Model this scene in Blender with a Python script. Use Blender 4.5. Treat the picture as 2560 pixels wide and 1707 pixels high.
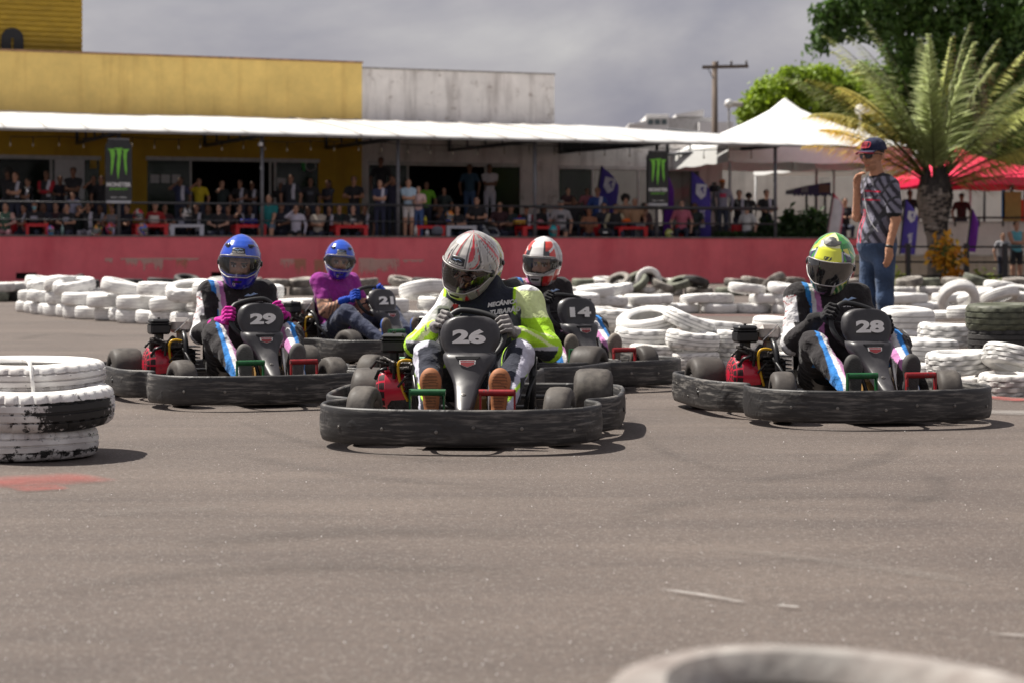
import bpy, math, random
import numpy as np
from mathutils import Vector, Matrix, Euler, Quaternion
from mathutils.bvhtree import BVHTree

# ------------------------------------------------------------------ camera, sky, sun, exposure
R = math.radians; PI = math.pi
F, HY, CH = 5000.0, 635.0, 0.87          # focal length in photo pixels, horizon row, camera height
sc = bpy.context.scene
C = sc.collection
for o in list(bpy.data.objects): bpy.data.objects.remove(o)
cd = bpy.data.cameras.new('camera'); cam = bpy.data.objects.new('camera', cd); C.objects.link(cam)
cam.location = (0, 0, CH); cam.rotation_euler = (R(90), 0, 0)
cd.sensor_width = 36; cd.lens = F / 2560 * 36; cd.shift_y = -(853.5 - HY) / 2560
cd.clip_end = 2000; cd.clip_start = .05
cd.dof.use_dof = True; cd.dof.focus_distance = 9.6; cd.dof.aperture_fstop = 4.0; cd.dof.aperture_blades = 9
sc.camera = cam
SUN = Vector((-.55, .30, 1.0)).normalized()      # direction towards the sun
SUN_EL, SUN_AZ = math.asin(SUN.z), math.atan2(SUN.x, SUN.y)
world = bpy.data.worlds.new('World'); sc.world = world; world.use_nodes = True
nt = world.node_tree; N = nt.nodes; L = nt.links; N.clear()
wo = N.new('ShaderNodeOutputWorld'); bg = N.new('ShaderNodeBackground'); bg.inputs[1].default_value = .1
sky = N.new('ShaderNodeTexSky'); sky.sky_type = 'NISHITA'; sky.sun_disc = False
sky.sun_elevation = SUN_EL; sky.sun_rotation = SUN_AZ % (2 * PI); sky.air_density = 1.2; sky.dust_density = 2.0
tc = N.new('ShaderNodeTexCoord'); sx = N.new('ShaderNodeSeparateXYZ'); L.new(tc.outputs['Generated'], sx.inputs[0])
def wmath(op, a, b):
    n = N.new('ShaderNodeMath'); n.operation = op
    for i, v in enumerate((a, b)):
        if hasattr(v, 'is_output'): L.new(v, n.inputs[i])
        elif v is not None: n.inputs[i].default_value = v
    return n.outputs[0]
cx = N.new('ShaderNodeMapping'); cx.inputs['Scale'].default_value = (1, 1, 2.1); cx.inputs['Location'].default_value = (3.1, .4, .7); L.new(tc.outputs['Generated'], cx.inputs[0])
n1 = N.new('ShaderNodeTexNoise'); n1.inputs['Scale'].default_value = 5.2; n1.inputs['Detail'].default_value = 7; n1.inputs['Roughness'].default_value = .55
n1.inputs['Distortion'].default_value = .25
L.new(cx.outputs[0], n1.inputs['Vector'])
cr = N.new('ShaderNodeValToRGB'); L.new(n1.outputs[0], cr.inputs[0])
cr.color_ramp.elements[0].position = .30; cr.color_ramp.elements[0].color = (1.50, 1.45, 1.80, 1)
cr.color_ramp.elements[1].position = .72; cr.color_ramp.elements[1].color = (3.7, 3.55, 3.45, 1)
e = cr.color_ramp.elements.new(.5); e.color = (2.45, 2.32, 2.48, 1)
mx = N.new('ShaderNodeMix'); mx.data_type = 'RGBA'; mx.inputs[0].default_value = .93
L.new(sky.outputs[0], mx.inputs[6]); L.new(cr.outputs[0], mx.inputs[7])
L.new(mx.outputs[2], bg.inputs[0]); L.new(bg.outputs[0], wo.inputs[0])
sl = bpy.data.lights.new('sun', 'SUN'); sl.energy = 4.6; sl.angle = R(.55); sl.color = (1, .945, .86)
so = bpy.data.objects.new('sun', sl); C.objects.link(so); so.rotation_euler = (-SUN).to_track_quat('-Z', 'Y').to_euler()
so.location = (-20, 10, 40)
vs = sc.view_settings; vs.view_transform = 'Standard'; vs.look = 'None'; vs.gamma = 1; vs.exposure = .78; vs.use_curve_mapping = False
sc.cycles.use_denoising = True
sc.cycles.max_bounces = 6; sc.cycles.transparent_max_bounces = 12; sc.cycles.caustics_reflective = False; sc.cycles.caustics_refractive = False
rnd = random.Random(7); nr = np.random.RandomState(5)

# ------------------------------------------------------------------ helpers
def G(px, py):                          # photo pixel on the ground -> world point
    d = F * CH / (py - HY); return Vector(((px - 1280) / F * d, d, 0))
def PT(px, py, d): return Vector(((px - 1280) / F * d, d, CH - (py - HY) / F * d))
WO = np.array((-13.312, 52.0)); WE = np.array((.9369, .3495)); WN = np.array((-.3495, .9369)); WPHI = math.atan2(.3495, .9369)
def WU(px, w):                          # photo column on the plane w metres behind the terrace wall -> u along the wall
    k = (px - 1280) / F; return (k * (WO[1] + w * WN[1]) - WO[0] - w * WN[0]) / (WE[0] - k * WE[1])
def WD(px, w): return WO[1] + WU(px, w) * WE[1] + w * WN[1]
def WZ(px, py, w): return CH - (py - HY) / F * WD(px, w)
def WXY(u, w): p = WO + u * WE + w * WN; return float(p[0]), float(p[1])

MATS = {}
def nodes(m):
    m.use_nodes = True; t = m.node_tree; return t, t.nodes, t.links, t.nodes['Principled BSDF']
def jitter(N, L, v):
    """shifts a texture by a random amount for each object, so that no two wear alike"""
    oi = N.new('ShaderNodeObjectInfo'); m = N.new('ShaderNodeMath'); m.operation = 'MULTIPLY'; m.inputs[1].default_value = 53.; L.new(oi.outputs['Random'], m.inputs[0])
    a = N.new('ShaderNodeVectorMath'); a.operation = 'ADD'; L.new(v, a.inputs[0]); L.new(m.outputs[0], a.inputs[1]); return a.outputs[0]
def pm(name, base=(.5, .5, .5), rough=.6, metal=0., var=.18, vs_=6., bump=.0, bs=80., coat=0., attr=False, alpha=1., spec=.5, sheen=0., stretch=None, dirt=None, ds=3., dlo=.5, dhi=.65, trans=0., emit=None, mulattr=False):
    """procedural surface: base colour (or the colour attribute) broken up by noise, optional dirt colour, bump"""
    if name in MATS: return MATS[name]
    m = bpy.data.materials.new(name); t, N, L, b = nodes(m)
    tcn = N.new('ShaderNodeTexCoord'); mp = N.new('ShaderNodeMapping'); L.new(jitter(N, L, tcn.outputs['Object']), mp.inputs[0])
    if stretch: mp.inputs['Scale'].default_value = stretch
    if attr:
        a = N.new('ShaderNodeVertexColor'); a.layer_name = 'Col'; col = a.outputs[0]
    else:
        a = N.new('ShaderNodeRGB'); a.outputs[0].default_value = (*base, 1); col = a.outputs[0]
    if var:
        n = N.new('ShaderNodeTexNoise'); n.inputs['Scale'].default_value = vs_; n.inputs['Detail'].default_value = 6; L.new(mp.outputs[0], n.inputs['Vector'])
        r = N.new('ShaderNodeMapRange'); r.inputs[1].default_value = .3; r.inputs[2].default_value = .7; r.inputs[3].default_value = 1 - var; r.inputs[4].default_value = 1 + var
        L.new(n.outputs[0], r.inputs[0])
        x = N.new('ShaderNodeMix'); x.data_type = 'RGBA'; x.blend_type = 'MULTIPLY'; x.inputs[0].default_value = 1
        L.new(col, x.inputs[6]); L.new(r.outputs[0], x.inputs[7]); col = x.outputs[2]
    if dirt:
        n = N.new('ShaderNodeTexNoise'); n.inputs['Scale'].default_value = ds; n.inputs['Detail'].default_value = 8; n.inputs['Roughness'].default_value = .65; L.new(mp.outputs[0], n.inputs['Vector'])
        r = N.new('ShaderNodeMapRange'); r.inputs[1].default_value = dlo; r.inputs[2].default_value = dhi; L.new(n.outputs[0], r.inputs[0])
        x = N.new('ShaderNodeMix'); x.data_type = 'RGBA'; L.new(r.outputs[0], x.inputs[0]); L.new(col, x.inputs[6]); x.inputs[7].default_value = (*dirt, 1); col = x.outputs[2]
    if mulattr:
        a = N.new('ShaderNodeVertexColor'); a.layer_name = 'Col'; x = N.new('ShaderNodeMix'); x.data_type = 'RGBA'; x.blend_type = 'MULTIPLY'; x.inputs[0].default_value = 1; L.new(col, x.inputs[6]); L.new(a.outputs[0], x.inputs[7]); col = x.outputs[2]
    L.new(col, b.inputs['Base Color'])
    b.inputs['Roughness'].default_value = rough; b.inputs['Metallic'].default_value = metal; b.inputs['Coat Weight'].default_value = coat
    b.inputs['Coat Roughness'].default_value = .06; b.inputs['Specular IOR Level'].default_value = spec; b.inputs['Alpha'].default_value = alpha
    b.inputs['Sheen Weight'].default_value = sheen
    if trans: b.inputs['Subsurface Weight'].default_value = 0
    if emit: b.inputs['Emission Color'].default_value = (*emit[:3], 1); b.inputs['Emission Strength'].default_value = emit[3]
    if bump:
        n = N.new('ShaderNodeTexNoise'); n.inputs['Scale'].default_value = bs; n.inputs['Detail'].default_value = 4; L.new(mp.outputs[0], n.inputs['Vector'])
        u = N.new('ShaderNodeBump'); u.inputs['Strength'].default_value = bump; u.inputs['Distance'].default_value = .02; L.new(n.outputs[0], u.inputs['Height']); L.new(u.outputs[0], b.inputs['Normal'])
    MATS[name] = m; return m
def leafmat(name, trans=.35, rough=.55):
    """leaf surface: colour attribute, part of the light passes through"""
    m = bpy.data.materials.new(name); t, N, L, b = nodes(m)
    a = N.new('ShaderNodeVertexColor'); a.layer_name = 'Col'; L.new(a.outputs[0], b.inputs['Base Color']); b.inputs['Roughness'].default_value = rough
    tr = N.new('ShaderNodeBsdfTranslucent'); L.new(a.outputs[0], tr.inputs[0]); ms = N.new('ShaderNodeMixShader'); ms.inputs[0].default_value = trans
    L.new(b.outputs[0], ms.inputs[1]); L.new(tr.outputs[0], ms.inputs[2]); L.new(ms.outputs[0], N['Material Output'].inputs[0]); return m
def glassmat(name, tint=(.8, .8, .8), rough=.03, refl=.06, edge=.6):
    m = bpy.data.materials.new(name); t, N, L, b = nodes(m); N.remove(b)
    tr = N.new('ShaderNodeBsdfTransparent'); tr.inputs[0].default_value = (*tint, 1)
    gl = N.new('ShaderNodeBsdfGlossy'); gl.inputs[1].default_value = rough
    lw = N.new('ShaderNodeFresnel'); lw.inputs[0].default_value = 1.45
    r = N.new('ShaderNodeMapRange'); r.inputs[3].default_value = refl; r.inputs[4].default_value = edge; L.new(lw.outputs[0], r.inputs[0])
    ms = N.new('ShaderNodeMixShader'); L.new(r.outputs[0], ms.inputs[0]); L.new(tr.outputs[0], ms.inputs[1]); L.new(gl.outputs[0], ms.inputs[2])
    L.new(ms.outputs[0], N['Material Output'].inputs[0]); return m

def tag(o, label=None, cat=None, group=None, kind=None):
    if label: o['label'] = label
    if cat: o['category'] = cat
    if group: o['group'] = group
    if kind: o['kind'] = kind
    return o
def thing(name, label, cat, loc=(0, 0, 0), rz=0, group=None):
    o = bpy.data.objects.new(name, None); C.objects.link(o); o.empty_display_size = .1
    o.location = loc; o.rotation_euler = (0, 0, rz); return tag(o, label, cat, group)
def mesh(name, v, f, mats, mi=None, cols=None, smooth=False, sharp=None):
    me = bpy.data.meshes.new(name); me.from_pydata([tuple(map(float, p)) for p in v], [], f if isinstance(f, list) else [tuple(q) for q in f])
    for m in (mats if isinstance(mats, (list, tuple)) else [mats]): me.materials.append(m)
    if mi is not None: me.polygons.foreach_set('material_index', np.asarray(mi, dtype=np.int32))
    if smooth: me.polygons.foreach_set('use_smooth', np.ones(len(me.polygons), dtype=bool))
    if cols is not None:
        a = me.color_attributes.new('Col', 'FLOAT_COLOR', 'POINT'); cc = np.ones((len(v), 4), dtype=np.float32); cc[:, :3] = cols; a.data.foreach_set('color', cc.ravel())
    me.update()
    if sharp: me.set_sharp_from_angle(angle=R(sharp))
    return me
def put(name, me, parent=None, loc=None, rot=None, scale=None):
    o = bpy.data.objects.new(name, me); C.objects.link(o)
    if parent: o.parent = parent
    if loc is not None: o.location = loc
    if rot is not None: o.rotation_euler = rot
    if scale is not None: o.scale = scale if hasattr(scale, '__len__') else (scale,) * 3
    return o
def copy_tree(o, parent=None):
    c = o.copy(); C.objects.link(c)
    if parent is not None: c.parent = parent
    for ch in list(o.children): copy_tree(ch, c)
    return c
class MB:
    """collects shapes for ONE mesh"""
    def __init__(s): s.v = []; s.f = []; s.mi = []
    def add(s, v, f, m=0):
        b = len(s.v); s.v += [tuple(map(float, p)) for p in v]; s.f += [tuple(i + b for i in q) for q in f]; s.mi += [m] * len(f); return s
    def box(s, c, d, m=0, M=None, bev=0.):
        x, y, z = d[0] / 2, d[1] / 2, d[2] / 2
        if bev:
            b = min(bev, x * .9, y * .9, z * .9); P = []; Q = []
            for sx_ in (-1, 1):
                for sy in (-1, 1):
                    for sz in (-1, 1):
                        P += [(sx_ * x, sy * (y - b), sz * (z - b)), (sx_ * (x - b), sy * y, sz * (z - b)), (sx_ * (x - b), sy * (y - b), sz * z)]
            I = lambda a, b_, c_, k: ((a > 0) * 4 + (b_ > 0) * 2 + (c_ > 0)) * 3 + k
            for q in (-1, 1):
                Q.append([I(q, -1, -1, 0), I(q, 1, -1, 0), I(q, 1, 1, 0), I(q, -1, 1, 0)][::q])
                Q.append([I(-1, q, -1, 1), I(1, q, -1, 1), I(1, q, 1, 1), I(-1, q, 1, 1)][::-q])
                Q.append([I(-1, -1, q, 2), I(1, -1, q, 2), I(1, 1, q, 2), I(-1, 1, q, 2)][::q])
                for r in (-1, 1):
                    Q.append([I(q, r, -1, 0), I(q, r, 1, 0), I(q, r, 1, 1), I(q, r, -1, 1)][::-q * r])
                    Q.append([I(q, -1, r, 0), I(q, 1, r, 0), I(q, 1, r, 2), I(q, -1, r, 2)][::q * r])
                    Q.append([I(-1, q, r, 1), I(1, q, r, 1), I(1, q, r, 2), I(-1, q, r, 2)][::-q * r])
                    for t in (-1, 1): Q.append([I(q, r, t, 0), I(q, r, t, 1), I(q, r, t, 2)][::q * r * t])
        else:
            P = [(a * x, b * y, c_ * z) for a in (-1, 1) for b in (-1, 1) for c_ in (-1, 1)]
            Q = [(0, 1, 3, 2), (4, 6, 7, 5), (0, 4, 5, 1), (2, 3, 7, 6), (0, 2, 6, 4), (1, 5, 7, 3)]
        c = Vector(c); P = [(M @ Vector(p) if M else Vector(p)) + c for p in P]; return s.add(P, Q, m)
    def bx(s, x0, x1, y0, y1, z0, z1, m=0, bev=0.): return s.box(((x0 + x1) / 2, (y0 + y1) / 2, (z0 + z1) / 2), (abs(x1 - x0), abs(y1 - y0), abs(z1 - z0)), m, None, bev)
    def tube(s, pts, r, n=8, m=0, closed=False, cap=True):
        pts = [Vector(p) for p in pts]; k = len(pts); rr = r if hasattr(r, '__len__') else [r] * k; V = []; fr = None
        for i, p in enumerate(pts):
            a = pts[(i - 1) % k] if (closed or i) else p; b = pts[(i + 1) % k] if (closed or i < k - 1) else p
            t = (b - a).normalized()
            if fr is None: fr = t.orthogonal().normalized()
            else: fr = (fr - t * fr.dot(t)).normalized()
            w = t.cross(fr)
            V += [p + (fr * math.cos(2 * PI * j / n) + w * math.sin(2 * PI * j / n)) * rr[i] for j in range(n)]
        Q = [(i * n + j, i * n + (j + 1) % n, ((i + 1) % k) * n + (j + 1) % n, ((i + 1) % k) * n + j) for i in range(k if closed else k - 1) for j in range(n)]
        if cap and not closed: Q += [tuple(range(n))[::-1], tuple((k - 1) * n + j for j in range(n))]
        return s.add(V, Q, m)
    def lathe(s, prof, n=24, m=0, M=None, closed=False, mf=None):
        k = len(prof); V = [Vector((r * math.cos(2 * PI * j / n), r * math.sin(2 * PI * j / n), z)) for r, z in prof for j in range(n)]
        if M: V = [M @ p for p in V]
        kk = k if closed else k - 1
        Q = [(i * n + j, i * n + (j + 1) % n, ((i + 1) % k) * n + (j + 1) % n, ((i + 1) % k) * n + j) for i in range(kk) for j in range(n)]
        b = len(s.mi); s.add(V, Q, m)
        if mf: s.mi[b:] = [mf(i, j) for i in range(kk) for j in range(n)]
        return s
    def prism(s, poly, d0, d1, ax='y', m=0, M=None):
        n = len(poly)
        def mk(p, d): return {'y': (p[0], d, p[1]), 'x': (d, p[0], p[1]), 'z': (p[0], p[1], d)}[ax]
        V = [Vector(mk(p, d)) for d in (d0, d1) for p in poly]
        if M: V = [M @ p for p in V]
        return s.add(V, [tuple(range(n))[::-1], tuple(range(n, 2 * n))] + [(i, (i + 1) % n, n + (i + 1) % n, n + i) for i in range(n)], m)
    def quad(s, a, b, c, d, m=0): return s.add([a, b, c, d], [(0, 1, 2, 3)], m)
    def me(s, name, mats, smooth=False, sharp=None): return mesh(name, s.v, s.f, mats, s.mi, None, smooth or bool(sharp), sharp)
    def put(s, name, mats, parent=None, smooth=False, sharp=None, loc=None, rot=None, scale=None): return put(name, s.me(name, mats, smooth, sharp), parent, loc, rot, scale)
def trs(loc=(0, 0, 0), rot=(0, 0, 0), sc_=(1, 1, 1)): return Matrix.LocRotScale(Vector(loc), Euler(rot), Vector(sc_))
def smooth_curve(pts, n=6, closed=False):
    """Catmull-Rom through the points"""
    P = [np.array(p, float) for p in pts]; k = len(P); out = []
    for i in range(k if closed else k - 1):
        p0, p1, p2, p3 = (P[(i + j) % k] if closed else P[min(max(i + j, 0), k - 1)] for j in (-1, 0, 1, 2))
        for a in range(n):
            t = a / n; out.append(.5 * (2 * p1 + (p2 - p0) * t + (2 * p0 - 5 * p1 + 4 * p2 - p3) * t * t + (3 * p1 - p0 - 3 * p2 + p3) * t ** 3))
    if not closed: out.append(P[-1])
    return out
_txt = {}
def text_geo(s, bold=.0, res=3, shear=0.):
    """outline letters as flat triangles, centred, cap height 1"""
    key = (s, bold, res, shear)
    if key in _txt: return _txt[key]
    cu = bpy.data.curves.new('letters', 'FONT'); cu.body = s; cu.align_x = 'CENTER'; cu.align_y = 'CENTER'; cu.offset = bold; cu.resolution_u = res; cu.shear = shear
    o = bpy.data.objects.new('letters', cu); C.objects.link(o)
    me = o.evaluated_get(bpy.context.evaluated_depsgraph_get()).to_mesh()
    v = np.array([p.co[:] for p in me.vertices]); f = [tuple(p.vertices) for p in me.polygons]
    v[:, 0] -= (v[:, 0].max() + v[:, 0].min()) / 2; v[:, 1] -= (v[:, 1].max() + v[:, 1].min()) / 2; v /= (v[:, 1].max() - v[:, 1].min())
    bpy.data.objects.remove(o); bpy.data.curves.remove(cu); _txt[key] = (v, f); return _txt[key]
def letters(mb, s, M, h, wx=1., bold=.0, m=0, depth=.003, shear=0.):
    """adds lettering standing on the local XY plane of M (x right, y up, z out)"""
    v, f = text_geo(s, bold, 3, shear)
    V = [M @ Vector((p[0] * h * wx, p[1] * h, depth)) for p in v]; return mb.add(V, f, m)
def ordn(i):
    a = ['first', 'second', 'third', 'fourth', 'fifth', 'sixth', 'seventh', 'eighth', 'ninth', 'tenth', 'eleventh', 'twelfth', 'thirteenth', 'fourteenth', 'fifteenth', 'sixteenth', 'seventeenth', 'eighteenth', 'nineteenth']
    if i < 19: return a[i]
    t, u = divmod(i + 1, 10); T = {2: 'twent', 3: 'thirt', 4: 'fort', 5: 'fift', 6: 'sixt'}[t]; return T + 'ieth' if u == 0 else T + 'y-' + a[u - 1]

# ------------------------------------------------------------------ implicit bodies: rounded cones and ellipsoids blended into one surface
def cone(a, b, ra, rb, c, k=None, tagn=None): return dict(t='c', a=np.array(a, float), b=np.array(b, float), ra=ra, rb=rb, c=c, k=k)
def ell(c0, rad, c, rot=None, k=None):
    return dict(t='e', a=np.array(c0, float), r=np.array(rad, float), c=c, M=np.array(Euler(rot).to_matrix()).T if rot else None, k=k)
def pdist(p, P):
    if p['t'] == 'c':
        ab = p['b'] - p['a']; t = np.clip(((P - p['a']) @ ab) / max(ab @ ab, 1e-9), 0, 1)
        return np.linalg.norm(P - p['a'] - t[..., None] * ab, axis=-1) - (p['ra'] + (p['rb'] - p['ra']) * t)
    q = P - p['a']
    if p['M'] is not None: q = q @ p['M'].T
    k0 = np.linalg.norm(q / p['r'], axis=-1); k1 = np.linalg.norm(q / (p['r'] ** 2), axis=-1)
    return np.where(k1 > 1e-9, k0 * (k0 - 1) / np.maximum(k1, 1e-9), -p['r'].min())
def pbox(p):
    if p['t'] == 'c': r = max(p['ra'], p['rb']); return np.minimum(p['a'], p['b']) - r, np.maximum(p['a'], p['b']) + r
    r = p['r'].max() if p['M'] is not None else p['r']; return p['a'] - r, p['a'] + r
def sdf_mesh(prims, res, k=.03, wrinkle=0., wfreq=26., cut=None):
    lo = np.min([pbox(p)[0] for p in prims], 0) - 3 * res; hi = np.max([pbox(p)[1] for p in prims], 0) + 3 * res
    n = np.ceil((hi - lo) / res).astype(int) + 1; ax = [lo[i] + np.arange(n[i]) * res for i in range(3)]
    D = np.full(n, .5, dtype=np.float32)
    for p in prims:
        b0, b1 = pbox(p); kk = p['k'] if p['k'] is not None else k; mg = kk + 3 * res
        s = [slice(max(0, int((b0[i] - mg - lo[i]) / res)), min(n[i], int((b1[i] + mg - lo[i]) / res) + 2)) for i in range(3)]
        P = np.stack(np.meshgrid(*(ax[i][s[i]] for i in range(3)), indexing='ij'), -1).astype(np.float32)
        d = pdist(p, P); o = D[s[0], s[1], s[2]]; h = np.maximum(kk - np.abs(o - d), 0) / kk
        D[s[0], s[1], s[2]] = np.minimum(o, d) - h * h * kk * .25
    if wrinkle:
        X, Y, Z = np.meshgrid(*ax, indexing='ij'); w = wfreq
        D += (.45 * wrinkle * (np.sin(w * X + 1.3 * np.sin(w * .6 * Z + 2)) * np.sin(w * .8 * Z + 1.7 * np.sin(w * .7 * Y)) + .6 * np.sin(w * 1.9 * Y + w * .9 * Z + 1.1 * np.sin(w * X * 1.3)))).astype(np.float32)
        ph = w * 1.5 * (.85 * Z + .55 * X - .75 * Y) + 1.9 * np.sin(w * .62 * X + 1.) + 1.4 * np.sin(w * .5 * Y + w * .3 * Z); fade = .5 + .5 * np.sin(w * .33 * X + w * .41 * Z + 2.) * np.sin(w * .37 * Y + 1.)
        D += (wrinkle * 1.25 * fade * (np.abs(np.sin(ph)) ** .6 - .7)).astype(np.float32)
    if cut is not None: D = np.maximum(D, cut(np.stack(np.meshgrid(*ax, indexing='ij'), -1)).astype(np.float32))
    S = D < 0; n0 = [m - 1 for m in n]
    cs = np.zeros(n0, int); acc = np.zeros((*n0, 3), np.float32); cnt = np.zeros(n0, np.int16)
    cor = [(i, j, l) for i in (0, 1) for j in (0, 1) for l in (0, 1)]
    sub = lambda A, c: A[c[0]:c[0] + n0[0], c[1]:c[1] + n0[1], c[2]:c[2] + n0[2]]
    for a in cor:
        for x in range(3):
            if a[x]: continue
            b = list(a); b[x] = 1; sa, sb = sub(S, a), sub(S, b); m = sa != sb
            if not m.any(): continue
            da, db = sub(D, a)[m], sub(D, b)[m]; t = da / (da - db); off = np.tile(np.array(a, np.float32), (len(t), 1)); off[:, x] += t; acc[m] += off; cnt[m] += 1
    act = cnt > 0; idx = np.full(n0, -1, int); idx[act] = np.arange(act.sum())
    V = lo + (np.argwhere(act) + acc[act] / cnt[act][:, None]) * res
    Q = []
    for x in range(3):
        y, z = (x + 1) % 3, (x + 2) % 3
        sl0 = [slice(None)] * 3; sl1 = [slice(None)] * 3; sl0[x] = slice(0, -1); sl1[x] = slice(1, None)
        m = S[tuple(sl0)] != S[tuple(sl1)]; e = np.argwhere(m); e = e[(e[:, y] > 0) & (e[:, z] > 0) & (e[:, y] < n0[y]) & (e[:, z] < n0[z]) & (e[:, x] < n0[x])]
        ins = S[tuple(e.T)]
        def at(dy, dz):
            c = e.copy(); c[:, y] += dy; c[:, z] += dz; return idx[tuple(c.T)]
        q = np.stack([at(-1, -1), at(0, -1), at(0, 0), at(-1, 0)], 1); q[~ins] = q[~ins][:, ::-1]; Q.append(q)
    Q = np.concatenate(Q); Q = Q[(Q >= 0).all(1)]
    dm = np.stack([pdist(p, V) for p in prims], 1); lab = dm.argmin(1)
    cols = np.zeros((len(V), 3))
    for i, p in enumerate(prims):
        m = lab == i
        if m.any(): cols[m] = p['c'](V[m]) if callable(p['c']) else p['c']
    return V, [tuple(q) for q in Q.tolist()], cols
def ik(a, c, l1, l2, pole):
    """elbow or knee between a and c"""
    a, c, pole = (np.array(x, float) for x in (a, c, pole)); d = c - a; L_ = np.linalg.norm(d); L_ = min(L_, (l1 + l2) * .999); u = d / np.linalg.norm(d)
    x = (l1 * l1 - l2 * l2 + L_ * L_) / (2 * L_); h = math.sqrt(max(l1 * l1 - x * x, 0)); p = pole - u * (pole @ u); p /= np.linalg.norm(p); return a + u * x + p * h
# ------------------------------------------------------------------ ground
def asphalt():
    m = bpy.data.materials.new('asphalt'); t, N, L, b = nodes(m); tcn = N.new('ShaderNodeTexCoord')
    def noise(s, d=6, ro=.6, sc3=None):
        n = N.new('ShaderNodeTexNoise'); n.inputs['Scale'].default_value = s; n.inputs['Detail'].default_value = d; n.inputs['Roughness'].default_value = ro
        if sc3:
            mp = N.new('ShaderNodeMapping'); mp.inputs['Scale'].default_value = sc3; mp.inputs['Rotation'].default_value = (0, 0, R(8)); L.new(tcn.outputs['Object'], mp.inputs[0]); L.new(mp.outputs[0], n.inputs['Vector'])
        else: L.new(tcn.outputs['Object'], n.inputs['Vector'])
        return n.outputs[0]
    def ramp(f, a, ca, b_, cb):
        r = N.new('ShaderNodeValToRGB'); r.color_ramp.elements[0].position = a; r.color_ramp.elements[0].color = (*ca, 1); r.color_ramp.elements[1].position = b_; r.color_ramp.elements[1].color = (*cb, 1); L.new(f, r.inputs[0]); return r.outputs[0]
    def mul(a, b_, f=1.):
        x = N.new('ShaderNodeMix'); x.data_type = 'RGBA'; x.blend_type = 'MULTIPLY'; x.inputs[0].default_value = f; L.new(a, x.inputs[6]); L.new(b_, x.inputs[7]); return x.outputs[2]
    c = ramp(noise(.5), .35, (.095, .079, .071), .68, (.128, .106, .093))
    c = mul(c, ramp(noise(38, 4, .7), .3, (.74, .74, .74), .7, (1.24, 1.23, 1.22)))
    c = mul(c, ramp(noise(1.0, 7, .65, (.35, 2.6, 1)), .3, (.80, .80, .82), .62, (1.1, 1.09, 1.08)))
    c = mul(c, ramp(noise(170, 3, .7), .3, (.55, .55, .56), .7, (1.42, 1.40, 1.38)))
    vo = N.new('ShaderNodeTexVoronoi'); vo.inputs['Scale'].default_value = 190; L.new(tcn.outputs['Object'], vo.inputs['Vector'])
    sp = N.new('ShaderNodeSeparateColor'); L.new(vo.outputs['Color'], sp.inputs[0])
    mr = N.new('ShaderNodeMapRange'); mr.inputs[1].default_value = .93; mr.inputs[2].default_value = 1.; L.new(sp.outputs[0], mr.inputs[0])
    x = N.new('ShaderNodeMix'); x.data_type = 'RGBA'; x.inputs[7].default_value = (.24, .225, .21, 1); L.new(mr.outputs[0], x.inputs[0]); L.new(c, x.inputs[6])
    L.new(x.outputs[2], b.inputs['Base Color']); b.inputs['Roughness'].default_value = .8; b.inputs['Specular IOR Level'].default_value = .25
    bu = N.new('ShaderNodeBump'); bu.inputs['Strength'].default_value = .35; bu.inputs['Distance'].default_value = .006; L.new(noise(200, 3, .7), bu.inputs['Height']); L.new(bu.outputs[0], b.inputs['Normal']); return m
g = MB(); g.quad((-600, -20, 0), (600, -20, 0), (600, 1200, 0), (-600, 1200, 0)); tag(g.put('ground', asphalt()), kind='structure')
def worn(name, col, lo, hi, sc_=3., amax=1., rough=.8):
    """thin worn layer on the asphalt, broken up by noise"""
    m = bpy.data.materials.new(name); t, N, L, b = nodes(m); tcn = N.new('ShaderNodeTexCoord')
    n = N.new('ShaderNodeTexNoise'); n.inputs['Scale'].default_value = sc_; n.inputs['Detail'].default_value = 9; n.inputs['Roughness'].default_value = .7; L.new(tcn.outputs['Object'], n.inputs['Vector'])
    a = N.new('ShaderNodeVertexColor'); a.layer_name = 'Col'; sp = N.new('ShaderNodeSeparateColor'); L.new(a.outputs[0], sp.inputs[0])
    ad = N.new('ShaderNodeMath'); ad.operation = 'MULTIPLY'; L.new(n.outputs[0], ad.inputs[0]); L.new(sp.outputs[0], ad.inputs[1])
    r = N.new('ShaderNodeMapRange'); r.inputs[1].default_value = lo; r.inputs[2].default_value = hi; r.inputs[4].default_value = amax; L.new(ad.outputs[0], r.inputs[0])
    b.inputs['Base Color'].default_value = (*col, 1); b.inputs['Roughness'].default_value = rough; L.new(r.outputs[0], b.inputs['Alpha']); return m
def decal_strip(name, pts, wid, mat, z, fade=True, n=8):
    P = smooth_curve([(p[0], p[1], z) for p in pts], n); V = []; co = []; k = len(P)
    for i, p in enumerate(P):
        t = P[min(i + 1, k - 1)] - P[max(i - 1, 0)]; t /= np.linalg.norm(t); s = np.array((-t[1], t[0], 0)); e = min(1, 5 * min(i, k - 1 - i) / k) if fade else 1
        for q in (-1, -.5, 0, .5, 1): V.append(p + s * q * wid / 2); co.append([(1 - abs(q) ** 2) * e] * 3)
    f = [(i * 5 + j, i * 5 + j + 1, i * 5 + j + 6, i * 5 + j + 5) for i in range(k - 1) for j in range(4)]
    return tag(put(name, mesh(name, V, f, mat, None, np.array(co))), kind='structure')
rub = worn('rubber streaks', (.035, .031, .030), .25, .75, 2.2, .22); wp = worn('worn white paint', (.50, .48, .46), .25, .75, 7., .6); rp = worn('worn red paint', (.46, .06, .05), .12, .95, 4., .62); dustm = worn('pale dust', (.24, .215, .195), .25, .85, 1.6, .35)
gx = lambda *a: [tuple(G(x, y)[:2]) for x, y in a]
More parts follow.
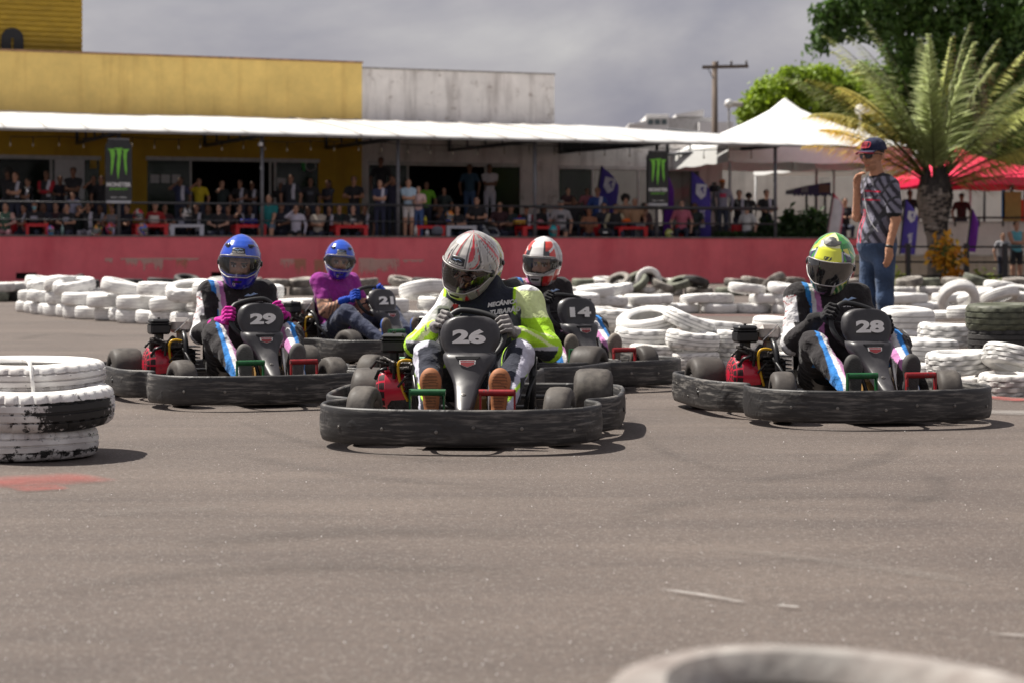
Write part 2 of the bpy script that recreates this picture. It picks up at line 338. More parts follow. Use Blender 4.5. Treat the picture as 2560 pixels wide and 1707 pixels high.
decal_strip('painted_line', gx((1630, 1476), (1760, 1494), (1885, 1517)), .055, wp, .009)
decal_strip('painted_line', gx((1935, 1519), (2005, 1525)), .05, wp, .009)
decal_strip('painted_line', gx((2470, 1590), (2640, 1602)), .05, wp, .009)
decal_strip('dust_streak', gx((1700, 1368), (1950, 1390), (2250, 1430), (2560, 1478)), .16, dustm, .005)
decal_strip('dust_streak', gx((200, 1290), (400, 1278), (620, 1272)), .30, dustm, .005)
decal_strip('painted_patch', gx((-80, 1214), (60, 1206), (160, 1200), (260, 1192)), .55, rp, .008)
decal_strip('painted_patch', gx((20, 1228), (170, 1219)), .26, rp, .008)
for i, (pts, w_) in enumerate([(((2300, 1075), (2200, 1150), (2000, 1190), (1700, 1215)), .22), (((2330, 1180), (2350, 1230), (2200, 1290)), .18), (((1500, 1330), (1700, 1260), (2100, 1240), (2560, 1262)), .30),
        (((300, 1380), (900, 1330), (1500, 1345)), .35), (((500, 1120), (900, 1190), (1400, 1230)), .20), (((0, 1500), (700, 1420), (1500, 1440)), .3), (((560, 1040), (820, 1120), (1240, 1165)), .16), (((1560, 1020), (1640, 1120), (1900, 1200)), .14)]):
    decal_strip('skid_mark', gx(*pts), w_, rub, .0060 + .0003 * i)
decal_strip('skid_mark', gx((0, 860), (150, 835), (330, 850)), .35, rub, .006); decal_strip('dust_streak', gx((30, 842), (110, 838)), .3, dustm, .0095)
decal_strip('painted_kerb_strip', gx((1640, 789), (1850, 790), (2060, 790)), .5, worn('worn red strip', (.40, .06, .055), .2, .7, 4., .6), .008)
decal_strip('painted_kerb_strip', gx((2420, 990), (2600, 1006)), .35, MATS.get('x') or worn('worn red strip b', (.42, .08, .07), .25, .6, 5., .7), .008)
decal_strip('dust_patch', gx((2380, 1030), (2620, 1035)), .5, worn('pale concrete wash', (.42, .40, .38), .2, .8, 3., .6), .0075)
gq = MB()
for i in range(420):                     # pale grit lying on the track
    q = G(rnd.uniform(-200, 2760), 760 + 940 * rnd.random() ** .8); r_ = rnd.uniform(.0012, .0030); gq.add([(q.x + r_, q.y, .006), (q.x, q.y + r_, .006), (q.x - r_, q.y, .006), (q.x, q.y - r_, .006), (q.x, q.y, .006 + r_ * 1.2)], [(0, 1, 4), (1, 2, 4), (2, 3, 4), (3, 0, 4)])
tag(gq.put('grit', pm('quartz grit', (.75, .73, .70), .12, var=0)), 'pale loose grit scattered over the asphalt', 'grit', kind='stuff')

# ------------------------------------------------------------------ terrace, buildings, canopy (local frame: x along the wall, y away from the camera)
TL = dict(loc=(float(WO[0]), float(WO[1]), 0), rot=(0, 0, WPHI))
UL, UR = WU(-420, 0), WU(2190, 0); ZW = WZ(0, 592, 0)
def wallmat(name, base, stain, lo=.52, hi=.72, vs_=1.2, streak=(1.6, 1.6, .12), st2=None):
    m = bpy.data.materials.new(name); t, N, L, b = nodes(m); tcn = N.new('ShaderNodeTexCoord'); mp = N.new('ShaderNodeMapping'); mp.inputs['Scale'].default_value = streak; L.new(tcn.outputs['Object'], mp.inputs[0])
    def nz(s, v, d=7, ro=.6):
        n = N.new('ShaderNodeTexNoise'); n.inputs['Scale'].default_value = s; n.inputs['Detail'].default_value = d; n.inputs['Roughness'].default_value = ro; L.new(v, n.inputs['Vector']); return n.outputs[0]
    r = N.new('ShaderNodeMapRange'); r.inputs[1].default_value = lo; r.inputs[2].default_value = hi; L.new(nz(vs_, mp.outputs[0]), r.inputs[0])
    x = N.new('ShaderNodeMix'); x.data_type = 'RGBA'; x.inputs[6].default_value = (*base, 1); x.inputs[7].default_value = (*stain, 1); L.new(r.outputs[0], x.inputs[0])
    r2 = N.new('ShaderNodeMapRange'); r2.inputs[1].default_value = .3; r2.inputs[2].default_value = .7; r2.inputs[3].default_value = .84; r2.inputs[4].default_value = 1.14; L.new(nz(.9, tcn.outputs['Object'], 8, .7), r2.inputs[0])
    y = N.new('ShaderNodeMix'); y.data_type = 'RGBA'; y.blend_type = 'MULTIPLY'; y.inputs[0].default_value = 1; L.new(x.outputs[2], y.inputs[6]); L.new(r2.outputs[0], y.inputs[7]); out = y.outputs[2]
    if st2:
        r3 = N.new('ShaderNodeMapRange'); r3.inputs[1].default_value = st2[1]; r3.inputs[2].default_value = st2[2]; L.new(nz(st2[3], tcn.outputs['Object'], 9, .7), r3.inputs[0])
        q = N.new('ShaderNodeMix'); q.data_type = 'RGBA'; q.inputs[7].default_value = (*st2[0], 1); L.new(out, q.inputs[6]); L.new(r3.outputs[0], q.inputs[0]); out = q.outputs[2]
    L.new(out, b.inputs['Base Color']); b.inputs['Roughness'].default_value = .75
    bu = N.new('ShaderNodeBump'); bu.inputs['Strength'].default_value = .25; bu.inputs['Distance'].default_value = .02; L.new(nz(25, tcn.outputs['Object'], 4), bu.inputs['Height']); L.new(bu.outputs[0], b.inputs['Normal']); return m
redw = wallmat('red painted wall', (.82, .16, .19), (.72, .11, .14), .48, .7, 1.1, (1.2, 1.2, .25), ((.42, .07, .08), .64, .76, 1.8))
yelw = wallmat('yellow render', (.80, .57, .18), (.60, .37, .10), .55, .8, 1.3)
whiw = wallmat('stained white render', (.74, .70, .67), (.36, .32, .30), .48, .74, 1.5, (1.5, 1.5, .18), ((.30, .25, .22), .58, .72, 2.4))
conw = wallmat('grey concrete', (.50, .47, .43), (.30, .28, .255), .5, .75, 1.0)
lowc = wallmat('beige low wall', (.36, .31, .25), (.24, .21, .17), .5, .75, 1.0)
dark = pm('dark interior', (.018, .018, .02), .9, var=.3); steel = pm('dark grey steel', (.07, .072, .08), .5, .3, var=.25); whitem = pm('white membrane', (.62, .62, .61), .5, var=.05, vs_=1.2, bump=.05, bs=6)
alum = pm('pale aluminium', (.42, .41, .40), .4, .3); post_m = pm('grey painted post', (.13, .13, .145), .45, .2, var=.2)
paper = pm('white paper', (.62, .62, .64), .8, var=.06)
w = thing('terrace_wall', 'long low red painted wall running behind the track below the spectators', 'wall', **{'loc': TL['loc'], 'rz': WPHI})
mb = MB(); holes = [(40, 93, 683, 699), (528, 556, 681, 698), (1594, 1640, 683, 712)]
us = [UL]
hz = []
for a, b_, y0, y1 in holes: hz.append((WU(a, 0), WU(b_, 0), WZ(a, y1, 0), WZ(a, y0, 0)))
u0 = UL
for a, b_, z0, z1 in hz:
    mb.bx(u0, a, 0, .22, 0, ZW); mb.bx(a, b_, 0, .22, 0, z0 if z0 > .02 else .02); mb.bx(a, b_, 0, .22, z1, ZW); u0 = b_
mb.bx(u0, UR, 0, .22, 0, ZW); mb.put('wall_face', redw, w)
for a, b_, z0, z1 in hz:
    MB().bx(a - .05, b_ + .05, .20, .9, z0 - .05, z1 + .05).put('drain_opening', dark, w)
MB().bx(UL, UR, -.03, .27, ZW, ZW + .045, 0, .01).put('coping', pm('worn coping', (.16, .14, .13), .8, var=.4, vs_=3), w)
stain_m = [worn('pale flaked paint', (.70, .50, .42), .36, .50, 1., .65), worn('ochre flaked paint', (.5, .32, .18), .40, .5, 1., .5)]
for i, (a, b_, y0, y1) in enumerate([(262, 282, 646, 664), (315, 345, 646, 672), (352, 408, 646, 690), (440, 470, 648, 684), (700, 736, 648, 680), (735, 765, 648, 700), (895, 935, 646, 712), (925, 1000, 648, 712), (300, 500, 646, 656), (785, 812, 650, 705), (1005, 1060, 650, 660)]):
    ua, ub = WU(a, 0), WU(b_, 0); za, zb = WZ(a, y1, 0), WZ(a, y0, 0); V = []; co = []; nn = 22
    for j in range(nn + 1):
        ln = .35 + .65 * rnd.random(); zl = zb - (zb - za) * ln
        for q in range(5): V.append((ua + (ub - ua) * j / nn, -.004 - .0003 * i, zb + (zl - zb) * q / 4)); co.append([(1.25, 1.2, 1.1, 1., .5)[q] * (.6 if j in (0, nn) else 1) * (.8 + .4 * rnd.random())] * 3)
    put('paint_flake', mesh('paint_flake', V, [(j * 5 + q, j * 5 + q + 1, j * 5 + q + 6, j * 5 + q + 5) for j in range(nn) for q in range(4)], stain_m[i in (3, 5, 9)], None, np.array(co)), w)
fl = MB().bx(UL, UR + 4, .22, 1.8, .8, .95).bx(UL, UR + 4, 1.8, 3.5, .8, 1.35).bx(UL, UR + 1, 3.5, 12, .8, 1.75)
tag(fl.put('terrace_floor', pm('terrace concrete', (.075, .07, .068), .85, var=.25), **TL), kind='structure')
rl = thing('terrace_railing', 'dark two-bar metal railing along the top of the red wall', 'railing', TL['loc'], WPHI)
for nm, y_, r_ in (('top_rail', 505, .032), ('mid_rail', 549, .018)):
    z_ = WZ(0, y_, .25); MB().tube([(UL, .25, z_), (WU(1340, .25), .25, z_)], r_, 8).put(nm, pm('dark rail', (.05, .05, .055), .45, .3), rl, True)
    MB().tube([(WU(1340, .25), .25, z_ - .01), (WU(1942, .25), .25, z_ - .01)], r_ * 1.6, 8).put(nm, pm('dark rail', (.05, .05, .055)), rl, True)
# canopy
cp = thing('terrace_canopy', 'long white fabric canopy on grey steel posts over the terrace', 'canopy', TL['loc'], WPHI)
ZF, ZB = WZ(0, 319, -.1), WZ(0, 277, 8); U0, U1, UT = WU(-420, 0), WU(1690, 0), WU(2118, -.1)
under_m = pm('shade-greyed canopy underside', (.46, .44, .42), .8, var=.1); npan = 22; du = (U1 - U0) / npan  # underside of the white fabric, greyed to deepen the shade beneath
def panel(ua, ub, wb_a, wb_b, nm):
    V = []; nu, nw = 6, 10
    for i in range(nu + 1):
        f = i / nu; u = ua + (ub - ua) * f; wb = wb_a + (wb_b - wb_a) * f
        for j in range(nw + 1):
            t = j / nw; w_ = -.1 + (wb + .1) * t; z = ZF + (ZB - ZF) * (max(w_, 0) / 8) ** .8 - .012 * math.sin(PI * f) + .012 * math.sin(u * 1.1) * t
            V.append((u, w_, z))
    V += [(a, b_, c_ - .012) for a, b_, c_ in V]; n_ = (nu + 1) * (nw + 1); I = lambda i, j: i * (nw + 1) + j
    Fq = [(I(i, j), I(i + 1, j), I(i + 1, j + 1), I(i, j + 1)) for i in range(nu) for j in range(nw)]
    Fq += [tuple(n_ + q for q in f[::-1]) for f in Fq]
    Fq += [(I(i, 0), n_ + I(i, 0), n_ + I(i + 1, 0), I(i + 1, 0)) for i in range(nu)]
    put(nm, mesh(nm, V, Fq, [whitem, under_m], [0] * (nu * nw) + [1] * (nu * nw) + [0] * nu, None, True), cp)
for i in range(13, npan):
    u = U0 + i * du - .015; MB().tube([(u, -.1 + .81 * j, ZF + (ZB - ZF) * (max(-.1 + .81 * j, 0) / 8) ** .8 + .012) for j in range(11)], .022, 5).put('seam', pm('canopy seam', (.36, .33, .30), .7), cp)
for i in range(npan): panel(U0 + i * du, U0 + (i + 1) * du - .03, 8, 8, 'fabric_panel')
nt_ = 6
for i in range(nt_):
    a, b_ = U1 + (UT - U1) * i / nt_, U1 + (UT - U1) * (i + 1) / nt_ - .03; panel(a, b_, 8 - 8 * i / nt_, max(.02, 8 - 8 * (i + 1) / nt_), 'fabric_panel')
MB().bx(U0, UT, -.12, -.06, ZF - .075, ZF - .015).put('edge_beam', pm('edge beam', (.30, .29, .28), .5), cp)
POSTS = [297, 655, 995, 1337, 1642, 1938]
for p in POSTS:
    u = WU(p, .3); MB().tube([(u, .3, .95), (u, .3, ZF + .02)], .052, 10).put('post', post_m, cp, True)
    t_ = MB(); zb = 4.22; zf = ZF - .05
    t_.tube([(u, .1, zf), (u, 8, zb)], .055, 6); t_.tube([(u, 7.95, zb), (u, 7.95, ZB - .1)], .05, 6)
    for q in (1.5, 3, 4.5, 6.2): t_.tube([(u, q, zf + (zb - zf) * q / 8), (u, q, ZF + (ZB - ZF) * (q / 8) ** .8 - .06)], .03, 6)
    t_.tube([(u, .1 + .79 * j, ZF + (ZB - ZF) * ((.1 + .79 * j) / 8) ** .8 - .07) for j in range(11)], .04, 6)
    t_.put('truss', steel, cp, True)
sp_ = MB().prism([(WU(1378, 8) - .0, 4.17), (WU(1378, 8), 4.9), (WU(1378, 8) + 3.2, 4.9), (WU(1378, 8) + 3.2, 4.45)], 7.0, 7.05).put('dark_valance', pm('dark valance', (.02, .022, .024), .8), cp)
ls = thing('string_lights', 'string of small bulbs hanging on a cable below the canopy edge', 'string lights', TL['loc'], WPHI)
pts = []; bulb = MB().lathe([(0, .0), (.016, 0), (.018, -.04), (.028, -.06), (.026, -.09), (0, -.105)], 10).me('bulb', [pm('bulb glass', (.34, .30, .24), .15)], True); drop = MB().tube([(0, 0, .16), (0, 0, 0)], .012, 5).me('drop_cord', [dark])
bx_ = 26
while bx_ < 1900:
    u = WU(bx_, .6); z = 3.98 - .03 * math.sin(bx_); o = put('bulb', bulb, ls, (u, .6, z - .16)); put('drop_cord', drop, o); pts.append((u, .6, z)); bx_ += 60 + 6 * math.sin(bx_ * .7)
MB().tube(pts, .012, 5).put('cable', dark, ls)
# facades
FW = 8.0
def fac(px): return WU(px, FW)
def fz(px, py): return WZ(px, py, FW)
ZT = fz(0, 128); ZO = fz(120, 391)
yb = thing('yellow_building', 'yellow rendered building with flat parapet behind the terrace', 'building', TL['loc'], WPHI)
ye = fac(905)
def facade(b, ua, ub, ops, zt, mat, dep=.25, zb=1.75, low=None):
    m_ = MB(); u = ua
    for a, c_, zo in ops:
        m_.bx(u, a, FW, FW + dep, zb - .3, zt); m_.bx(a, c_, FW, FW + dep, zo, zt); u = c_
    m_.bx(u, ub, FW, FW + dep, zb - .3, zt); o = m_.put('wall', mat, b)
    if low: MB().bx(ua, ub, FW - .012, FW - .002, ZB - .25, ZB - .15).put('wall_band', low, b)
    return o
ops_y = [(fac(-250), fac(249), ZO), (fac(368), fac(796), fz(600, 397))]
yelw_shade = wallmat('shade-darkened yellow render', (.56, .34, .022), (.44, .25, .018), .5, .8, 1.2); m_ = MB(); u = fac(-420)  # yellow facade below the canopy: its shade is put into a deeper ochre
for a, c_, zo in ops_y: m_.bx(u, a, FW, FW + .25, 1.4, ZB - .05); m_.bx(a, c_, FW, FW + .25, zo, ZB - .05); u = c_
m_.bx(u, ye, FW, FW + .25, 1.4, ZB - .05); m_.put('wall', yelw_shade, yb); MB().bx(fac(-420), ye, FW, FW + .25, ZB - .05, ZT).put('wall', yelw, yb); MB().bx(fac(-420), ye + .03, FW - .03, FW + .3, ZT, ZT + .06).put('parapet_cap', pm('rusty cap', (.30, .17, .09), .7, var=.4), yb)
MB().bx(ye - .25, ye, FW + .25, FW + 9, 1.4, ZT).put('wall', yelw, yb); MB().bx(fac(-420), ye - .25, FW + .25, FW + 9, ZT - .7, ZT - .6).put('roof', pm('grey roof', (.2, .2, .2), .9), yb)
gg = pm('dark green glass', (.012, .028, .010), .12, alpha=.80, var=.5, vs_=.8, spec=.3); gl2 = pm('clear shop glass', (.02, .03, .02), .08, alpha=.35, var=.3, vs_=.8, spec=.3)
def opening(b, a, c_, zo, mull, panes, zb=1.75, room=True, deep=5.):
    m_ = MB().bx(a - .04, c_ + .04, FW - .02, FW + .06, zo - .10, zo + .02); m_.put('lintel_frame', alum, b)
    for x in mull: MB().bx(x - .035, x + .035, FW + .02, FW + .09, zb, zo - .1).put('mullion', alum, b)
    for x0, x1, gm in panes: MB().bx(x0, x1, FW + .05, FW + .06, zb, zo - .1).put('pane', gm, b)
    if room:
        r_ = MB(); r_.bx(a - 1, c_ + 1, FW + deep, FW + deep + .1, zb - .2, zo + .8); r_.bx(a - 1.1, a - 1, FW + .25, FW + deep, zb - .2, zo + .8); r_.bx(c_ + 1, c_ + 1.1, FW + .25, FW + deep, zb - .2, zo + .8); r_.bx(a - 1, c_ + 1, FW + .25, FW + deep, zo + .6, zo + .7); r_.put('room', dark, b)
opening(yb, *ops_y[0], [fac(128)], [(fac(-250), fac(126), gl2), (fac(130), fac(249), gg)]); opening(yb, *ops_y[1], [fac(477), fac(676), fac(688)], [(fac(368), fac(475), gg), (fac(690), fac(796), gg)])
MB().bx(fac(137), fac(211), FW + .01, FW + .03, fz(170, 500), fz(170, 396)).put('white_board', paper, yb)
MB().bx(fac(225), fac(242), FW + .01, FW + .03, fz(230, 422), fz(230, 400)).put('notice', pm('ochre notice', (.45, .30, .05), .8), yb)
for a in (376, 403, 430): MB().bx(fac(a), fac(a + 22), FW + .01, FW + .03, fz(a, 458), fz(a, 437)).put('notice', paper, yb)
MB().bx(fac(693), fac(714), FW + .01, FW + .03, fz(700, 468), fz(700, 446)).put('notice', paper, yb)
MB().prism([(fac(752), fz(760, 406)), (fac(768), fz(760, 406)), (fac(762), fz(760, 430)), (fac(757), fz(760, 425))], FW + .01, FW + .03).put('pennant', pm('bright green pennant', (.02, .32, .05), .6), yb)
lg = MB(); lg.tube([(fac(777) + .17 * math.cos(a), FW + .02, fz(777, 415) + .17 * math.sin(a)) for a in np.linspace(0, 2 * PI, 17)[:-1]], .02, 6, 0, True); lg.put('ring_sign', alum, yb)
# box above the parapet with ribbed cladding
tw = [fac(-420), fac(213)]; z0 = ZT + .06; cl = pm('ochre ribbed cladding', (.36, .225, .012), .55, var=.14, vs_=2.5, bump=.1, bs=20); sh = (fz(0, 0) - fz(0, 13.3))
slat = MB(); hh = sh * .94; slat.bx(tw[0], tw[1], FW + .55, FW + .70, 0, hh, 0, .02); sm = slat.me('slat', [cl])
k = 0
while z0 + k * sh < fz(0, -40): put('slat', sm, yb, (0, 0, z0 + k * sh)); k += 1
MB().bx(tw[0], tw[1] - .03, FW + .66, FW + 4, z0 - .3, z0 + k * sh).put('tower_core', pm('ochre side', (.32, .20, .012), .7), yb)
def arch_n(x0, x1, z0_, z1, th):
    r = (x1 - x0) / 2; cx_ = (x0 + x1) / 2; o_ = [(x0, z0_)] + [(cx_ - r * math.cos(a), z1 - r + r * math.sin(a)) for a in np.linspace(0, PI, 17)] + [(x1, z0_)]
    ri = r - th; return o_, [(x0 + th, z0_)] + [(cx_ - ri * math.cos(a), z1 - th * 1.05 - ri + ri * math.sin(a)) for a in np.linspace(0, PI, 17)] + [(x1 - th, z0_)]
blk = pm('black letter', (.008, .008, .01), .5)
zl = fz(30, 66); O_, I_ = arch_n(fac(8), fac(64), z0 - .05, zl, (fac(64) - fac(8)) * .44)
lm = MB(); n_ = len(O_); V = [(p[0], FW + .50, p[1]) for p in O_ + I_] + [(p[0], FW + .56, p[1]) for p in O_ + I_]
Q = [(i, i + 1, n_ + i + 1, n_ + i) for i in range(n_ - 1)] + [(2 * n_ + i + 1, 2 * n_ + i, 3 * n_ + i, 3 * n_ + i + 1) for i in range(n_ - 1)] + [(i + 1, i, 2 * n_ + i, 2 * n_ + i + 1) for i in range(n_ - 1)] + [(n_ + i, n_ + i + 1, 3 * n_ + i + 1, 3 * n_ + i) for i in range(n_ - 1)]
lm.add(V, Q); lm.put('letter', blk, yb); MB().bx(fac(-60), fac(1), FW + .50, FW + .56, z0 - .05, zl).put('letter', blk, yb)
# white building
wb = thing('white_building', 'stained white rendered building beside the yellow one', 'building', TL['loc'], WPHI)
we = fac(1386); ZT2 = fz(905, 172); ops_w = [(fac(922), fac(1300), fz(1100, 408))]
facade(wb, ye, we, ops_w, ZT2, whiw); MB().bx(ye, we + .03, FW - .03, FW + .28, ZT2, ZT2 + .05).put('parapet_cap', pm('grey cap', (.25, .23, .22), .7, var=.4), wb)
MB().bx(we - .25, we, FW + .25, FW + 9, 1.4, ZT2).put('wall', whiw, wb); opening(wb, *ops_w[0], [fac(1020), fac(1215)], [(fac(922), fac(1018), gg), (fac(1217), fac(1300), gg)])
# lower pavilion at its end: glass on two sides, the yard shows through
z_p = fz(1500, 352); o4 = (fac(1398), fac(1748), fz(1560, 418)); m_ = MB(); ue = fac(1806)
m_.bx(we, o4[0], FW, FW + .25, 1.4, z_p).bx(o4[0], o4[1], FW, FW + .25, o4[2], z_p).bx(o4[1], ue, FW, FW + .25, 1.4, z_p).bx(we, ue, FW + 5, FW + 5.2, o4[2] + .1, z_p).bx(ue - .2, ue, FW + .25, FW + 5, 1.4, z_p)
m_.put('wall', whiw, wb); MB().bx(we, ue, FW + .25, FW + 5, z_p - .2, z_p - .1).put('roof', pm('grey roof', (.2, .2, .2)), wb)
opening(wb, *o4, [fac(1482), fac(1597)], [(fac(1398), fac(1480), gg), (fac(1484), fac(1748), gl2)], room=False)
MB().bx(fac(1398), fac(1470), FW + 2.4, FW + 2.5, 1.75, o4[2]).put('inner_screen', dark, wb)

# ------------------------------------------------------------------ can-shaped signs on the posts
def can_sign(px, y0, y1, label):
    w_ = -.12; u = WU(px, w_); zt, zb = WZ(px, y0, w_), WZ(px, y1, w_); h = zt - zb; hw = h * .205
    t_ = thing('can_sign', label, 'sign', (*WXY(u, w_), zb), WPHI, 'can-shaped signs on the canopy posts')
    prof = [(-hw * .82, 0), (hw * .82, 0), (hw * .93, h * .025), (hw, h * .06), (hw, h * .86), (hw * .93, h * .92), (hw * .80, h * .965), (hw * .80, h), (-hw * .80, h), (-hw * .80, h * .965), (-hw * .93, h * .92), (-hw, h * .86), (-hw, h * .06), (-hw * .93, h * .025)]
    MB().prism(prof, -.07, .05).put('panel', pm('black sign print', (.022, .023, .026), .45, var=.2), t_)
    MB().bx(-hw * .93, hw * .93, -.075, .055, -.012, h * .035).put('base_rim', pm('silver print', (.42, .43, .47), .4), t_); MB().bx(-hw * .80, hw * .80, -.075, .055, h * .985, h + .012).put('top_rim', pm('dull silver', (.16, .16, .17), .4), t_)
    grn = pm('lime green print', (.20, .60, .06), .5, var=.08)
    def claw(cx_, ztop, zbot, w0, sd):
        r_ = random.Random(sd); n = 9; Lp, Rp = [], []
        for i in range(n):
            f = i / (n - 1); z = ztop + (zbot - ztop) * f; ww = w0 * (1 - f) ** .6 * (.8 + .4 * r_.random()); c_ = cx_ + w0 * .5 * math.sin(3.2 * f + sd) * .35
            Lp.append((c_ - ww / 2, z)); Rp.append((c_ + ww / 2, z))
        Lp = [(cx_ - w0 * 1.05, ztop + .012), (cx_ - w0 * .45, ztop - .04)] + Lp[1:]; Rp = [(cx_ + w0 * .9, ztop + .02), (cx_ + w0 * .5, ztop - .03)] + Rp[1:]
        MB().prism((Lp + Rp[::-1])[::-1], -.078, -.069).put('claw_stroke', grn, t_)
    claw(-hw * .52, h * .83, h * .42, hw * .32, 1); claw(0, h * .845, h * .36, hw * .34, 2); claw(hw * .52, h * .83, h * .43, hw * .32, 4)
    M_ = Matrix.Translation((0, -.072, h * .285)) @ Matrix.Rotation(R(90), 4, 'X'); l_ = MB(); letters(l_, 'MONSTER', M_, h * .068, .95, .04, 0, .003); l_.put('lettering', pm('white print', (.75, .75, .75), .6), t_)
    M_ = Matrix.Translation((0, -.072, h * .215)) @ Matrix.Rotation(R(90), 4, 'X'); l_ = MB(); letters(l_, 'ENERGY', M_, h * .03, 1.9, .02, 0, .003); l_.put('lettering', grn, t_)
    l_ = MB(); letters(l_, 'ENERGY + GINSENG', Matrix.Translation((0, -.072, h * .085)) @ Matrix.Rotation(R(90), 4, 'X'), h * .022, .9, .01, 0, .003); l_.put('lettering', pm('white print', (.75, .75, .75)), t_)
can_sign(296, 348, 508, 'black can-shaped sign with green claw on the post before the yellow facade'); can_sign(1643, 378, 514, 'black can-shaped sign with green claw on the post nearest the navy flags')
cam_b = thing('security_camera', 'small white camera fixed to the canopy post before the yellow facade', 'camera', (*WXY(WU(650, .2), .2), WZ(650, 362, .2)), WPHI)
MB().box((0, -.05, 0), (.1, .22, .1), 0, None, .02).put('housing', pm('white plastic', (.7, .7, .7), .4), cam_b); MB().tube([(0, .04, 0), (0.05, .1, .12)], .02, 6).put('bracket', pm('white plastic'), cam_b)

# ------------------------------------------------------------------ far side: walls, tents, kiosk, pole, far house
def flat_wall(name, label, px0, px1, d0, d1, z0_, z1, mat, th=.25):
    a, b_ = Vector(((px0 - 1280) / F * d0, d0, 0)), Vector(((px1 - 1280) / F * d1, d1, 0)); ln = (b_ - a).length
    t_ = thing(name, label, 'wall', a, math.atan2(b_.y - a.y, b_.x - a.x)); MB().bx(0, ln, 0, th, z0_, z1).put('wall_face', mat, t_); MB().bx(0, ln, -.03, th + .03, z1, z1 + .05).put('coping', pm('wall cap', (.40, .38, .35), .8, var=.3), t_); return t_
flat_wall('concrete_wall', 'tall grey concrete boundary wall below the hedge, behind the tents', 1330, 2750, 76, 80, 0, 4.1, conw)
flat_wall('low_wall', 'pale low wall of the far terrace behind the palm', 2150, 2800, 61.5, 60.5, 0, 1.80, wallmat('pale wall', (.60, .57, .53), (.42, .39, .36)), .3)
flat_wall('low_wall', 'beige low wall behind the black fence at the foot of the palm', 2135, 2800, 55.5, 54.5, 0, .80, lowc, .2)
yd = MB(); yd.quad((9, 61.8, 1.0), (40, 60.8, 1.0), (40, 80, 1.0), (6, 76, 1.0)); tag(yd.put('far_terrace_ground', pm('far concrete', (.30, .28, .26), .9)), kind='structure')
fr = thing('rail_fence', 'black metal rail fence beside the croton bush', 'fence', (0, 0, 0)); fm = pm('black fence paint', (.012, .012, .014), .4)
dF = 51.
for p in (2075, 2270, 2416, 2512, 2620): a = PT(p, 640, dF); MB().bx(a.x - .06, a.x + .06, dF - .06, dF + .06, 0, 1.13).put('post', fm, fr)
for y_ in (617, 655, 690): a, b_ = PT(2030, y_, dF), PT(2700, y_ + 2, dF); MB().tube([a, b_], .025, 6).put('rail', fm, fr)
r2 = thing('terrace_rail', 'thin dark rail on top of the pale far wall', 'railing', (0, 0, 0)); a, b_ = PT(2150, 545, 61.5), PT(2750, 545, 60.5)
MB().tube([a, b_], .03, 6).put('rail', fm, r2)
for f in (0, .1, .2, .3, .4, .5, .6, .7, .8, .9, 1): q = a.lerp(b_, f); MB().tube([q, (q.x, q.y, 1.7)], .025, 6).put('post', fm, r2)
def tent(name, label, apex, d, hw, z_e, z_v, mat, rz=0., curve=.6, pole_m=None):
    X = (apex[0] - 1280) / F * d; za = CH - (apex[1] - HY) / F * d; t_ = thing(name, label, 'tent', (X, d, 0), rz)
    V, Q = [], []; nr_, ns = 9, 8
    cn = [(-hw, -hw), (hw, -hw), (hw, hw), (-hw, hw)]
    for s in range(4):
        a, b_ = cn[s], cn[(s + 1) % 4]; base = len(V)
        for i in range(nr_):
            f = i / (nr_ - 1); z = za + (z_e - za) * (f ** curve)
            for j in range(ns + 1):
                g_ = j / ns; V.append(((a[0] + (b_[0] - a[0]) * g_) * f, (a[1] + (b_[1] - a[1]) * g_) * f, z + .04 * math.sin(PI * g_) * f * (1 - f) * 2))
        Q += [(base + i * (ns + 1) + j, base + (i + 1) * (ns + 1) + j, base + (i + 1) * (ns + 1) + j + 1, base + i * (ns + 1) + j + 1) for i in range(nr_ - 1) for j in range(ns)]
    o_ = put('roof', mesh('roof', V, Q, mat, None, None, True, 35), t_)
    for s in range(4):
        a, b_ = cn[s], cn[(s + 1) % 4]; V = []
        for j in range(13): g_ = j / 12; x, y = a[0] + (b_[0] - a[0]) * g_, a[1] + (b_[1] - a[1]) * g_; k_ = 1.003; V += [(x * k_, y * k_, z_e), (x * k_, y * k_, z_v - .05 * abs(math.sin(g_ * PI * 3)))]
        put('valance', mesh('valance', V, [(2 * j, 2 * j + 1, 2 * j + 3, 2 * j + 2) for j in range(12)], mat), t_)
        MB().tube([(a[0] * .98, a[1] * .98, .5), (a[0] * .98, a[1] * .98, z_e)], .05, 8).put('pole', pole_m or pm('white pole', (.5, .5, .5), .4), t_, True)
    return t_
wt = pm('white tent fabric', (.82, .82, .80), .55, var=.04, bump=.05, bs=4); rt = pm('red tent fabric', (.85, .018, .085), .55, var=.08, bump=.05, bs=4)
tent('event_tent', 'tall white pyramid tent peaking above the canopy', (1962, 245), 66, 3.1, 4.28, 3.75, wt, R(14), .72)
tent('event_tent', 'low white tent half hidden behind the palm fronds', (2150, 316), 71, 2.9, 4.1, 3.75, wt, R(14), .5)
tent('gazebo', 'bright red pop-up gazebo behind the palm', (2452, 393), 62, 2.6, 3.15, 2.95, rt, R(16), .8, pm('dark pole', (.03, .03, .03), .4))
tent('gazebo', 'small red gazebo top showing through the palm fronds', (2395, 368), 68, 1.7, 3.6, 3.35, rt, R(10), .8, pm('dark pole', (.03, .03, .03)))
ks = thing('kiosk', 'small navy canopied kiosk stand before the concrete wall', 'kiosk', (*PT(2020, 560, 66)[:2], 1.0), R(8)); nvy = pm('navy print', (.03, .018, .09), .5)
cz = .87 + 170 / F * 66 - 1
kv = MB(); kv.prism([(-.62, cz - .28), (-.62, cz - .15), (.1, cz + .02), (.62, cz + .10), (.62, cz - .30)], -.5, .5).put('canopy', nvy, ks)
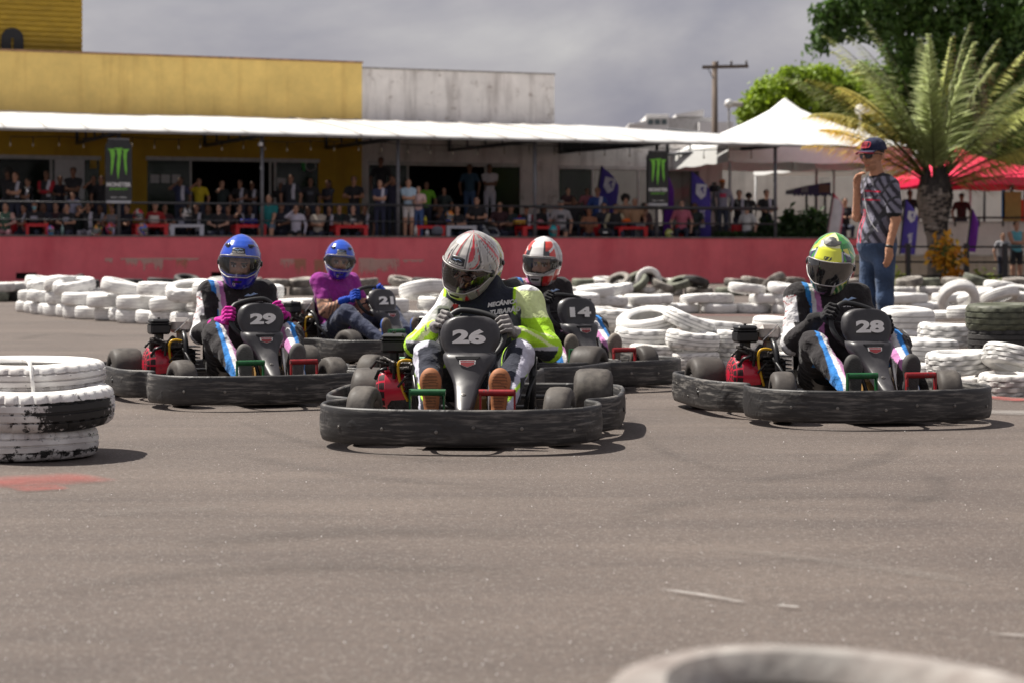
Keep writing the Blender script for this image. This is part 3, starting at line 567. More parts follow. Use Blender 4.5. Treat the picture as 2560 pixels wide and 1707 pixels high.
for j in range(10): x = -.6 + j * .133; MB().prism([(x - .06, cz - .27), (x + .06, cz - .27), (x + .04, cz - .36), (x - .04, cz - .36)], -.515, -.50).put('scallop', nvy, ks)
MB().bx(.22, .58, -.52, -.505, cz - .24, cz + .02).put('print', pm('brown print', (.16, .08, .06), .6), ks); MB().bx(-.38, -.15, -.52, -.505, cz - .24, cz - .06).put('print', pm('grey print', (.2, .2, .22), .6), ks)
for x in (-.05, .58, .27): MB().tube([(x, 0, 0), (x, 0, cz - .2)], .04, 6).put('pole', fm, ks)
MB().bx(-.3, .62, -.4, .4, .0, .75, 0, .03).put('counter', pm('black counter', (.015, .015, .02), .6), ks)
up = thing('utility_pole', 'tall wooden utility pole with a single cross-arm', 'pole', (*PT(1787, 300, 100)[:2], 0), R(-14)); wd = pm('weathered wood', (.14, .105, .085), .85, var=.3, vs_=3, stretch=(8, 8, .5)); ztp = .87 + (635 - 155) / F * 100
MB().tube([(0, 0, 0), (0, 0, ztp)], [.20, .13], 10).put('mast', wd, up, True); MB().box((.55, -.16, ztp - .28), (2.3, .12, .16)).put('cross_arm', wd, up)
for x in (.15, .85, 1.6): MB().lathe([(.02, 0), (.06, .02), (.03, .08), (.07, .1), (.05, .2), (0, .22)], 8, 0, trs((x, -.16, ztp - .2))).put('insulator', pm('brown ceramic', (.06, .045, .04), .3), up, True)
MB().tube([(-.35, -.1, ztp - .3), (0, -.1, ztp - .95)], .025, 6).put('brace', steel, up)
for lab, p, y_, d in (('white floodlight on a thin mast beside the utility pole', 1822, 262, 88), ('white floodlight on a thin mast behind the palm fronds', 2150, 277, 74)):
    q = PT(p, y_, d); t_ = thing('floodlight', lab, 'lamp', (q.x, q.y, 0), R(20)); MB().lathe([(0, -.16), (.14, -.12), (.2, .02), (.14, .18), (0, .24)], 12, 0, trs((0, 0, q.z))).put('lamp_head', pm('white lamp', (.75, .74, .72), .4), t_, True)
    MB().box((.35, 0, q.z + .02), (.6, .3, .22), 0, None, .05).put('lamp_arm', pm('pale lamp arm', (.5, .47, .43), .5), t_); MB().tube([(0, 0, 0), (0, 0, q.z - .1)], .05, 6).put('mast', pm('pale mast', (.4, .4, .4), .5), t_)
fb = thing('far_house', 'white flat-roofed house with a balcony far behind the canopy', 'house', (*PT(1680, 320, 150)[:2], 0), 0); fx = lambda p: (p - 1680) / F * 150; fzz = lambda y: .87 + (635 - y) / F * 150
wp_ = pm('far white wall', (.72, .71, .70), .7, var=.08, vs_=.4)
for (a, b_, y0, y1, dy, m_) in ((1614, 1672, 290, 330, 0, wp_), (1672, 1790, 294, 330, .3, pm('far grey wall', (.48, .47, .46), .7)), (1745, 1830, 308, 330, -1, wp_), (1570, 1612, 312, 330, -1.5, wp_)):
    MB().bx(fx(a), fx(b_), dy, dy + 8, 0, fzz(y0)).put('wall', m_, fb)
MB().prism([(fx(1690), fzz(286)), (fx(1760), fzz(274)), (fx(1760), fzz(292)), (fx(1690), fzz(292))], .2, 8).put('roof', wp_, fb); MB().prism([(fx(1568), fzz(316)), (fx(1612), fzz(306)), (fx(1612), fzz(318)), (fx(1568), fzz(318))], -1.6, 5).put('roof', wp_, fb)
for a in (1620, 1637, 1654): MB().bx(fx(a), fx(a + 13), -.05, .05, fzz(312), fzz(299)).put('window', pm('far window', (.10, .13, .14), .2), fb)
for y_ in (288, 296): MB().tube([(fx(1614), -.2, fzz(y_)), (fx(1672), -.2, fzz(y_))], .05, 5).put('balcony_rail', wp_, fb)

# ------------------------------------------------------------------ vegetation
lm1 = leafmat('broad leaves', .42); lm2 = leafmat('palm leaves', .5, .45)
bark = pm('bark', (.10, .075, .055), .9, var=.35, vs_=4, bump=.4, bs=15)
def crown_mesh(name, blobs, n, size, c_lo, c_hi, seed, flat=.75, hole=.0):
    r = np.random.RandomState(seed); wts = np.array([b[3] ** 2 for b in blobs]); wts = wts / wts.sum(); ib = r.choice(len(blobs), n, p=wts); B = np.array(blobs, float)[ib]
    d = r.normal(size=(n, 3)); d /= np.linalg.norm(d, axis=1)[:, None]; rad = B[:, 3] * (.55 + .5 * r.rand(n) ** .6); P = B[:, :3] + d * rad[:, None] * np.array((1, 1, flat))
    P += r.normal(scale=size * .8, size=(n, 3))
    nrm = d * .6 + r.normal(size=(n, 3)) * .7 + np.array((0, 0, .5)); nrm /= np.linalg.norm(nrm, axis=1)[:, None]
    t = np.cross(nrm, r.normal(size=(n, 3))); t /= np.linalg.norm(t, axis=1)[:, None]; b = np.cross(nrm, t); s = size * (.6 + .8 * r.rand(n))[:, None]
    V = np.stack([P - t * s, P + b * s * .45 + nrm * s * .12, P + t * s, P - b * s * .45 + nrm * s * .12], 1).reshape(-1, 3)
    cl = r.rand(len(blobs))[ib] * .5 + r.rand(n) * .5; col = np.array(c_lo) + (np.array(c_hi) - np.array(c_lo)) * cl[:, None]
    Q = [(4 * i, 4 * i + 1, 4 * i + 2, 4 * i + 3) for i in range(n)]; return mesh(name, V, Q, lm1, None, np.repeat(col, 4, 0))
def tree(name, label, base, h0, blobs, n, size, lo, hi, seed, cat='tree', tr=.3, group=None, tl=True):
    t_ = thing(name, label, cat, base, 0, group); put('crown', crown_mesh('crown', blobs, n, size, lo, hi, seed), t_); m_ = MB()
    m_.tube(smooth_curve([(0, 0, -.2), (.1, .05, h0 * .5), (0, 0, h0)], 4), [tr * (1 - .4 * i / 8) for i in range(9)], 9)
    r = random.Random(seed)
    for b in sorted(blobs, key=lambda b: -b[3])[:9]:
        e = Vector(b[:3]); s_ = Vector((0, 0, h0 * .85)); mid = s_.lerp(e, .5) + Vector((r.uniform(-.3, .3), r.uniform(-.3, .3), .3)); c_ = smooth_curve([s_, mid, e], 5); m_.tube(c_, [tr * .45 * (1 - .8 * i / (len(c_) - 1)) for i in range(len(c_))], 6)
    m_.put('trunk', bark, t_, True); return t_
def blobs_px(pts, d, base): return [((px - 1280) / F * (d + dd) - base[0], d + dd - base[1], CH - (py - HY) / F * (d + dd) - base[2], r) for px, py, dd, r in pts]
b0 = (20., 84., 0.)
big = [(2075, 40, -2, .75), (2130, 15, -2, 1.0), (2060, 95, -2, .5), (2045, 122, -2, .35), (2105, 75, -2, .6), (2190, 60, -1, 1.0), (2180, -20, -1, 1.2), (2250, 20, 0, 1.3), (2300, 90, 0, 1.1), (2250, 130, 1, .8), (2350, 10, 0, 1.5), (2420, 90, 0, 1.4), (2330, 170, 1, 1.1), (2480, 20, 0, 1.5), (2520, 130, -1, 1.2), (2560, 60, -1, 1.3), (2430, 190, 1, 1.3), (2530, 220, 0, 1.2), (2600, 150, 0, 1.6), (2380, 250, 2, 1.2), (2480, 290, 1, 1.2), (2570, 300, 0, 1.3), (2640, 250, 0, 1.6), (2660, 60, 0, 1.8), (2400, -80, 0, 1.6), (2560, -80, 0, 1.8), (2260, -70, 0, 1.4), (2110, -60, 0, 1.1)]
tree('shade_tree', 'huge dark green tree with a dense crown above the palm', b0, 6.5, blobs_px(big, 84, b0), 32000, .17, (.020, .050, .010), (.13, .25, .045), 11, tr=.45)
b1 = (12.6, 92., 0.)
mid = [(1862, 275, 0, .3), (1905, 222, 0, .35), (1968, 188, 0, .4), (2060, 182, 0, .35), (1930, 300, 0, .5), (1880, 240, 0, .25), (2010, 178, 0, .25), (1895, 265, 0, .8), (1940, 235, 0, 1.0), (1990, 210, 0, .9), (2040, 205, 0, .9), (2085, 215, 0, .9), (1870, 290, 0, .5), (1960, 280, 0, 1.0), (2030, 270, 0, 1.1), (2100, 260, 0, 1.1), (2150, 245, 0, 1.0), (2140, 300, 0, 1.0), (2075, 310, 0, .9), (2200, 280, 0, 1.0)]
tree('young_tree', 'bright yellow-green tree behind the white pyramid tent', b1, 5, blobs_px(mid, 92, b1), 13000, .16, (.09, .16, .012), (.38, .52, .04), 12, tr=.2)
b2 = (22., 88., 0.)
drk = [(2230, 330, 0, .9), (2300, 350, 0, 1.1), (2380, 360, 0, 1.2), (2460, 350, 0, 1.2), (2540, 360, 0, 1.2), (2600, 350, 0, 1.2), (2500, 400, 0, 1.0), (2580, 420, 0, 1.0), (2420, 410, 0, .9), (2640, 400, 0, 1.2)]
tree('shade_tree', 'dark low tree filling the gap behind the red gazebo', b2, 4, blobs_px(drk, 88, b2), 12000, .16, (.012, .03, .007), (.06, .12, .02), 13, tr=.3)
b4 = (20.5, 94., 0.)
lite = [(x_, y_, 0, r_) for x_, y_, r_ in ((2170, 190, .7), (2215, 235, .9), (2200, 290, .8), (2265, 180, .9), (2290, 250, 1.0), (2270, 320, .9), (2340, 205, 1.), (2360, 290, 1.), (2330, 360, .8), (2420, 240, 1.), (2440, 330, 1.), (2500, 200, 1.), (2510, 280, 1.1), (2550, 350, 1.), (2590, 240, 1.1), (2640, 310, 1.2), (2620, 180, 1.))]
tree('leafy_tree', 'mid green leafy tree filling the space behind the palm fronds', b4, 5, blobs_px(lite, 94, b4), 17000, .17, (.035, .075, .010), (.20, .32, .04), 15, tr=.25)
hd = [(x, 412 + 7 * math.sin(x), 0, .42) for x in range(1530, 2760, 26)]
b3 = (10., 81.5, 3.6); t_ = thing('hedge', 'light green creeper hedge growing along the top of the concrete wall', 'hedge', b3); put('foliage', crown_mesh('foliage', blobs_px(hd, 81.5, b3), 9000, .13, (.03, .06, .01), (.17, .26, .035), 14), t_)
# plants on the terrace edge: shrubs left of the wall's end
for i, (px, py, w_, rr, n, lo, hi, lab, nm) in enumerate([(1985, 560, .9, .42, 500, (.012, .03, .01), (.04, .09, .02), 'dark leafy shrub at the end of the terrace, nearest the last post', 'leafy_shrub'), (2030, 555, 1.0, .40, 460, (.012, .03, .01), (.05, .10, .02), 'dark leafy shrub between two others at the terrace end', 'leafy_shrub'), (1925, 575, .8, .3, 350, (.01, .03, .008), (.04, .09, .02), 'low dark shrub behind the last canopy post', 'leafy_shrub'), (2050, 578, .7, .3, 300, (.012, .035, .01), (.05, .11, .02), 'small dark shrub at the very end of the red wall', 'leafy_shrub')]):
    x, y = WXY(WU(px, w_), w_); z = WZ(px, py, w_); b_ = (x, y, .95); t_ = thing(nm, lab, 'shrub', b_); put('foliage', crown_mesh('foliage', [(0, 0, z - .95, rr), (.2, 0, z - 1.1, rr * .7), (-.2, 0, z - 1.15, rr * .7)], n, .13, lo, hi, 30 + i), t_)
    MB().tube([(0, 0, 0), (.02, 0, z - .95)], .03, 6).put('stem', bark, t_)
x0_, x1_ = WU(1790, .5), WU(2085, .5); r_ = np.random.RandomState(3); n_ = 2600
u_ = x0_ + (x1_ - x0_) * r_.rand(n_); P_ = np.stack([u_, .3 + .5 * r_.rand(n_), ZW + .04 + .12 * r_.rand(n_)], 1); dirs = r_.normal(size=(n_, 3)); dirs[:, 2] = np.abs(dirs[:, 2]) + .4; dirs /= np.linalg.norm(dirs, axis=1)[:, None]; sd = np.cross(dirs, r_.normal(size=(n_, 3))); sd /= np.linalg.norm(sd, axis=1)[:, None]
V = np.stack([P_ - sd * .02, P_ + sd * .02, P_ + dirs * .13], 1).reshape(-1, 3)
tag(put('groundcover', mesh('groundcover', V, [(3 * i, 3 * i + 1, 3 * i + 2) for i in range(n_)], lm1, None, np.repeat(np.array((.02, .05, .012)) * (.6 + 1.1 * r_.rand(n_))[:, None], 3, 0)), None, **TL), 'dark green ground cover along the end of the red wall', 'plants', kind='stuff')
tag(MB().bx(x0_, x1_, .24, .85, .95, ZW + .05).put('planter_soil', pm('soil', (.03, .022, .016), .95), **TL), kind='structure')

# palm
pb = Vector(((2338 - 1280) / F * 51.5, 51.5, 0)); pl = thing('palm_tree', 'stout palm with grey-green arching fronds and a ragged trunk', 'palm', pb)
zc = .87 + (635 - 452) / F * 51.5
tm = MB(); prof = [(0, .27), (.3, .24), (.9, .235), (1.3, .26), (1.6, .31), (1.9, .40), (2.3, .49), (2.6, .45), (zc, .26)]
tm.tube([(.03 * math.sin(z * 2), 0, z) for z, r in prof], [r * .92 for z, r in prof], 14); tm.put('trunk', pm('palm bark', (.17, .145, .125), .95, var=.4, vs_=5, bump=.5, bs=20), pl, True)
r_ = random.Random(4); boot = MB()
boot.prism([(-.07, 0), (.07, 0), (.05, .25), (.015, .42), (-.015, .42), (-.05, .25)], -.02, .03); bm_ = [boot.me('leaf_base', [pm('leaf base dark', (.034, .028, .026), .9, var=.4)]), boot.me('leaf_base', [pm('leaf base pale', (.22, .19, .165), .95, var=.4)])]
for i in range(150):
    z = 1.35 + 1.35 * i / 150; a = i * 2.399; rad = np.interp(z, [p[0] for p in prof], [p[1] for p in prof]); o = put('leaf_base', bm_[(r_.random() < .45) if z < 1.8 else (r_.random() < .12)], pl, (rad * .9 * math.cos(a), rad * .9 * math.sin(a), z), None, r_.uniform(.8, 1.25)); o.rotation_euler = (R(r_.uniform(8, 26)) , 0, a + PI / 2 + PI); 
def frond(az, el, ln, droop, cl, twist, seed, lf=.64):
    r = np.random.RandomState(seed); n = 46; h = Vector((math.cos(az), math.sin(az), 0)); p = Vector((0, 0, 0)); ang = el; rach = []; st = ln / n
    for i in range(n + 1): rach.append(p.copy()); p = p + (h * math.cos(ang) + Vector((0, 0, 1)) * math.sin(ang)) * st; ang -= droop / n * (.4 + 1.5 * i / n)
    V, Q, K = [], [], []; side = Vector((-h.y, h.x, 0))
    def leafl(a, b, w_, c_):
        d = (b - a); up_ = d.cross(side).normalized() if d.cross(side).length > 1e-5 else Vector((0, 0, 1)); s_ = d.cross(up_).normalized() * w_; k = len(V); m_ = a.lerp(b, .45) + up_ * .0
        V.extend([a - s_ * .5, a + s_ * .5, m_ + s_, m_ - s_, b + Vector((0, 0, -.12 * d.length))]); Q.extend([(k, k + 1, k + 2, k + 3), (k + 3, k + 2, k + 4)]); K.extend([c_] * 5)
    for i in range(5, n + 1):
        t = (rach[min(i + 1, n)] - rach[i - 1]).normalized(); nrm = side.cross(t).normalized(); f = i / n; L_ = lf * (.35 + 1.0 * math.sin(PI * min(1, f * .9 + .12))) * (1.15 - .5 * f)
        for s in (-1, 1):
            for q in (0, .5):
                base = rach[i].lerp(rach[min(i + 1, n)], q); dv = (t * .95 + side * s * (.65 + .35 * r.rand()) + nrm * (.55 + twist + .5 * r.rand()) + Vector((0, 0, -.25 * (r.rand() < .2)))).normalized()
                leafl(base, base + dv * L_ * (.85 + .3 * r.rand()), 0.027 + .010 * r.rand(), 2.5 * np.array(cl) * (.6 + .5 * r.rand()))
    mb_ = MB(); mb_.tube(rach[::4], [.032 * (1 - .85 * i / (len(rach[::4]) - 1)) for i in range(len(rach[::4]))], 5); k = len(V); V.extend(mb_.v); Q.extend(tuple(i + k for i in q) for q in mb_.f); K.extend([np.array((.16, .16, .07))] * len(mb_.v))
    return mesh('frond', V, Q, lm2, None, np.array(K))
GR, GY, OL, YE = (.20, .225, .11), (.29, .31, .13), (.27, .24, .07), (.40, .30, .02)
FR = [(175, 62, 4.0, 75, OL), (165, 50, 3.6, 75, YE), (172, 42, 3.6, 70, YE), (190, 75, 4.1, 55, GR), (150, 70, 4.2, 60, GR), (200, 50, 3.8, 85, OL), (215, 66, 3.8, 60, GR), (100, 84, 4.0, 25, GR), (60, 80, 4.2, 30, GY), (20, 76, 4.3, 40, GR), (0, 58, 4.6, 45, GY), (10, 48, 4.4, 42, GY), (-12, 40, 4.2, 50, GY), (5, 32, 4.0, 55, OL), (-5, 24, 3.6, 50, (.17, .12, .06)), (-25, 62, 4.0, 50, GR), (-60, 78, 3.8, 30, GR), (-110, 82, 3.9, 25, GR), (250, 76, 3.6, 40, GR), (185, 68, 4.4, 50, GY), (172, 52, 4.5, 55, GR), (12, 66, 4.5, 40, GY), (130, 58, 3.9, 60, OL), (40, 66, 4.2, 45, GR), (80, 70, 4.1, 40, GR), (-40, 50, 3.8, 55, GY), (182, 34, 3.3, 60, YE), (-15, 14, 3.2, 30, (.19, .14, .07)), (160, 80, 4.3, 40, GR), (30, 84, 4.4, 30, GR), (-35, 30, 3.2, 50, OL), (150, 44, 3.2, 60, YE)]
for i, (az, el, ln, dr, c_) in enumerate(FR):
    put('frond', frond(R(az), R(el), ln * (1.08 if 120 < az < 240 else .98), R(dr * .66), c_, .15, 50 + i), pl, (.10 * math.cos(R(az)), .10 * math.sin(R(az)), zc - .25 + .2 * math.sin(R(el))))
cr_ = thing('croton_bush', 'orange and yellow leaved bush at the foot of the palm', 'bush', (PT(2362, 700, 50.4).x, 50.4, 0)); pr = [(0, 0, .95, .25), (.1, 0, .7, .28), (-.1, 0, 1.1, .2), (.28, 0, .85, .2), (.2, 0, .45, .22), (.05, 0, 1.25, .15), (-.15, 0, .75, .2)]
put('foliage', crown_mesh('foliage', pr, 240, .12, (.55, .16, .01), (.85, .55, .05), 77), cr_); put('foliage', crown_mesh('foliage', pr, 170, .08, (.05, .07, .01), (.14, .16, .02), 78), cr_)
for a in (-.12, .0, .14): MB().tube([(a * .3, 0, 0), (a, 0, .7)], .02, 5).put('stem', bark, cr_)
for i, (px, lab) in enumerate(((2235, 'straggly weed at the wall foot between the fence post and the palm'), (2452, 'straggly weed at the wall foot beyond the croton bush'))):
    q = PT(px, 700, 51.8); t_ = thing('weed', lab, 'weed', (q.x, q.y, 0)); put('foliage', crown_mesh('foliage', [(0, 0, .25, .3), (.3, 0, .15, .25)], 160, .07, (.10, .14, .01), (.25, .30, .03), 90 + i), t_)

# ------------------------------------------------------------------ feather flags
def flag(px, y0, y1, d, wpx, label, col, lean=0., emblem=True, side=1, edge=None, txt=None):
    hw = wpx / F * d; z1 = CH - (y0 - HY) / F * d; z0_ = CH - (y1 - HY) / F * d; h = z1 - z0_; t_ = thing('feather_flag', label, 'flag', ((px - 1280) / F * d, d, z0_), 0, 'feather flags'); t_.rotation_euler = (0, lean, R(12))
    V = []; co = []; n = 14
    for i in range(n + 1):
        f = i / n; wd = hw * (min(1, (1 - f) * 3.2 + .02) ** .55) if f > .68 else hw; wd = max(wd, .03)
        for j in range(6): g_ = j / 5; V.append((side * (g_ * wd - hw * .5), .05 * math.sin(g_ * 4 + f * 3), h * (f if f < .68 else f - .10 * g_ * (f - .68)))); co.append(edge if edge and (j in (0, 5) or i >= n - 1) else col)
    put('cloth', mesh('cloth', V, [(i * 6 + j, i * 6 + j + 1, i * 6 + j + 7, i * 6 + j + 6) for i in range(n) for j in range(5)], pm('flag cloth', attr=True, rough=.7, var=.1), None, np.array(co), True), t_)
    MB().tube([(-side * hw * .52, 0, -min(z0_ - .9, .5) if z0_ > 1 else -z0_), (-side * hw * .52, 0, h)], .025, 6).put('pole', fm, t_); wpr = pm('white flag print', (.55, .54, .62), .7)
    if emblem:
        cz_ = h * .70; s_ = hw * .30; em = MB().prism([(-s_, cz_ - s_ * .5), (-s_ * .1, cz_ - s_ * 1.5), (s_ * .7, cz_ - s_ * .9), (s_, cz_ + s_), (-s_ * .9, cz_ + s_ * 1.1)], -.075, -.066).put('emblem', wpr, t_)
        MB().prism([(-s_ * .4, cz_ - s_ * .2), (0, cz_ + s_ * .6), (s_ * .55, cz_ + s_ * .5), (s_ * .2, cz_ + s_ * .2), (s_ * .55, cz_ - s_ * .6), (s_ * .2, cz_ - s_ * .4), (-s_ * .05, cz_ + s_ * .15)], -.082, -.076).put('emblem', pm('navy cloth', (.05, .032, .25), .7), t_)
        if txt: l_ = MB(); letters(l_, txt, Matrix.Translation((0, -.07, h * .27)) @ Matrix.Rotation(R(90), 4, 'X') @ Matrix.Rotation(R(90), 4, 'Z'), hw * .35, 1., .02); l_.put('lettering', wpr, t_)
    return t_
NV = (.060, .038, .30)
flag(1508, 418, 560, 61, 52, 'navy feather flag with white emblem, nearest the white building', NV, R(9), True, 1, None, None); flag(1752, 428, 592, 60.5, 50, 'navy feather flag with white emblem, just beyond the second can sign', NV, 0, True, 1, None, 'swift')
flag(1668, 430, 590, 61.5, 24, 'narrow purple feather flag behind the second can sign', (.16, .02, .36), R(3), False)
flag(2083, 484, 592, 59.0, 34, 'pale grey feather flag edged in red at the end of the red wall', (.52, .50, .54), R(9), False, 1, (.45, .02, .06))
flag(2268, 500, 636, 56.5, 38, 'navy feather flag with white lettering between the standing man and the palm', NV, R(6), True, 1, None, 'swift'); flag(2427, 524, 630, 54.0, 22, 'purple feather flag with orange marks in front of the pale far wall', (.16, .015, .34), R(8), False, 1, (.16, .015, .34))
# ------------------------------------------------------------------ karts
def scuffed(name, base, scuff, lo=.52, hi=.68, str_=(3, 3, 22), bmp=.4, rl=.52):
    m = bpy.data.materials.new(name); t, N, L, b = nodes(m); tcn = N.new('ShaderNodeTexCoord'); mp = N.new('ShaderNodeMapping'); mp.inputs['Scale'].default_value = str_; jv = jitter(N, L, tcn.outputs['Object']); L.new(jv, mp.inputs[0])
    def nz(s, v, d=8, ro=.65):
        n = N.new('ShaderNodeTexNoise'); n.inputs['Scale'].default_value = s; n.inputs['Detail'].default_value = d; n.inputs['Roughness'].default_value = ro; L.new(v, n.inputs['Vector']); return n.outputs[0]
    def rg(f, a, b_, c=0., d=1.):
        r = N.new('ShaderNodeMapRange'); r.inputs[1].default_value = a; r.inputs[2].default_value = b_; r.inputs[3].default_value = c; r.inputs[4].default_value = d; L.new(f, r.inputs[0]); return r.outputs[0]
    a = rg(nz(4.5, mp.outputs[0]), lo, hi); c_ = rg(nz(2.2, jv, 4), .36, .60)
    mu = N.new('ShaderNodeMath'); mu.operation = 'MULTIPLY'; L.new(a, mu.inputs[0]); L.new(c_, mu.inputs[1])
    x = N.new('ShaderNodeMix'); x.data_type = 'RGBA'; x.inputs[6].default_value = (*base, 1); x.inputs[7].default_value = (*scuff, 1); L.new(mu.outputs[0], x.inputs[0])
    L.new(x.outputs[2], b.inputs['Base Color']); L.new(rg(mu.outputs[0], 0, 1, rl, .85), b.inputs['Roughness'])
    ad = N.new('ShaderNodeMath'); ad.operation = 'ADD'; L.new(nz(5, mp.outputs[0], 6), ad.inputs[0]); L.new(rg(nz(7, jv, 3), .56, .68, 0, 2.5), ad.inputs[1])
    bu = N.new('ShaderNodeBump'); bu.inputs['Strength'].default_value = bmp; bu.inputs['Distance'].default_value = .006; L.new(ad.outputs[0], bu.inputs['Height']); L.new(bu.outputs[0], b.inputs['Normal']); return m
bump_m = scuffed('scuffed black bumper', (.018, .017, .018), (.21, .195, .18), .48, .66, (1.4, 1.4, 15), .22)
nose_m = scuffed('black nose plastic', (.032, .030, .034), (.10, .095, .098), .5, .75, (2, 2, 2), .03, .40); tyre_m = scuffed('slick rubber', (.060, .053, .049), (.15, .135, .12), .35, .75, (5, 5, 5), .05); tyre_m.node_tree.nodes['Principled BSDF'].inputs['Specular IOR Level'].default_value = .2
tube_m = pm('black frame paint', (.012, .012, .013), .35, .2, var=.3); rim_m = pm('grimy rim', (.12, .11, .105), .45, .7, var=.4, vs_=20); red_m = pm('red engine paint', (.62, .012, .045), .32, 0, var=.12, coat=.4, dirt=(.12, .02, .03), ds=9, dlo=.58, dhi=.72)
eng_m = pm('oily engine metal', (.045, .040, .038), .45, .6, var=.5, vs_=25, bump=.4, bs=60); box_m = pm('black filter plastic', (.014, .014, .015), .42, var=.3); tank_m = pm('dusty grey tank', (.34, .315, .30), .5, .3, var=.3, vs_=12, dirt=(.18, .15, .13), ds=8)
gr_m = pm('green pedal paint', (.010, .10, .03), .4, .2, var=.3, vs_=30, dirt=(.05, .06, .05), ds=30, dlo=.58); rd_m = pm('red pedal paint', (.26, .010, .014), .4, .2, var=.3, vs_=30, dirt=(.08, .04, .04), ds=30, dlo=.58); hose_m = pm('yellow fuel hose', (.62, .36, .02), .35, var=.15); bolt_m = pm('zinc bolt', (.20, .19, .18), .4, .8, var=.4); chrome = pm('bright steel', (.5, .48, .45), .25, 1., var=.2)
num_m = pm('white vinyl', (.85, .84, .82), .6, var=.05, vs_=30, dirt=(.35, .34, .35), ds=40, dlo=.66, dhi=.74); bad_m = pm('red badge', (.26, .03, .035), .5, var=.2); wht_m = pm('white enamel', (.7, .69, .67), .5, var=.1); fuel_m = pm('fuel bottle amber', (.42, .25, .09), .35, var=.3)
half = [(0, -.975), (.25, -.96), (.43, -.90), (.555, -.79), (.618, -.64), (.625, -.50), (.60, -.385), (.562, -.305), (.582, -.225), (.655, -.14), (.70, 0), (.712, .25), (.710, .55), (.685, .74), (.59, .845), (.38, .885), (0, .89)]
outl = smooth_curve(half + [(-x, y) for x, y in half[-2:0:-1]], 8, True)
def sweep_band(path, prof, wob=0., seed=0):
    n = len(path); m = len(prof); V = []; r = np.random.RandomState(seed); ph = r.rand(6) * 6
    for i in range(n):
        t = path[(i + 1) % n] - path[i - 1]; t /= np.linalg.norm(t); nn = np.array((t[1], -t[0])); s = i / n * 2 * PI
        wv = wob * (math.sin(5 * s + ph[0]) + .7 * math.sin(11 * s + ph[1]) + .5 * math.sin(23 * s + ph[2])); wz = wob * .6 * (math.sin(4 * s + ph[3]) + .6 * math.sin(13 * s + ph[4]))
        for o_, z in prof: p = path[i] + nn * (o_ + wv * (z / .2)); V.append((p[0], p[1], z + wz))
    return V, [(i * m + j, i * m + (j + 1) % m, ((i + 1) % n) * m + (j + 1) % m, ((i + 1) % n) * m + j) for i in range(n) for j in range(m)]
bprof = [(-.012, .186), (-.004, .196), (.006, .196), (.013, .188), (.012, .165), (.016, .13), (.016, .08), (.011, .052), (.004, .036), (-.008, .034), (-.013, .06), (-.010, .12)]
def wheel_prof(r, w, rin): h = w / 2; return [(rin, -h * .80), (rin + .012, -h * .96), (r - .040, -h), (r - .014, -h * .90), (r - .003, -h * .72), (r, -h * .4), (r + .001, 0), (r, h * .4), (r - .003, h * .72), (r - .014, h * .90), (r - .040, h), (rin + .012, h * .96), (rin, h * .80)]
RX = Matrix.Rotation(R(90), 4, 'Y')
KM = {}
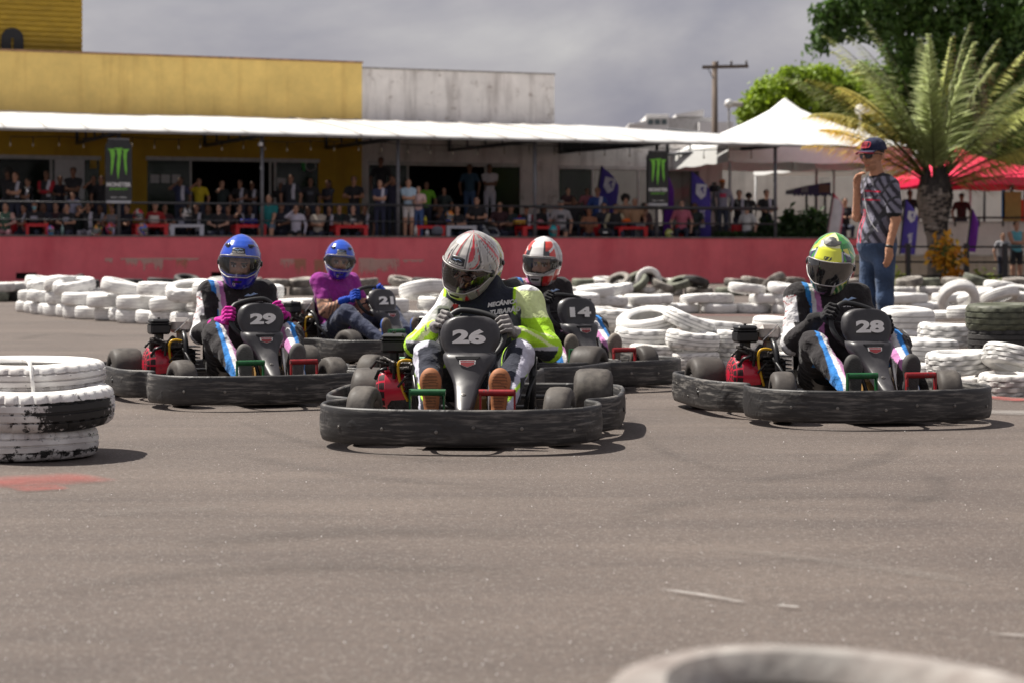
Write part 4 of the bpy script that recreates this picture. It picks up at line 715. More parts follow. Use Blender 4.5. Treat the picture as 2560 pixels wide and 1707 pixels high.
def kart_meshes():
    K = KM
    K['tyre_f'] = MB().lathe(wheel_prof(.134, .125, .066), 32, 0, RX).me('tyre', [tyre_m], True, 50); K['tyre_r'] = MB().lathe(wheel_prof(.146, .195, .068), 32, 0, RX).me('tyre', [tyre_m], True, 50)
    def rim(w, s): return MB().lathe([(0, w * .36), (.03, w * .38), (.034, w * .46), (.048, w * .44), (.05, w * .36), (.062, w * .40), (.069, w * .46), (.070, -w * .46), (.062, -w * .4), (.05, -w * .3), (.02, -w * .35), (0, -w * .35)], 20, 0, RX).me('rim', [rim_m], True, 40)
    K['rim_f'] = rim(.125, 1); K['rim_r'] = rim(.195, 1)
    f = MB(); T = f.tube
    for s in (-1, 1):
        T(smooth_curve([(s * .26, .62, .085), (s * .26, .2, .07), (s * .22, -.1, .07), (s * .16, -.45, .075), (s * .15, -.78, .09)], 4), .015); T([(s * .16, -.5, .08), (s * .36, -.52, .11), (s * .40, -.525, .13)], .014)
        T(smooth_curve([(s * .22, -.25, .075), (s * .5, -.22, .09), (s * .58, .0, .10), (s * .55, .28, .10), (s * .26, .34, .085)], 4), .012); T([(s * .58, -.25, .11), (s * .5, -.2, .10)], .012); T([(s * .73, .1, .12), (s * .56, .1, .10)], .012)
        T(smooth_curve([(s * .275, .10, .08), (s * .285, .06, .22), (s * .285, .12, .37), (s * .27, .30, .40), (s * .26, .42, .30), (s * .26, .5, .1)], 4), .017)
        T(smooth_curve([(s * .25, .02, .08), (s * .27, -.02, .20), (s * .30, .1, .30)], 4), .011)
    T([(-.26, .60, .085), (.26, .60, .085)], .015); T([(-.26, .3, .08), (.26, .3, .08)], .015); T([(-.16, -.45, .08), (.16, -.45, .08)], .014); T(smooth_curve([(-.15, -.78, .09), (-.1, -.93, .10), (.1, -.93, .10), (.15, -.78, .09)], 4), .013)
    T([(-.66, .525, .146), (.66, .525, .146)], .013); T([(0, -.20, .49), (0, -.56, .14)], .011);
    T([(-.39, -.50, .10), (.39, -.50, .10)], .007); K['frame'] = f.me('frame', [tube_m], True)
    K['floor_tray'] = MB().bx(-.20, .20, -.78, .0, .048, .056).me('floor_tray', [pm('dark tray', (.03, .03, .03), .6, .3)])
    V = []; cl = [(-.02, .15, .17), (.08, .10, .19), (.24, .085, .205), (.36, .13, .21), (.43, .28, .20), (.47, .44, .18), (.485, .50, .13)]; cl = smooth_curve(cl, 4); nc = 13
    for i, (y, z, hw) in enumerate(cl):
        t_ = cl[min(i + 1, len(cl) - 1)] - cl[max(i - 1, 0)]; nn = np.array((-t_[1], t_[0])); nn /= np.linalg.norm(nn)
        for j in range(nc): a = (j / (nc - 1) - .5) * PI * .98; up_ = .15 * (1 - math.cos(a)) * (1 if i > 4 else i / 4 * .8 + .2); V.append((hw * math.sin(a), y + nn[0] * up_, z + nn[1] * up_))
    K['seat'] = mesh('seat', V, [(i * nc + j, i * nc + j + 1, (i + 1) * nc + j + 1, (i + 1) * nc + j) for i in range(len(cl) - 1) for j in range(nc - 1)], pm('black seat shell', (.018, .018, .018), .4, var=.3), None, None, True)
    rows = [(.580, -.350, .030, 0), (.578, -.351, .062, 0), (.571, -.353, .090, 0), (.558, -.356, .113, 0), (.538, -.361, .130, 0), (.508, -.368, .140, 0), (.475, -.374, .140, 0), (.445, -.381, .132, 0), (.424, -.386, .122, 0), (.414, -.390, .116, 0), (.413, -.424, .118, 1), (.404, -.444, .124, 1), (.388, -.453, .125, 1), (.362, -.466, .117, 1), (.334, -.482, .100, 1), (.305, -.505, .081, 1), (.276, -.535, .066, 1), (.246, -.575, .056, 1), (.214, -.624, .049, 1), (.184, -.668, .044, 1), (.160, -.697, .040, 1), (.150, -.700, .032, 1)]
    V = []; nc = 19
    for z, y, hw, low in rows:
        for j in range(nc):
            q = j / (nc - 1) * 2 - 1; e = max(0, abs(q) - .80) / .20; V.append((hw * (q if e == 0 else math.copysign(.80 + .20 * math.sin(e * PI / 2), q)), y + (.012 if not low else .03) * q * q + (.030 if not low else .07) * (1 - math.cos(e * PI / 2)), z - (.0 if not low else .0) * e))
    K['nose_panel'] = mesh('nose_panel', V, [(i * nc + j, i * nc + j + 1, (i + 1) * nc + j + 1, (i + 1) * nc + j) for i in range(len(rows) - 1) for j in range(nc - 1)], nose_m, None, None, True, 55)
    K['slot'] = MB().prism([(-.058, .0065), (.058, .0065), (.046, -.0065), (-.046, -.0065)], -.003, .02).me('slot', [dark])
    sh_ = [(-.038, .017), (.038, .017), (.036, -.002), (.018, -.011), (0, -.018), (-.018, -.011), (-.036, -.002)]; K['badge'] = MB().prism(sh_, -.004, .02).me('badge', [wht_m])
    K['badge_in'] = MB().prism([(x * .84, z * .78 - .002) for x, z in sh_[2:]] + [(-.031, .006), (.031, .006)], -.0055, -.0035).prism([(-.033, .0145), (.033, .0145), (.033, .010), (-.033, .010)], -.0055, -.0035).me('badge_field', [bad_m])
    K['bolt'] = MB().lathe([(0, .006), (.006, .006), (.007, .004), (.0125, .003), (.0135, 0)], 10, 0, Matrix.Rotation(R(90), 4, 'X')).me('bolt', [bolt_m], True, 40)
    def ped(s, m):
        mb_ = MB(); mb_.tube([(s * .235, -.70, .252), (s * .075, -.70, .252)], .0155, 10); mb_.bx(s * .235 - .004, s * .235 + .004, -.712, -.685, .06, .265); mb_.bx(s * .082 - .004, s * .082 + .004, -.712, -.685, .06, .245)
        mb_.tube([(s * .235, -.70, .06), (s * .075, -.70, .06)], .009, 6); mb_.tube([(s * .235, -.70, .165), (s * .075, -.70, .165)], .011, 6, 1); return mb_.me('pedal', [m, tube_m], True, 40)
    K['pedal_g'] = ped(-1, gr_m); K['pedal_r'] = ped(1, rd_m)
    K['fuel_bottle'] = MB().box((.02, -.36, .16), (.15, .2, .15), 0, None, .03).me('fuel_bottle', [fuel_m]); K['bright_column'] = MB().tube([(.105, -.54, .08), (.098, -.44, .32)], .012, 8).me('column_tube', [chrome], True)
    e = MB(); e.box((-.34, .27, .17), (.20, .20, .18), 0, None, .02); e.box((-.28, .20, .24), (.14, .12, .12), 0, None, .02)
    for i in range(6): e.box((-.27, .19, .20 + i * .022), (.16, .15, .006))
    e.box((-.35, .20, .315), (.12, .10, .06), 0, None, .01); e.tube([(-.42, .15, .30), (-.30, .15, .31), (-.27, .18, .35)], .014); e.tube([(-.40, .14, .26), (-.40, .12, .34), (-.45, .16, .36)], .009); e.tube([(-.30, .13, .30), (-.34, .12, .27), (-.38, .13, .22)], .006); e.box((-.30, .13, .32), (.05, .05, .04), 0, None, .01); e.box((-.41, .15, .325), (.035, .04, .05), 0, None, .008); e.tube([(-.37, .19, .32), (-.33, .22, .36)], .02); e.tube([(-.46, .22, .30), (-.46, .2, .36)], .022); e.tube([(-.52, .16, .31), (-.49, .15, .345), (-.43, .15, .33)], .008)
    K['engine'] = e.me('engine', [eng_m], True, 35)
    Mf = Matrix.Translation((-.40, .27, .205)) @ Matrix.Rotation(R(-90), 4, 'Y')
    fc = MB(); fc.lathe([(.100, -.06), (.112, -.05), (.114, .02), (.112, .050), (.110, .052), (.106, .068), (.098, .082), (.094, .085), (.086, .092), (.074, .098), (.070, .099), (.060, .102), (.054, .103), (.046, .104), (.042, .104), (.030, .106), (.026, .106), (0, .107)], 60, 0, Mf, False, lambda i, j: 1 if (i in (4, 5, 7, 8) and j % 4 != 0) or (i in (10, 12, 14) and j % 5 != 0) else 0)
    fc.box((-.43, .19, .30), (.05, .03, .03), 0, None, .008); K['fan_cover'] = fc.me('fan_cover', [red_m, pm('grille gap', (.03, .008, .01), .7)], True, 35)
    a = MB(); a.box((-.415, .25, .36), (.05, .06, .10), 0, None, .01); a.box((-.415, .25, .415), (.12, .125, .065), 0, None, .012); a.box((-.415, .25, .462), (.112, .117, .026), 0, None, .01); a.box((-.415, .25, .448), (.126, .131, .006)); a.tube([(-.415, .25, .474), (-.415, .25, .485)], .008); K['air_filter'] = a.me('air_filter', [box_m], True, 35)
    b = MB(); b.box((-.285, .255, .435), (.125, .13, .09), 0, None, .022); b.tube([(-.33, .187, .395), (-.245, .187, .478)], .005, 6, 1); b.tube([(-.275, .26, .30), (-.275, .26, .39)], .03); K['fuel_tank'] = b.me('fuel_tank', [tank_m, chrome], True, 35)
    K['fuel_hose'] = MB().tube(smooth_curve([(-.30, .13, .345), (-.345, .12, .352), (-.375, .12, .335), (-.375, .13, .27), (-.355, .14, .20), (-.335, .16, .15)], 5), .0075, 8).me('fuel_hose', [hose_m], True)
    K['lever'] = MB().tube([(-.49, .12, .26), (-.47, .10, .30), (-.43, .09, .315)], .009, 6).me('choke_lever', [tube_m], True)
kart_meshes()
def wheel_pts(n=48, flat=.0):
    P = []
    for i in range(n):
        a = 2 * PI * i / n; x, y = .150 * math.cos(a), .142 * math.sin(a)
        if y > .108: y = .108 + (y - .108) * .35
        P.append((x, y, 0))
    return P
WMAT = Matrix.Translation((0, -.205, .488)) @ Matrix.Rotation(R(62), 4, 'X')
def make_kart(label, num, loc, rz, steer, seed, wob=.0012, off=0.):
    K = KM; t = thing('go_kart', label, 'go-kart', (loc[0], loc[1], 0), rz, 'go-karts on the track'); p = lambda n, k, par=t, **kw: put(n, K[k], par, **kw)
    V, Q = sweep_band(outl, bprof, wob, seed); b = put('bumper', mesh('bumper', V, Q, bump_m, None, None, True, 60), t)
    for i, (s, z) in enumerate(((-.50, .11), (-.30, .11), (-.08, .10), (.10, .12), (.30, .115), (.52, .10))):
        j = min(range(len(outl)), key=lambda k: abs(outl[k][0] - s) + (0 if outl[k][1] < -.6 else 9)); q = outl[j]; tn = outl[(j + 1) % len(outl)] - outl[j - 1]; nn = Vector((tn[1], -tn[0], 0)).normalized(); put('bolt', K['bolt'], b, (q[0] + nn.x * .018, q[1] + nn.y * .018, z), (0, 0, math.atan2(nn.y, nn.x) + PI / 2), .62)
    for sx_ in (-1, 1):
        for y in (.12, .3, .55, .66):
            j = min(range(len(outl)), key=lambda k: abs(outl[k][1] - y) + (0 if outl[k][0] * sx_ > .5 else 9)); q = outl[j]; put('bolt', K['bolt'], b, (q[0] + sx_ * .018, q[1], .14 if y in (.12, .55) else .09), (0, 0, sx_ * PI / 2), .5)
    for s in (-1, 1):
        w1 = put('wheel', K['tyre_f'], t, (s * .447, -.525, .134), (0, 0, steer)); put('rim', K['rim_f'], w1, None, (0, 0, 0 if s > 0 else PI)); w2 = put('wheel', K['tyre_r'], t, (s * .565, .525, .146)); put('rim', K['rim_r'], w2, None, (0, 0, 0 if s > 0 else PI))
    for k in ('frame', 'floor_tray', 'seat', 'fuel_bottle'): p(k, k, loc=(off if k != 'frame' else 0, 0, 0))
    O3 = (off, 0, 0); p('column_tube', 'bright_column', loc=O3); p('pedal', 'pedal_g', loc=O3)['label'] = 'green pedal bar'; p('pedal', 'pedal_r', loc=O3)['label'] = 'red pedal bar'
    n_ = p('nose_panel', 'nose_panel', loc=O3); p('slot', 'slot', n_, loc=(0, -.4475, .3935), rot=(R(-26), 0, 0)); bl = dict(loc=(0, -.4635, .3665), rot=(R(-27), 0, 0)); p('badge', 'badge', n_, **bl); p('badge_field', 'badge_in', n_, **bl)
    put('bolt', K['bolt'], n_, (-.005, -.5925, .236), (R(-52), 0, 0), .8)
    if num:
        l_ = MB(); M_ = Matrix.Translation((0, -.379, .487)) @ Matrix.Rotation(R(90 - 9), 4, 'X'); v, f = text_geo(num, .055, 4); k_ = .156 / (v[:, 0].max() - v[:, 0].min()); l_.add([M_ @ Vector((q[0] * k_, q[1] * .066, .012 - .010 * (q[0] * k_ / .14) ** 2 * 1.2)) for q in v], f); l_.put('race_number', num_m, n_)
    e = p('engine', 'engine')
    for k in ('fan_cover', 'air_filter', 'fuel_tank', 'fuel_hose'): p(k, k, e)
    p('choke_lever', 'lever', e)
    sw = MB(); sw.tube(wheel_pts(), .0145, 10, 0, True)
    for a in (R(-90), R(-10), R(190)): sw.tube([(0, 0, -.01), (.148 * math.cos(a), .14 * math.sin(a), 0)], .007, 6)
    sw.lathe([(0, .012), (.03, .01), (.034, 0), (.03, -.02), (0, -.02)], 12); sw.put('steering_wheel', pm('black grip', (.015, .015, .016), .5, var=.3), t, True).matrix_local = Matrix.Translation((off, 0, 0)) @ WMAT @ Matrix.Rotation(steer * 2.0, 4, 'Z')
    return t

# ------------------------------------------------------------------ helmets
HZ = 1.2 * np.array([-.140, -.130, -.115, -.08, -.04, 0, .04, .08, .105, .125, .135, .138])
HF = np.array([.098, .122, .143, .160, .160, .156, .146, .118, .088, .050, .020, .0]); HB = np.array([.03, .062, .085, .112, .132, .143, .142, .120, .094, .058, .026, .0]); HWD = np.array([.052, .070, .085, .106, .120, .127, .123, .103, .081, .050, .022, .0])
def hsurf(az, z, off=0.):
    """az 0 is the front (-Y), positive towards +X"""
    f, b, w_ = np.interp(z, HZ, HF), np.interp(z, HZ, HB), np.interp(z, HZ, HWD); c, s = np.cos(az), np.sin(az); l_ = np.where(c > 0, f, b); e = 2 / 2.25
    x = w_ * np.sign(s) * np.abs(s) ** e; y = -l_ * np.sign(c) * np.abs(c) ** e; r = np.sqrt(x * x + y * y + z * z) + 1e-9
    k = 1 + off / r; return np.stack([x * k, y * k, z * k], -1)
def port(az): return -.080 + .042 * np.clip((np.abs(az) - .5) / .9, 0, 1), 0.028 - .012 * np.clip((np.abs(az) - .5) / .9, 0, 1) ** 2     # lower, upper edge of the eye port
PORT_A = 1.34
def helmet(parent, M, paint, visor_m, coat_m, label=None, trim=None, fine=True, sticker=None, vents=(.0, 'body')):
    na, nz_ = (150, 96) if fine else (40, 26); A = np.linspace(-PI, PI, na + 1)[:-1]; th = np.linspace(0, 1, nz_); Zs = -.168 + .3336 * (.5 - .5 * np.cos(PI * (.06 + .94 * th))) / 1.0
    Zs = np.interp(Zs, (Zs[0], Zs[-1]), (-.168, .1656)); AA, ZZ = np.meshgrid(A, Zs, indexing='ij'); V = hsurf(AA, ZZ).reshape(-1, 3); co = paint(AA.ravel(), np.interp(ZZ.ravel(), (-.168, -.080, .028, .1656), (-.140, -.050, .050, .138)), V)
    lo_, hi_ = port(AA); inp = (np.abs(AA) < PORT_A) & (ZZ > lo_) & (ZZ < hi_); Fq = []
    for i in range(na):
        i2 = (i + 1) % na
        for j in range(nz_ - 1):
            if inp[i, j] and inp[i2, j] and inp[i, j + 1] and inp[i2, j + 1]: continue
            Fq.append((i * nz_ + j, i2 * nz_ + j, i2 * nz_ + j + 1, i * nz_ + j + 1))
    me = mesh('helmet', V, Fq, [coat_m, pm('black helmet lining', (.012, .012, .013), .8)], None, co, True); h = put('helmet', me, parent); h.matrix_local = M
    if label: h['label'] = label
    so_ = h.modifiers.new('thickness', 'SOLIDIFY'); so_.thickness = .022; so_.offset = -1; so_.material_offset = 1; so_.material_offset_rim = 1
    nv, mv = 44, 12; V = []; aa = np.linspace(-PORT_A - .16, PORT_A + .16, nv)
    for a in aa:
        l_, u_ = port(np.array(a)); e = max(0, (abs(a) - 1.05) / (PORT_A + .16 - 1.05)); l2 = (l_ - .010) * (1 - e) - .022 * e; u2 = (u_ + .009) * (1 - e) + .0 * e
        for q in range(mv): V.append(hsurf(np.array(a), np.array(l2 + (u2 - l2) * q / (mv - 1)), .0055))
    vq = [(i * mv + q, (i + 1) * mv + q, (i + 1) * mv + q + 1, i * mv + q + 1) for i in range(nv - 1) for q in range(mv - 1)]; put('visor', mesh('visor', V, vq, visor_m, None, None, True), h)
    rimp = [V[i * mv] for i in range(nv)] + [V[i * mv + mv - 1] for i in range(nv - 1, -1, -1)]; MB().tube(rimp, .0035, 6, 0, True).put('visor_rim', trim or pm('grey visor rim', (.42, .40, .39), .35, var=.1), h, True)
    for s in (-1, 1): q = hsurf(np.array(s * 1.50), np.array(-.010), .004); MB().lathe([(0, .008), (.014, .008), (.019, .002), (.019, -.006)], 14, 0, Matrix.Translation(q) @ Matrix.Rotation(s * R(90), 4, 'Y')).put('visor_pivot', box_m, h, True)
    def patch(nm, a0, a1, z0_, z1, off, mat, n=8, arch=0.):
        V = []
        for i in range(n + 1):
            for q in range(n + 1): a = a0 + (a1 - a0) * i / n; z = z0_ + (z1 - z0_) * q / n + arch * math.sin(PI * i / n) * q / n; V.append(hsurf(np.array(a), np.array(z), off - .004 * (i in (0, n) or q in (0, n))))
        return put(nm, mesh(nm, V, [(i * (n + 1) + q, (i + 1) * (n + 1) + q, (i + 1) * (n + 1) + q + 1, i * (n + 1) + q + 1) for i in range(n) for q in range(n)], mat, None, None, True), h)
    if sticker:
        patch('maker_plate', -.30, .30, .049, .080, .0055, pm('black plate', (.012, .014, .018), .4), 8, .006); patch('plate_lip', -.33, .33, .040, .0495, .006, trim or pm('grey visor rim', (.25, .24, .24)), 8)
        v, f = text_geo(sticker, .01, 2); k_ = .48 / (v[:, 0].max() - v[:, 0].min())
        put('plate_lettering', mesh('plate_lettering', [hsurf(np.array(p[0] * k_), np.array(.0570 + p[1] * .0085), .0068) for p in v], f, wht_m), h)
        sw_ = [(-.17, .068), (-.10, .072), (-.03, .070), (.05, .076), (.12, .073), (.20, .069), (.12, .0705), (.05, .073), (-.03, .067), (-.1, .0685)]; put('plate_emblem', mesh('plate_emblem', [hsurf(np.array(a), np.array(z), .0068) for a, z in sw_], [tuple(range(10))], pm('pale blue print', (.35, .5, .75), .5)), h)
    vm = vents[1]
    if vm == 'wings':
        for s in (-1, 1):
            patch('vent', s * .50, s * 1.0, .092, .106, .007, coat_m_blue if coat_m is coat_m_blue else box_m, 5); patch('vent_slot', s * .53, s * .82, .084, .091, .0045, dark, 4)
    elif vm == 'top':
        P_ = [(a_, 1.2 * z_) for a_, z_ in ((-.75, .112), (-.55, .103), (-.25, .096), (0, .094), (.25, .096), (.55, .103), (.75, .112), (.35, .111), (.30, .121), (0, .125), (-.30, .121), (-.35, .111))]
        Vv = [hsurf(np.array(a), np.array(z), .007) for a, z in P_] + [hsurf(np.array(0.), np.array(.130), .014)] + [hsurf(np.array(a), np.array(z), -.002) for a, z in P_]; put('vent', mesh('vent', Vv, [(i, (i + 1) % 12, 12) for i in range(12)] + [(i, 13 + i, 13 + (i + 1) % 12, (i + 1) % 12) for i in range(12)], pm('grey vent plastic', (.10, .10, .10), .45)), h)
    patch('chin_vent', -.30, .30, -.128, -.114, .003, dark if vm != 'top' else box_m, 6, .0)
    return h
coat_m_any = pm('glossy helmet paint', attr=True, rough=.28, coat=1., var=.0); coat_m_blue = pm('glossy blue paint', attr=True, rough=.22, coat=1., var=.0)
vis_clear = glassmat('clear visor', (.86, .86, .87), .03, .06, .5); vis_smoke = glassmat('smoked visor', (.60, .58, .62), .05, .08, .5)
vis_dark = pm('dark mirror visor', (.015, .015, .016), .06, 0, var=0, coat=1., spec=.9)
def mixc(base, m, c): base[m] = c; return base
def paint_blue(az, z, V):
    c = np.tile(np.array((.010, .045, .52)), (len(az), 1)); c[:, 1] = .045 + .035 * np.clip(z / .12, 0, 1); m = z < -.05; c[m] = (.014, .018, .42)
    k = np.abs(az) > .95; c[k & (z > -.02)] = (.03, .04, .42); s = (z < -.055) & (np.abs(az + .45) < .05 + .8 * (z + .12)); c[s] = (.10, .03, .45)
    d = (((az + .18) * .15) ** 2 + (z + .108) ** 2) ** .5; c[d < .0125] = (.6, .6, .65); c[d < .008] = (.12, .12, .2); return c
def swirl(az, z, f1, f2, ph): return np.sin(f1 * az + ph + 1.6 * np.sin(f2 * z + 2 * az + ph))
def paint_26(az, z, V):
    c = np.tile(np.array((.62, .60, .57)), (len(az), 1)); side = np.abs(az) > .42
    q = swirl(az, z, 4.2, 26, .6); g_ = side | (z < 0); c[g_] = (.40, .385, .365); m = np.abs(q) < .11; c[m & side] = (.03, .03, .032); c[(np.abs(q - .30) < .07) & side] = (.50, .02, .03); c[(np.abs(q + .45) < .10) & side] = (.60, .58, .56); c[(q > .9) & (z > .02) & side] = (.55, .015, .03)
    st = (z > .05) & ~side; a = np.abs(az); c[st & (np.abs(az + .10) < .055)] = (.42, .04, .05); c[st & (np.abs(az + .02) < .025)] = (.20, .18, .17); c[st & (np.abs(a - .36) < .045)] = (.12, .11, .11)
    ch = (z < -.078) & (a < .55); c[ch] = (.42, .40, .38); c[ch & (z > -.122) & (z < -.095) & (a < .42)] = (.62, .75, .12); c[(z < -.085) & (a > .55) & (a < 1.0) & (q > .4)] = (.5, .02, .03)
    q2 = swirl(az, z, 9, 40, 2.); c[(np.abs(q2) < .13) & side & (z > -.09)] *= .35; return c
def paint_14(az, z, V):
    c = np.tile(np.array((.66, .65, .64)), (len(az), 1)); a = np.abs(az); cen = (a < .36) & (z > .05); c[cen] = (.72, .71, .70); m = (a > .36) & (a < 1.15) & (z > .055) & (z < .118); c[m] = (.62, .035, .02); c[m & (np.abs(z - .06 - .05 * (a - .4)) < .006)] = (.75, .74, .73); c[m & (z < .078) & (a < .75)] = (.02, .02, .03); c[m & (np.abs(a - .42) < .05)] = (.03, .03, .03)
    b = a > 1.25; c[b] = (.48, .46, .45); q = np.sin(22 * z * 10 + 6 * a); c[b & (np.sin(a * 26 + 30 * z) > .86)] = (.05, .05, .05); c[b & (z < -.02) & (z > -.10) & (a < 2.2)] = (.62, .03, .025)
    ch = (z < -.062) & (a > .42) & (a < 1.2); c[ch] = (.60, .02, .02); c[(z < -.062) & (np.abs(a - .46) < .07)] = (.03, .02, .02); c[(z < -.062) & (a < .38)] = (.50, .48, .52); return c
def paint_28(az, z, V):
    a = np.abs(az); c = np.tile(np.array((.76, .80, .05)), (len(az), 1)); c[(z > .100) & (a < .55)] = (.80, .80, .45)
    gz = (a > .62 - 1.2 * np.clip(z - .07, 0, 1)) & (z > .055) & ((az > 0) | (a > 1.0)); c[gz] = (.03, .33, .04); c[gz & (np.sin(46 * az + 140 * z) > .55) & (z > .09)] = (.01, .10, .03)
    t = a - .62; m = (a > .66) & (a < 1.25) & (z > .035) & (z < .098); c[m] = (.70, .66, .08); c[m & (np.abs((z - .066) + .05 * (a - .95)) < .016)] = (.016, .02, .075); c[m & (np.abs(z - .080 + .03 * (a - .95)) < .003)] = (.7, .7, .7); c[m & (np.sin(13 * a + 60 * z) > .75)] = (.03, .30, .04); c[(np.abs(a - .66) < .035) & (z > .035) & (z < .09)] = (.45, .46, .55); c[(np.abs(a - .73) < .02) & (z > .035) & (z < .10)] = (.02, .02, .07)
    b = (a > 1.25) & (z > -.13); c[b] = (.03, .34, .05); c[b & (a < 1.75) & (z < .045)] = (.42, .42, .43); c[b & (np.sin(40 * z * 3 + 8 * a) > .93)] = (.70, .68, .10)
    ch = z < -.058; c[ch & (a < 1.5)] = (.03, .30, .05); c[ch & (a < .40)] = (.014, .014, .015); c[ch & (a > .40) & (a < .58)] = (.40, .40, .42); c[ch & (a > .58) & (np.sin(18 * a + 150 * z) > .55)] = (.62, .64, .30); c[ch & (a > .58) & (np.sin(18 * a + 150 * z) < -.72)] = (.02, .05, .03)
    lo = (np.abs(az) < .13) & (np.abs(z - .066) < .0055) & (np.abs(np.sin((az + .13) * 24 - 160 * (z - .0605))) > .35); c[lo] = (.02, .02, .02); return c
def paint_yel(az, z, V):
    a = np.abs(az); c = np.tile(np.array((.62, .66, .05)), (len(az), 1)); q = swirl(az, z, 5, 30, 1.); c[np.abs(q) < .25] = (.10, .10, .09); c[(q > .7)] = (.60, .58, .56); return c

# ------------------------------------------------------------------ drivers
cloth_m = pm('woven cloth', attr=True, rough=.85, var=.10, vs_=40, bump=.8, bs=20, spec=.2, sheen=.1)
SK = (.46, .25, .17); SKD = (.30, .155, .10)
def head_prims(M, skin, hair=None, balac=None, brow=(.03, .02, .015)):
    """head and face in the frame of M (faces -Y)"""
    A = np.array(M); Mi = np.linalg.inv(A); tp = lambda p: (A @ np.array((*p, 1)))[:3]; rot = Matrix(M).to_euler()
    def facec(P):
        q = np.concatenate([P, np.ones((len(P), 1))], 1) @ Mi.T; q = q[:, :3]; c = np.tile(np.array(skin), (len(P), 1)); x = np.abs(q[:, 0]); z = q[:, 2]; fr = q[:, 1] < -.03
        c[fr & (np.abs(z - .034 - .10 * np.minimum(x - .03, .02) * (x > .03)) < .0055) & (x > .012) & (x < .052)] = brow
        ey = fr & (((x - .032) / .016) ** 2 + ((z - .016) / .0075) ** 2 < 1); c[ey] = (.55, .5, .47); c[fr & (((x - .032) / .0065) ** 2 + ((z - .016) / .0072) ** 2 < 1)] = (.02, .012, .01); c[fr & (np.abs(z - .0245) < .003) & (x > .015) & (x < .05)] = (.08, .04, .03)
        c[fr & (np.abs(z + .058) < .006) & (x < .024)] = np.array(skin) * np.array((.85, .55, .55)); c[fr & (z < -.03) & (z > -.1) & (x < .055) & (np.abs(z + .058) > .006)] = np.array(skin) * .80
        if balac is not None: c[(z > .062) | (z < -.03) | (x > .062)] = balac
        elif hair is not None: c[(z > .072 - .5 * np.clip(q[:, 1] + .08, 0, .1)) | ((q[:, 1] > .035) & (z > -.06))] = hair
        return c
    E = lambda p, r: ell(tp(p), r, facec, rot, .012)
    return [E((0, .012, .03), (.077, .096, .092)), E((0, -.028, -.035), (.060, .062, .080)), E((0, -.092, -.006), (.0115, .018, .026)), E((0, -.100, -.018), (.016, .015, .012)), E((0, -.078, .040), (.058, .018, .013)), E((.036, -.072, -.018), (.022, .018, .018)), E((-.036, -.072, -.018), (.022, .018, .018)), E((0, -.080, -.060), (.026, .016, .013)), E((0, -.076, -.092), (.024, .018, .020))], facec, tp
def glove(parent, W_, t_ax, back, wrist, col, seed, cuff=None, nm='glove'):
    """hand closed on a rim: W_ rim point, t_ax rim direction, back = from rim towards the back of the hand, wrist = wrist point"""
    T = Vector(t_ax).normalized(); B = Vector(back); B = (B - T * B.dot(T)).normalized(); U = T.cross(B); W_ = Vector(W_); pr = []
    at = lambda t, ang, r: W_ + T * t + (B * math.cos(ang) + U * math.sin(ang)) * r
    sg = 1 if (Vector(wrist) - W_).dot(U) < 0 else -1
    for i, (t0, rr, ln) in enumerate(((-.036, .0112, .9), (-.0118, .0120, 1.0), (.0128, .0117, .97), (.036, .0104, .82))):
        k = [at(t0, sg * R(-38), .041), at(t0 * 1.02, sg * R(22), .036), at(t0, sg * R(85 * ln), .030), at(t0 * .97, sg * R(150 * ln), .025)]
        for j in range(3): pr.append(cone(k[j], k[j + 1], rr * (1.05, .98, .9)[j], rr * (.98, .9, .82)[j], (lambda P, c=np.array(col) * (1 - .10 * (i % 2)): np.tile(c, (len(P), 1))), .0035))
    c0 = at(0, sg * R(-75), .048); pr.append(cone(at(-.026, sg * R(-45), .040), at(-.018, sg * R(-95), .055), .0155, .019, col, .014)); pr.append(cone(at(.026, sg * R(-45), .040), at(.018, sg * R(-95), .055), .0145, .018, col, .014)); pr.append(cone(at(0, sg * R(-45), .040), c0, .016, .020, col, .014))
    pr.append(cone(c0, wrist, .024, .028, col, .02)); tb = at(-.034, sg * R(-95), .040); t1 = at(-.040, sg * R(-130), .030); t2 = at(-.030, sg * R(-165), .027); pr += [cone(tb, t1, .0145, .0125, col, .01), cone(t1, t2, .0125, .0105, col, .006)]
    w2 = Vector(wrist) + (Vector(wrist) - c0).normalized() * .035; pr.append(cone(wrist, w2, .030, .033, cuff or col, .01))
    V, Q, cc = sdf_mesh(pr, .0036, .01); return put(nm, mesh(nm, V, Q, cloth_m, None, cc, True), parent)
